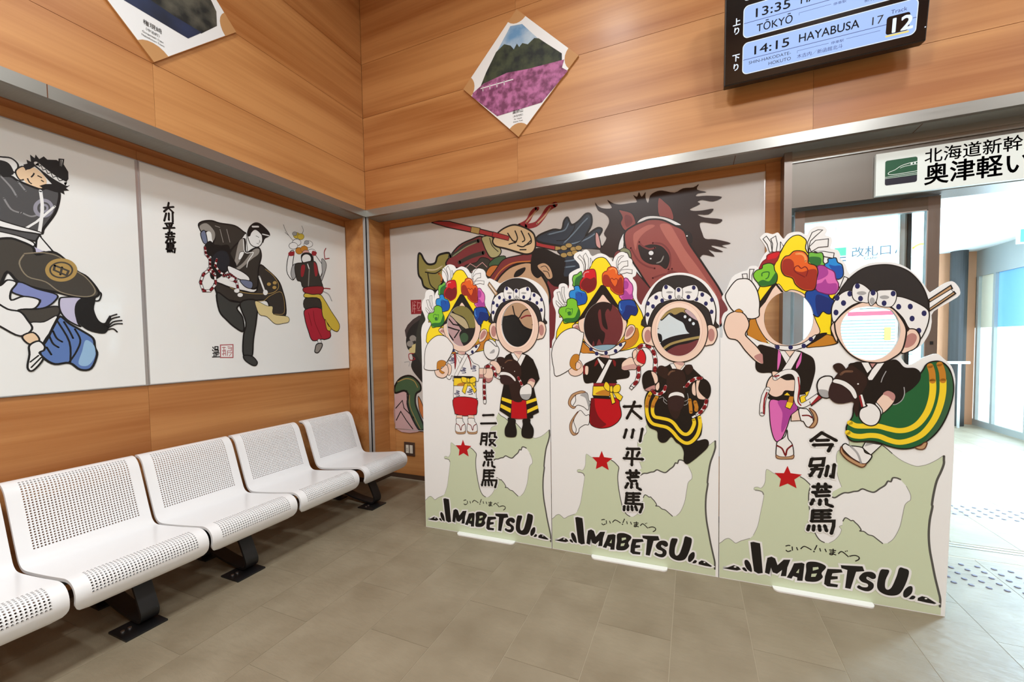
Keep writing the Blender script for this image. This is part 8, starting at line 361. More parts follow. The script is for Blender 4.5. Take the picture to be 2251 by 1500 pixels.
def studs(name, pts, r, label):
    V = []; F = []
    for x, y in pts:
        k = len(V); V += [(x+r*math.cos(t*math.pi/5), y+r*math.sin(t*math.pi/5), .0005) for t in range(10)]
        V += [(x+r*.7*math.cos(t*math.pi/5), y+r*.7*math.sin(t*math.pi/5), .005) for t in range(10)]
        F += [(k+i, k+(i+1) % 10, k+10+(i+1) % 10, k+10+i) for i in range(10)]+[tuple(range(k+10, k+20))]
    o = mesh(name, V, F, TD); tag(o, label, 'tactile paving', kind='stuff'); return o
studs('tactile_stud_field', [(4.605+i*.078+(j % 2)*.0, -.13+j*.07) for i in range(18) for j in range(5)], .015, 'field of small round tactile studs on the floor just inside the doorway')
studs('tactile_stud_field', [(4.72+i*.075, 1.17+j*.075) for i in range(14) for j in range(4)], .016, 'field of small round tactile studs on the corridor floor beyond the door')
for i in range(4):
    o = box('tactile_bar', 4.95+i*.085, 4.962+i*.085, 1.5, 5.6, .0005, .005, TD)
    tag(o, ['leftmost','second from left','third from left','rightmost'][i]+' of four long guide bars running down the corridor floor', 'tactile paving', 'tactile guide bars')
# ------------------------------------------------------------------ upper walls (wood veneer panels over the steel trim)
wl = box('wall_left', -.62, -.022, -7.2, 0, HB+.006, 5.3, GAP); tag(wl, 'wood veneered upper wall on the left, jutting over the mural recess', kind='structure')
wb = box('wall_back', -.62, 8.6, .022, .62, HB+.006, 5.3, GAP); tag(wb, 'wood veneered upper wall above the standees and the doorway', kind='structure')
rows = [(HT, 3.303), (3.303, 3.845), (3.845, 4.387), (4.387, 5.2)]
for i, (z0, z1) in enumerate(rows):
    for (y0, y1) in ((-1.86, 0.0), (-3.95, -1.86), (-7.1, -3.95)):
        box('wood_panel', -.022, 0, y0+.0007, y1-.0007, z0+.0014, z1-.0014, WY, wl)
    for (x0, x1) in ((0.002, 1.73), (1.73, 3.89), (3.89, 6.05), (6.05, 8.5)):
        box('wood_panel', x0+.0007, x1-.0007, 0, .022, z0+.0014, z1-.0014, WX, wb)
# steel trim and soffits
t = box('trim_1', -.03, .006, -7.1, .0, HB, HT, SY); tag(t, 'brushed steel edge trim under the left upper wall', kind='structure')
boxes('trim_joint', [(.0055, .0068, y-.002, y+.002, HB, HT) for y in (-2.35, -4.5)], GAP, t)
t = box('trim_2', .0, 8.5, -.006, .03, HB, HT, SX); tag(t, 'brushed steel edge trim under the back upper wall', kind='structure')
t = box('trim_3', -.195, -.03, -7.1, -.0, HB, HB+.006, SOF); tag(t, 'grey steel soffit strip over the left recess', kind='structure')
t = box('trim_4', .0, 8.5, .03, .205, HB, HB+.006, SOF); tag(t, 'grey steel soffit strip over the back recess and the door', kind='structure')
boxes('trim_joint', [(x-.002, x+.002, .03, .205, HB-.001, HB+.002) for x in (3.43, 4.47)], GAP, t)
t = box('trim_5', DD, -.197, -7.1, -.0, HB-.006, HB+.006, WZ); tag(t, 'wood soffit strip behind the steel one on the left', kind='structure')
t = box('trim_6', .0, 3.75, .207, D2, HB-.003, HB+.006, WX); tag(t, 'wood soffit strip behind the steel one at the back', kind='structure')
# corner column with a steel guard
cw = box('wall_corner', DD-.3, -.002, .002, D2+.3, 0, HB, WY); tag(cw, 'wood clad corner column between the two recesses', kind='structure')
g = boxes('trim_7', [(-.036, .006, -.006, .002, .052, HB), (-.002, .006, -.006, .036, .052, HB)], SZ); tag(g, 'vertical brushed steel corner guard of the column', kind='structure')
# recessed lower walls
lw = box('wall_left_lower', DD-.3, DD-.02, -7.2, .0, 0, HB, GAP); tag(lw, 'recessed lower wall on the left behind the bench', kind='structure')
for y0, y1 in ((-1.83, -.001), (-3.95, -1.83), (-7.1, -3.95)):
    box('wood_panel', DD-.02, DD, y0+.0007, y1-.0007, 0.05, 1.24, WY, lw); box('wood_panel', DD-.02, DD, y0+.0007, y1-.0007, 2.766, HB-.006, WY, lw)
bw = box('wall_back_lower', -.002, 3.752, D2+.02, D2+.3, 0, HB, GAP); tag(bw, 'recessed lower back wall behind the standees', kind='structure')
box('wood_panel', .001, .084, D2, D2+.02, .05, HB, WX, bw); box('wood_panel', .086, 3.654, D2, D2+.02, .05, .548, WX, bw)
box('wood_panel', .086, 3.654, D2, D2+.02, 2.77, HB, WX, bw); box('wood_panel', 3.656, 3.752, D2, D2+.02, .05, HB, WX, bw)
t = box('baseboard_left', DD, DD+.006, -7.1, 0, 0, .05, BASE); tag(t, kind='structure')
t = boxes('baseboard_back', [(0.0, 3.752, D2-.006, D2, 0, .05), (-.002, .004, 0, D2, 0, .05), (DD, 0, -.004, .002, 0, .05)], BASE); tag(t, kind='structure')
# rest of the hall, behind and beside the viewer
t = box('wall_front', -.6, 8.6, -7.3, -7.15, 0, 5.3, WX); tag(t, kind='structure')
t = box('wall_right', 8.5, 8.65, -7.2, .6, 0, 5.3, CEIL); tag(t, kind='structure')
t = box('ceiling', -.6, 8.6, -7.2, .6, 5.2, 5.3, CEIL); tag(t, kind='structure')
# ------------------------------------------------------------------ murals
def frame(parent, x0, x1, z0, z1, w_=.007, m=ALU):
    boxes('frame', [(x0, x1, -.0135, .0, z0, z0+w_), (x0, x1, -.0135, .0, z1-w_, z1), (x0, x0+w_, -.0135, .0, z0+w_, z1-w_), (x1-w_, x1, -.0135, .0, z0+w_, z1-w_)], m, parent)
def mural(name, loc, rz, x0, x1, z0, z1, m, label):
    e = empty(name, loc, rz); box('panel', x0+.007, x1-.007, -.012, 0, z0+.007, z1-.007, m, e); frame(e, x0, x1, z0, z1)
    tag(e, label, 'mural'); return e
R90 = math.pi/2
M1 = mural('mural_panel', (DD+.0005, 0, 0), R90, -4.6, -1.842, 1.243, 2.764, PANEL, 'white mural panel at far left with a kicking dancer in blue trousers')
M2 = mural('mural_panel', (DD+.0005, 0, 0), R90, -1.83, -.003, 1.243, 2.764, PANEL, 'white mural panel with a black-robed hobby-horse dancer and a woman in red skirt')
M3 = mural('mural_panel', (0, D2-.0005, 0), 0, .0866, 3.652, .55, 2.768, PANEL2, 'large painted mural behind the standees with a warrior and a brown horse')
artwork('mural_dancer_print', 'dancer_painting', M1, .0128); artwork('mural_rider_print', 'dancers_painting', M2, .0128)
artwork('warrior_print', 'warrior_and_horse_painting', M3, .0128)
t = box('trim_13', DD, DD+.011, -1.8415, -1.8305, 1.243, 2.764, ALU); tag(t, 'narrow metal cover strip between the two left mural panels', kind='structure')
# ------------------------------------------------------------------ photo standees
AX = math.radians(1.8894); ux, uy = math.cos(AX), math.sin(AX); ORG = (0, 1.073, 2.1594)
LAB = ['white face-in-hole photo standee nearest the corner, its dancer in a white patterned coat',
       'middle one of three white photo standees, its rider in a black cloak with yellow bands',
       'white face-in-hole photo standee nearest the doorway, its rider in a green robe']
for i in range(3):
    e = empty('photo_standee', (1.141+ux*ORG[i], -.667+uy*ORG[i], 0), AX); tag(e, LAB[i], 'photo standee', 'face-in-hole standees in a row')
    hs = board('board.%d' % (i+1), 'board', e, WHITE, .012)
    artwork('map_print', 'map_print', e, .0002); artwork('star_print', 'star_print', e, .0008)
    artwork('lettering', 'lettering', e, .0012); artwork('kanji_print.%d' % (i+1), 'place_name_lettering', e, .0012)
    artwork('dancer_print.%d' % (i+1), 'dancer_figure', e, .0008, hs); artwork('rider_print.%d' % (i+1), 'rider_figure', e, .0036, hs)
    x0, x1 = ((.31, .79), (.29, .785), (.29, .775))[i]
    for nm, ya, yb in (('foot_plate', -.052, -.001), ('foot_plate', .013, .22)):
        n = 8; P = []
        if ya < 0:
            P = [(x0, yb), (x1, yb)]+[(x1-.03+.03*math.cos(t*R90/n), ya+.03-.03*math.sin(t*R90/n)) for t in range(n+1)]+[(x0+.03-.03*math.sin(t*R90/n), ya+.03-.03*math.cos(t*R90/n)) for t in range(n+1)]
        else: P = [(x0, ya), (x0, yb), (x1, yb), (x1, ya)][::-1]
        P = P[::-1] if False else P
        k = len(P); mesh(nm, [(a, b, .0005) for a, b in P]+[(a, b, .009) for a, b in P], [tuple(range(k)), tuple(range(2*k-1, k-1, -1))]+[(j, k+j, k+(j+1) % k, (j+1) % k) for j in range(k)], ACR, e)
# ------------------------------------------------------------------ bench
PROF = [(-.235,.765),(-.222,.790),(-.196,.802),(-.165,.798),(-.140,.782),(-.118,.752),(-.098,.700),(-.070,.620),(-.040,.530),(-.012,.452),(.002,.420),(.022,.400),(.050,.391),(.10,.392),(.20,.402),(.32,.416),(.44,.432),(.49,.437),(.53,.430),(.560,.408),(.573,.375),(.570,.338),(.552,.300),(.538,.285)]
PROF = [(a+.0, b) for a, b in PROF]
def seat_mesh(W=.570, c=.01385):
    P = catmull(PROF, False, 6); s = [0]
    for a, b in zip(P, P[1:]): s.append(s[-1]+math.hypot(b[0]-a[0], b[1]-a[1]))
    Lt = s[-1]; ns = int(round(Lt/c)); c = Lt/ns
    def at(q):
        q = min(max(q, 0), Lt-1e-6)
        for i in range(len(P)-1):
            if q <= s[i+1]: f = (q-s[i])/(s[i+1]-s[i]); break
        x = P[i][0]+(P[i+1][0]-P[i][0])*f; z = P[i][1]+(P[i+1][1]-P[i][1])*f
        t = Vector((P[i+1][0]-P[i][0], 0, P[i+1][1]-P[i][1])).normalized(); return x, z, (-t.z, t.x)
    nc = 33; cw_ = .0140; mt = (W-nc*cw_)/2
    tl = [0, mt*.5, mt]+[mt+cw_*(i+1) for i in range(nc)]+[W-mt*.5, W]
    R = .055
    def inset(q):
        d = min(q, Lt-q)
        return 0 if d >= R else R-math.sqrt(max(R*R-(R-d)**2, 0))
    cache = {}
    def pos(q, t, off=0):
        k = inset(q)
        if t <= mt: t = k+(mt-k)*(t/mt)
        elif t >= W-mt: t = (W-k)-(mt-k)*((W-t)/mt)
        x, z, nr = at(q); return (x+nr[0]*off, t, z+nr[1]*off)
    def holed(i, j):
        if j < 2 or j >= 2+nc: return False
        q = (i+.5)*c; return .095 < q < .475 or (Lt-.222) < q < (Lt-.085)
    V = []; F = []; idx = {}
    def vid(q, t, off):
        k = (round(q, 5), round(t, 5), off)
        if k not in idx: idx[k] = len(V); V.append(pos(q, t, off))
        return idx[k]
    TH = -.005; r = c*.30
    for i in range(ns):
        for j in range(len(tl)-1):
            q0, q1, t0, t1 = i*c, (i+1)*c, tl[j], tl[j+1]
            if not holed(i, j):
                F.append((vid(q0, t0, 0), vid(q1, t0, 0), vid(q1, t1, 0), vid(q0, t1, 0)))
                F.append((vid(q0, t1, TH), vid(q1, t1, TH), vid(q1, t0, TH), vid(q0, t0, TH)))
            else:
                qm, tm_ = (q0+q1)/2, (t0+t1)/2
                o = [(q0, t0), (qm, t0), (q1, t0), (q1, tm_), (q1, t1), (qm, t1), (q0, t1), (q0, tm_)]
                o = [(q0, t0), (q1, t0), (q1, t1), (q0, t1)]
                inn = [(qm+r*math.cos(math.radians(a)), tm_+r*math.sin(math.radians(a))) for a in (225, 270, 315, 0, 45, 90, 135, 180)]
                for off in (0, TH):
                    O = [vid(a, b, off) for a, b in o]; I = [vid(a, b, off) for a, b in inn]
                    fs = [(O[0], I[1], I[0], I[7]), (O[0], O[1], I[2], I[1]), (O[1], I[3], I[2]), (O[1], O[2], I[4], I[3]), (O[2], I[5], I[4]), (O[2], O[3], I[6], I[5]), (O[3], I[7], I[6]), (O[3], O[0], I[7])]
                    F += fs if off == 0 else [tuple(reversed(f)) for f in fs]
                I0 = [vid(a, b, 0) for a, b in inn]; I1 = [vid(a, b, TH) for a, b in inn]
                F += [(I0[k], I1[k], I1[(k+1) % 8], I0[(k+1) % 8]) for k in range(8)]
    nsm = len(F)
    # rolled rim all round
    loop = [(i*c, 0) for i in range(ns+1)]+[(Lt, t) for t in tl[1:]]+[(i*c, W) for i in range(ns-1, -1, -1)]+[(0, t) for t in reversed(tl[1:-1])]
    n = len(loop); k = len(V)
    for q, t in loop: V.append(pos(q, t, 0))
    for q, t in loop: V.append(pos(q, t, -.016))
    F += [(k+i, k+n+i, k+n+(i+1) % n, k+(i+1) % n) for i in range(n)]
    me = bpy.data.meshes.new('seat'); me.from_pydata(V, [], F); me.materials.append(SEAT)
    me.polygons.foreach_set('use_smooth', [True]*nsm+[False]*(len(F)-nsm)); me.update(); return me
bench = empty('beam_bench', (0, 0, 0)); tag(bench, 'row of white perforated metal seats on black legs along the left wall', 'bench')
sm_ = seat_mesh(); LEFTS = [-3.145, -2.555, -1.965, -1.365, -.722]
for y in LEFTS:
    o = bpy.data.objects.new('seat', sm_); link(o, bench); o.location = (0, y, 0)
box('beam', .12, .20, -3.15, -.18, .29, .35, BLACK, bench, .006)
def strap(name, pts, y, w_, th, m, parent):
    P = catmull(pts, False, 6); V = []; F = []
    for i, p in enumerate(P):
        a = P[max(i-1, 0)]; b = P[min(i+1, len(P)-1)]; d = math.hypot(b[0]-a[0], b[1]-a[1]); nx, nz = -(b[1]-a[1])/d*th/2, (b[0]-a[0])/d*th/2
        for yy in (y-w_/2, y+w_/2): V += [(p[0]+nx, yy, p[1]+nz), (p[0]-nx, yy, p[1]-nz)]
    for i in range(len(P)-1):
        k = 4*i; F += [(k, k+4, k+6, k+2), (k+1, k+3, k+7, k+5), (k, k+1, k+5, k+4), (k+2, k+6, k+7, k+3)]
    F += [(0, 2, 3, 1), (len(V)-4, len(V)-3, len(V)-1, len(V)-2)]
    return mesh(name, V, F, m, parent, smooth=False)
for y in (-2.225, -1.655, -.445):
    lg = strap('leg', [(.20, .375), (.27, .36), (.33, .30), (.385, .20), (.43, .11), (.445, .065), (.425, .030), (.37, .028), (.22, .045), (.05, .085), (-.04, .12)], y, .085, .016, BLACK, bench)
    fp = box('foot_plate', .33, .50, y-.13, y+.055, .0005, .010, BLACK, lg)
    for dy in (-.10, -.07): cyl('bolt', (.40, y+dy, ), .009, .010, .016, ALU, lg, 8)
    strap('leg', [(.14, .30), (.02, .24), (-.05, .15), (-.06, .06), (-.03, .015)], y, .07, .014, BLACK, bench)
    box('foot_plate', -.10, .03, y-.05, y+.05, .0005, .010, BLACK, lg)
    box('seat_bracket', .0, .44, y-.04, y+.04, .355, .368, BLACK, bench)
# ------------------------------------------------------------------ ticket-shaped pictures on the upper walls
TAN = mat('tan_card', S((196,146,92)), .6)
PINK = mat('pink_field', S((168,92,138)), .6); NAVY = mat('navy_sea', S((24,36,66)), .5); DKROCK = mat('dark_rock', S((40,40,34)), .6)
def speckle(m, c1, c2, s):
    N, L, B = nodes(m); tc = N.new('ShaderNodeTexCoord'); n = N.new('ShaderNodeTexNoise'); n.inputs['Scale'].default_value = s; n.inputs['Detail'].default_value = 5
    r = N.new('ShaderNodeValToRGB'); r.color_ramp.elements[0].position = .38; r.color_ramp.elements[0].color = S(c1); r.color_ramp.elements[1].position = .62; r.color_ramp.elements[1].color = S(c2)
    L.new(tc.outputs['Object'], n.inputs['Vector']); L.new(n.outputs['Fac'], r.inputs[0]); L.new(r.outputs[0], B.inputs['Base Color'])
speckle(PINK, (120,58,96), (190,112,164), 22); speckle(DKROCK, (20,24,22), (90,88,76), 9); speckle(NAVY, (20,30,52), (34,48,84), 5)
SKY = mat('picture_sky', S((120,168,206)), .6); speckle(SKY, (104,152,196), (196,214,226), 5); TREE = mat('picture_trees', S((34,42,34)), .6); speckle(TREE, (22,30,26), (64,72,48), 14)
def flat(name, P, y, m, parent):
    v, f = fill(P); return mesh(name, [(a, y, b) for a, b in v], f, m, parent)
def ticket(loc, rz, label, kind):
    e = empty('ticket_picture', loc, rz); tag(e, label, 'wall picture'); h = .54
    D = [(0, -h), (h, 0), (0, h), (-h, 0)]
    mesh('backing_card', [(a, 0, b) for a, b in D]+[(a, -.018, b) for a, b in D], [(0, 1, 2, 3)[::-1], (4, 5, 6, 7), (0, 4, 7, 3), (1, 5, 4, 0), (2, 6, 5, 1), (3, 7, 6, 2)], TAN, e)
    def tick(k, cut, rr):   # square rotated 45 deg with concave round corners
        P = []
        for i, (cx, cz) in enumerate([(0, -k), (k, 0), (0, k), (-k, 0)]):
            base = math.atan2(-cz, -cx)
            P += [(cx+rr*math.cos(base+math.radians(a)), cz+rr*math.sin(base+math.radians(a))) for a in (45, 30, 15, 0, -15, -30, -45)]
        return P
    flat('white_card', tick(.537, 0, .115), -.0185, WHITE, e)
    if kind == 1:
        clip = lambda P: P
        flat('sky_picture', [(.05,.40),(-.06,.415),(-.10,.36),(-.22,.20),(-.10,.17),(.10,.16),(.25,.17)], -.0190, SKY, e)
        flat('tree_picture', [(-.20,.235),(-.12,.28),(-.06,.25),(-.03,.21),(0,.25),(.02,.215),(.05,.24),(.10,.215),(.16,.25),(.20,.235),(.26,.18),(.40,.055),(.40,-.02),(0,.0),(-.2,-.02),(-.36,-.02),(-.30,.09)], -.0194, TREE, e)
        flat('field_picture', [(-.44,-.06),(-.33,-.005),(-.1,.03),(.1,.01),(.42,.0),(.40,-.06),(.45,-.1),(.22,-.30),(-.20,-.32),(-.45,-.09)], -.0198, PINK, e)
        boxes('fence_picture', [(-.36, -.04, -.0204, -.0200, -.045, -.037)]+[(x, x+.006, -.0204, -.0200, -.07, -.03) for x in (-.34, -.27, -.20, -.13)], WHITE, e)
        T = ('薬師山', '（木古内町）', 'Mt. Yakushi', 'Kikonai Town')
    else:
        flat('rock_picture', [(-.1,.36),(.1,.36),(.37,.10),(.40,.05),(.40,-.05),(.29,-.175),(-.10,-.18),(-.34,-.10),(-.40,.05)], -.0190, DKROCK, e)
        flat('sea_picture', [(-.42,.0),(-.33,-.09),(-.10,-.155),(.12,-.17),(.295,-.165),(.205,-.263),(-.20,-.263),(-.43,-.06)], -.0194, NAVY, e)
        T = ('権現崎', '（中泊町）', 'Gongenzaki Cape', 'Nakadomari Town')
    kk = ink('k')
    for j, (s_, sz, z) in enumerate(zip(T, (.034, .020, .016, .016), (-.335, -.366, -.390, -.412))): text('caption', s_, sz, kk, e, 0, z, -.0208, align='CENTER')
ticket((1.748, 0.0, 3.832), 0, 'ticket-shaped wall picture of a pink flower field on the back upper wall', 1)
ticket((0, -1.86, 3.845), R90, 'ticket-shaped wall picture of dark rocks and blue sea on the left upper wall', 2)
# ------------------------------------------------------------------ departure board
tv = empty('departure_display', (3.342, -.16, 3.238)); tv.rotation_euler = (math.radians(10), 0, 0)
tag(tv, 'black framed train departure display hanging on the back upper wall', 'screen')
box('housing', 0, 1.061, 0, .075, 0, .66, BLACK, tv, .006)
SCRB = mat('screen_black', S((8,8,12)), .15, coat=.5)
box('bezel', .006, 1.055, -.002, 0, .006, .654, SCRB, tv)
SB = mat('screen_blue', S((30,40,60)), .4, emit=S((164,194,250)), es=1.0); SW = mat('screen_white', S((40,40,40)), .4, emit=S((232,242,255)), es=1.05)
SN = mat('screen_navy', S((20,24,70)), .4, emit=S((44,54,120)), es=.6); SK = mat('screen_ink', S((16,16,30)), .4); SYE = mat('screen_yellow', S((90,80,30)), .4, emit=S((240,220,130)), es=.9)
def rrect(x0, x1, z0, z1, r, n=5):
    P = []
    for cx, cz, a0 in ((x1-r, z1-r, 0), (x0+r, z1-r, 90), (x0+r, z0+r, 180), (x1-r, z0+r, 270)):
        P += [(cx+r*math.cos(math.radians(a0+90*i/n)), cz+r*math.sin(math.radians(a0+90*i/n))) for i in range(n+1)]
    return P
for k, z in enumerate((.049, .265, .481)):
    if k == 2:
        flat('screen_row', rrect(.108, 1.010, z, z+.15, .02), -.0026, SW, tv); flat('screen_row', rrect(.112, 1.006, z+.004, z+.146, .018), -.0030, SCRB, tv); continue
    flat('screen_row', rrect(.108, 1.010, z-.003, z+.187, .03), -.0026, SW, tv)
    flat('screen_row', rrect(.112, 1.006, z+.001, z+.183, .028), -.0030, SB, tv)
    flat('screen_rule', [(.112, z+.084), (1.006, z+.084), (1.006, z+.087), (.112, z+.087)], -.0034, SN, tv)
def tx(s_, x, z, h, wd=None, m=SK, b=0): text('screen_text', s_, h, m, tv, x, z, -.0040, wd, b)
tx('14:15', .157, .152, .072, .195, b=.0008); tx('HAYABUSA', .421, .157, .066, .309, b=.0006); tx('17', .783, .150, .062, .054)
tx('SHIN-HAKODATE-', .145, .101, .026, .238); tx('HOKUTO', .259, .068, .028, .124); tx('13:35', .160, .369, .072, .190, b=.0008); tx('HAYABUSA', .421, .373, .066, .309, b=.0006)
tx('TŌKYŌ', .186, .282, .062, .198, b=.0004); tx('Track', .884, .184, .030, .075, m=SN); tx('停車駅', .596, .101, .017, .065, m=SN); tx('木古内／新函館北斗', .418, .068, .026, .24, m=SN)
tx('停車駅', .596, .314, .017, .065, m=SN); tx('新青森', .75, .285, .026, .08, m=SN); tx('22', .783, .366, .062, .054); tx('Track', .884, .400, .030, .075, m=SN)
for (x, z, s_) in ((.046, .355, '上'), (.047, .303, 'り'), (.046, .143, '下'), (.047, .086, 'り')): text('screen_text', s_, .047, SW, tv, x, z, -.0032, None, .0012)
for z in (.065, .281):
    flat('track_box', rrect(.867, .976, z+.012, z+.108, .014), -.0038, SCRB, tv); flat('track_box', [(.867, z), (.976, z), (.976, z+.010), (.867, z+.010)], -.0038, SYE, tv)
text('screen_text', '12', .105, SW, tv, .874, .084, -.0044, .092, .003); text('screen_text', '11', .105, SW, tv, .878, .300, -.0044, .084, .003)
for z in (.110, .324):
    for a, b in ((.419, .585), (.674, .840)): flat('screen_rule', [(a, z), (b, z), (b, z+.0018), (a, z+.0018)], -.0036, SN, tv)
    flat('screen_rule', [(.419, z-.012), (.4205, z-.012), (.4205, z), (.419, z)], -.0036, SN, tv)
flat('status_light', rrect(1.047, 1.053, .068, .074, .002), -.0044, SW, tv)
box('wall_mount', .38, .68, .075, .158, .14, .40, BLACK, tv)
# ------------------------------------------------------------------ socket plate
so = empty('wall_socket', (.205, D2-.001, .262)); tag(so, 'small brown double socket plate low on the back wall beside the end seat', 'socket')
box('cover_plate', 0, .140, -.012, 0, 0, .150, BRASS, so, .003)
CRM = mat('cream_plastic', S((226,220,206)), .5)
for x in (.028, .080): box('outlet', x, x+.038, -.016, -.012, .03, .12, CRM, so)
boxes('outlet_slot', [(.038, .050, -.0165, -.0158, .078, .084), (.038, .050, -.0165, -.0158, .060, .066)], BLACK, so)
# ------------------------------------------------------------------ door portal
t = box('trim_8', 3.752, 3.80, .14, .62, 0, HB, SD); tag(t, 'dark steel jamb at the left of the doorway', kind='structure')
t = box('trim_9', 3.80, 8.5, .15, .36, 2.435, 2.746, HD); tag(t, 'brushed steel header panel over the doorway', kind='structure')
t = boxes('trim_10', [(3.80, 8.5, .16, .36, 2.75, HB), (3.80, 8.5, .145, .16, 2.752, 2.764), (3.80, 8.5, .150, .16, 2.785, 2.795)], SX); tag(t, 'ribbed steel track cover above the door header', kind='structure')
t = box('trim_11', 3.80, 8.5, .36, .56, 2.44, HB, PLASTER); tag(t, kind='structure')
GL = bpy.data.materials.new('door_glass'); GL.use_nodes = True; nt = GL.node_tree; nt.nodes.clear()
o_ = nt.nodes.new('ShaderNodeOutputMaterial'); tr = nt.nodes.new('ShaderNodeBsdfTransparent'); gg = nt.nodes.new('ShaderNodeBsdfGlossy'); mxs = nt.nodes.new('ShaderNodeMixShader'); fr = nt.nodes.new('ShaderNodeFresnel')
tr.inputs[0].default_value = (.93, .985, .975, 1); gg.inputs['Roughness'].default_value = .02; fr.inputs[0].default_value = 1.35
nt.links.new(fr.outputs[0], mxs.inputs[0]); nt.links.new(tr.outputs[0], mxs.inputs[1]); nt.links.new(gg.outputs[0], mxs.inputs[2]); nt.links.new(mxs.outputs[0], o_.inputs[0])
d1 = empty('door_1', (0, .25, 0)); tag(d1, 'steel framed glass sliding door leaf standing open behind the right standee', kind='structure')
box('stile', 3.842, 3.902, 0, .035, .01, 2.432, SD, d1); box('stile', 4.592, 4.655, 0, .035, .01, 2.432, SD, d1)
box('rail', 3.902, 4.592, 0, .035, 2.345, 2.432, HD, d1); box('rail', 3.902, 4.592, 0, .035, .01, .12, HD, d1); box('glass_pane', 3.902, 4.592, .014, .018, .12, 2.345, GL, d1)
boxes('edge_bead', [(4.586, 4.592, -.002, .035, .12, 2.345), (3.902, 4.592, -.002, .035, 2.339, 2.345)], ALU, d1)
box('lock', 4.618, 4.634, -.004, 0, 1.44, 1.462, BLACK, d1)
d2 = empty('door_2', (0, .40, 0)); tag(d2, 'second glass sliding door leaf on the track behind', kind='structure')
box('stile', 4.500, 4.528, 0, .04, .01, 2.435, ALU, d2); box('stile', 4.545, 4.565, 0, .04, .01, 2.435, BLACK, d2); box('stile', 3.83, 3.89, 0, .04, .01, 2.435, ALU, d2); box('stile', 4.5285, 4.5445, .01, .03, .01, 2.435, SD, d2)
box('glass_pane', 3.89, 4.50, .018, .022, .1, 2.435, GL, d2); box('rail', 3.89, 4.50, 0, .04, .01, .1, ALU, d2)
# station sign on the header
sg = empty('station_sign', (4.270, .149, 2.440)); tag(sg, 'white station name sign with a green train emblem above the doorway', 'sign')
SGW = mat('sign_white', S((226,234,230)), .35, emit=S((226,236,232)), es=.12)
box('sign_plate', 0, 1.9, -.029, 0, 0, .277, SGW, sg); sy = -.0296
GRN = mat('emblem_green', S((14,84,52)), .4); kk = mat('sign_ink', S((18,16,40)), .4)
flat('emblem_ground', rrect(.048, .212, .062, .224, .012), sy, kk, sg); flat('emblem_ground', [(.048,.105),(.212,.105),(.212,.212),(.206,.222),(.196,.224),(.064,.224),(.052,.220),(.048,.210)], sy-.0002, GRN, sg)
def rib(name, P, w_, m, parent, y): v, f = ribbon(catmull(P, False, 4), w_, False); return mesh(name, [(a, y, b) for a, b in v], f, m, parent)
for P, w_ in (([(.212,.192),(.17,.188),(.13,.178),(.10,.158),(.072,.148),(.064,.138),(.075,.130),(.12,.128),(.212,.132)], .0035), ([(.048,.117),(.10,.118),(.212,.120)], .0028), ([(.048,.108),(.12,.109),(.212,.111)], .0024), ([(.212,.176),(.15,.172),(.125,.164)], .003)): rib('emblem_line', P, w_, SGW, sg, sy-.0005)
boxes('emblem_window', [(.178, .188, sy-.0008, sy-.0005, .178, .190), (.196, .204, sy-.0008, sy-.0005, .178, .190)], SGW, sg)
text('sign_text', '北海道新幹線', .098, kk, sg, .245, .180, sy, .54, .0008); text('sign_text', '奥津軽いまべつ駅', .142, kk, sg, .245, .045, sy, .98, .0022)
# ------------------------------------------------------------------ corridor beyond
t = box('ceiling_corridor', 3.80, 7.6, .56, 6.2, 2.88, 3.0, PLASTER); tag(t, kind='structure')
t = box('wall_corridor_left', 3.65, 3.80, .62, 6.2, 0, 2.9, PLASTER); tag(t, kind='structure')
cb_ = box('wall_corridor_back', 3.8, 6.95, 5.95, 6.2, 0, 2.88, PLASTER); tag(cb_, 'white far wall of the corridor', kind='structure')
ob_ = box('wall_corridor_wood', 6.95, 7.45, 5.95, 6.2, 0, 2.88, mat('pale_orange_wood', S((206,150,112)), .5)); tag(ob_, 'orange wood strip of wall at the end of the corridor', kind='structure')
pc = cyl('round_column', (7.17, 5.80), .105, .0005, 2.879, mat('grey_column', S((46,44,42)), .5)); tag(pc, 'dark grey round column at the end of the corridor', 'column')
t = box('trim_12', 3.81, 7.42, .95, 1.05, 2.53, 2.88, mat('pale_beam', S((206,222,220)), .6)); tag(t, 'pale beam under the corridor ceiling', kind='structure')
# street side: glazed entrance
sd = empty('window_1', (7.45, 0, 0)); tag(sd, 'glazed street side of the corridor with frosted lower panes', kind='structure')
FRM = mat('pale_frame', S((168,172,168)), .4, .3); BRT = mat('daylit_glass', S((220,236,240)), .3, emit=(.80, .94, 1, 1), es=1.2); BLU = mat('blue_sky_glass', S((110,160,210)), .2, emit=S((120,180,236)), es=.25)
box('header', 0, .1, .6, 6.1, 2.46, 2.88, FRM, sd); box('sill', 0, .1, .6, 6.1, 0, .10, FRM, sd)
boxes('mullion', [(-.01, .1, y, y+.05, .10, 2.46) for y in (6.05, 5.86, 5.45, 4.72, 3.9, 3.2, 1.55, .6)], FRM, sd)
for y0, y1 in ((5.91, 6.05), (5.50, 5.86)): box('upper_pane', .03, .05, y0, y1, 1.62, 2.46, mat('beige_pane', S((222,214,190)), .4), sd)
box('upper_pane', .03, .05, 4.77, 5.45, 1.62, 2.46, BLU, sd)
for y0, y1 in ((5.91, 6.05), (5.50, 5.86), (4.77, 5.45)): box('frosted_pane', .03, .05, y0, y1, .10, 1.62, BRT, sd)
for y0, y1 in ((3.95, 4.72), (3.25, 3.9), (1.6, 3.2), (.65, 1.55)): box('glass_door', .03, .05, y0, y1, .10, 2.46, BRT, sd)
box('outside_wall', .1, .15, .5, 6.2, 0, 2.9, PLASTER, sd)
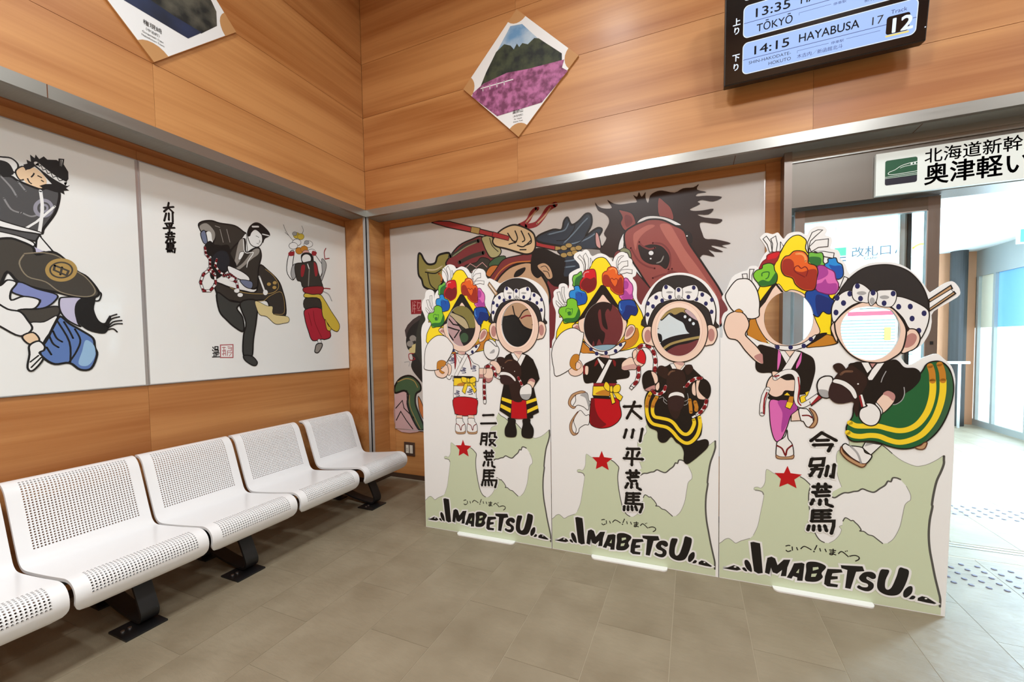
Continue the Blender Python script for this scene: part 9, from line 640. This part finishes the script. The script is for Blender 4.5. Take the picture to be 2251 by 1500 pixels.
hr_ = empty('handrail', (6.6, 5.55, 0)); tag(hr_, 'white handrail in front of the grey column', 'handrail')
WR = mat('white_rail', S((240,244,244)), .35)
tube('rail', [(-1.2, 0, 1.06), (.62, 0, 1.06)], .022, WR, hr_)
for x in (-.9, -.2, .50): tube('post', [(x, 0, .0005), (x, 0, 1.04)], .018, WR, hr_)
# counter window with blinds at the far end
cw_ = empty('window_2', (5.3, 5.94, 1.15)); tag(cw_, 'white slatted blind window at the far end of the corridor', kind='structure')
box('pane', 0, 1.35, 0, .009, 0, .72, mat('blind_light', S((200,230,230)), .5, emit=(.80, .97, 1, 1), es=1.1), cw_)
slm = mat('blind_slat', S((104,120,124)), .5); s0 = None
for i in range(12):
    if s0 is None: s0 = box('slat', .0, 1.35, -.02, -.004, 0, .012, slm, cw_); s0.data.name = 'slat'; o = s0
    else: o = link(bpy.data.objects.new('slat', s0.data), cw_)
    o.location = (0, 0, .03+i*.055)
ye = box('notice', 6.26, 6.345, 5.90, 5.919, 1.43, 1.66, mat('yellow_notice', S((240,214,70)), .5, emit=S((240,214,70)), es=.3)); tag(ye, 'yellow notice on the blind window seen through the right standee face hole', 'notice')
ae = empty('aed_box', (5.72, 5.80, 1.86)); tag(ae, 'white defibrillator box sign with red strip seen through the right standee face hole', 'sign')
box('sign_body', 0, .62, 0, .10, 0, .30, PLASTER, ae); box('red_strip', -.02, .62, -.004, 0, .012, .085, mat('strip_red', S((196,60,84)), .5), ae)
text('sign_text', 'AED', .10, ink('k'), ae, .15, .17, -.002, .34, .003); box('shelf_line', .15, .55, -.012, 0, .130, .140, BLACK, ae)
# gate sign
gs = empty('gate_sign', (4.70, 3.0, 2.40)); tag(gs, 'hanging pale sign reading gate in the corridor behind the glass door', 'sign')
GSM = mat('gate_sign_white', S((226,248,246)), .4, emit=(.80, .98, .97, 1), es=.35); GSI = mat('gate_sign_ink', S((70,74,96)), .5)
box('sign_body', 0, .80, 0, .06, 0, .30, GSM, gs); box('emblem', .084, .200, -.002, 0, .115, .215, mat('gate_green', S((70,170,110)), .5, emit=S((70,180,110)), es=.5), gs); boxes('emblem_line', [(.084, .2, -.002, 0, .085, .10), (.084, .2, -.002, 0, .045, .06)], GSI, gs)
text('sign_text', '改札口', .135, GSI, gs, .248, .095, -.002, .38, .0); text('sign_text', 'Gate', .058, GSI, gs, .375, .045, -.002, .13); rib('arrow', [(.68, .10), (.72, .20), (.745, .21), (.785, .11)], .012, GSI, gs, -.002)
box('hanger', .1, .115, .02, .04, .30, .479, ALU, gs); box('hanger', .70, .715, .02, .04, .30, .479, ALU, gs)
ys = empty('line_map_sign', (5.52, 3.0, 2.44)); e2 = ys; tag(ys, 'small white hanging sign with a yellow arc beyond the door glass', 'sign')
box('sign_body', 0, .20, 0, .05, 0, .18, GSM, ys); rib('arc', [(.02, .10), (.06, .13), (.10, .14), (.14, .13), (.18, .10)], .022, mat('arc_yellow', S((244,216,60)), .5, emit=S((244,216,60)), es=.4), ys, -.002)
boxes('hanger', [(.09, .105, .02, .03, .18, .439)], ALU, ys)
ex = empty('exit_sign', (6.435, 3.0, 2.50)); tag(ex, 'green and white emergency exit sign at the right edge of the frame', 'sign')
box('sign_body', 0, .36, 0, .05, 0, .16, GSM, ex); box('pictogram', .01, .16, -.002, 0, .01, .15, mat('exit_green', S((30,170,110)), .5, emit=S((40,190,130)), es=.7), ex)
boxes('hanger', [(.17, .185, .02, .03, .16, .379)], ALU, ex)
rib('running_figure', [(.05, .03), (.08, .07), (.10, .11), (.13, .12)], .014, GSM, ex, -.003)
dl = cyl('downlight', (5.425, 3.90), .11, 2.872, 2.8795, mat('downlight_glow', S((240,250,250)), .4, emit=(1, 1, .98, 1), es=3.0)); tag(dl, 'round recessed downlight in the corridor ceiling', 'ceiling light')
# ------------------------------------------------------------------ scale the survey units to metres
done = set()
for o in sc.objects:
    if o.type == 'MESH' and o.data.name not in done:
        done.add(o.data.name); o.data.transform(Matrix.Scale(K, 4))
    if o.type == 'LIGHT': o.data.size *= K; o.data.size_y *= K; o.data.energy *= K*K
    o.location = Vector(o.location)*K
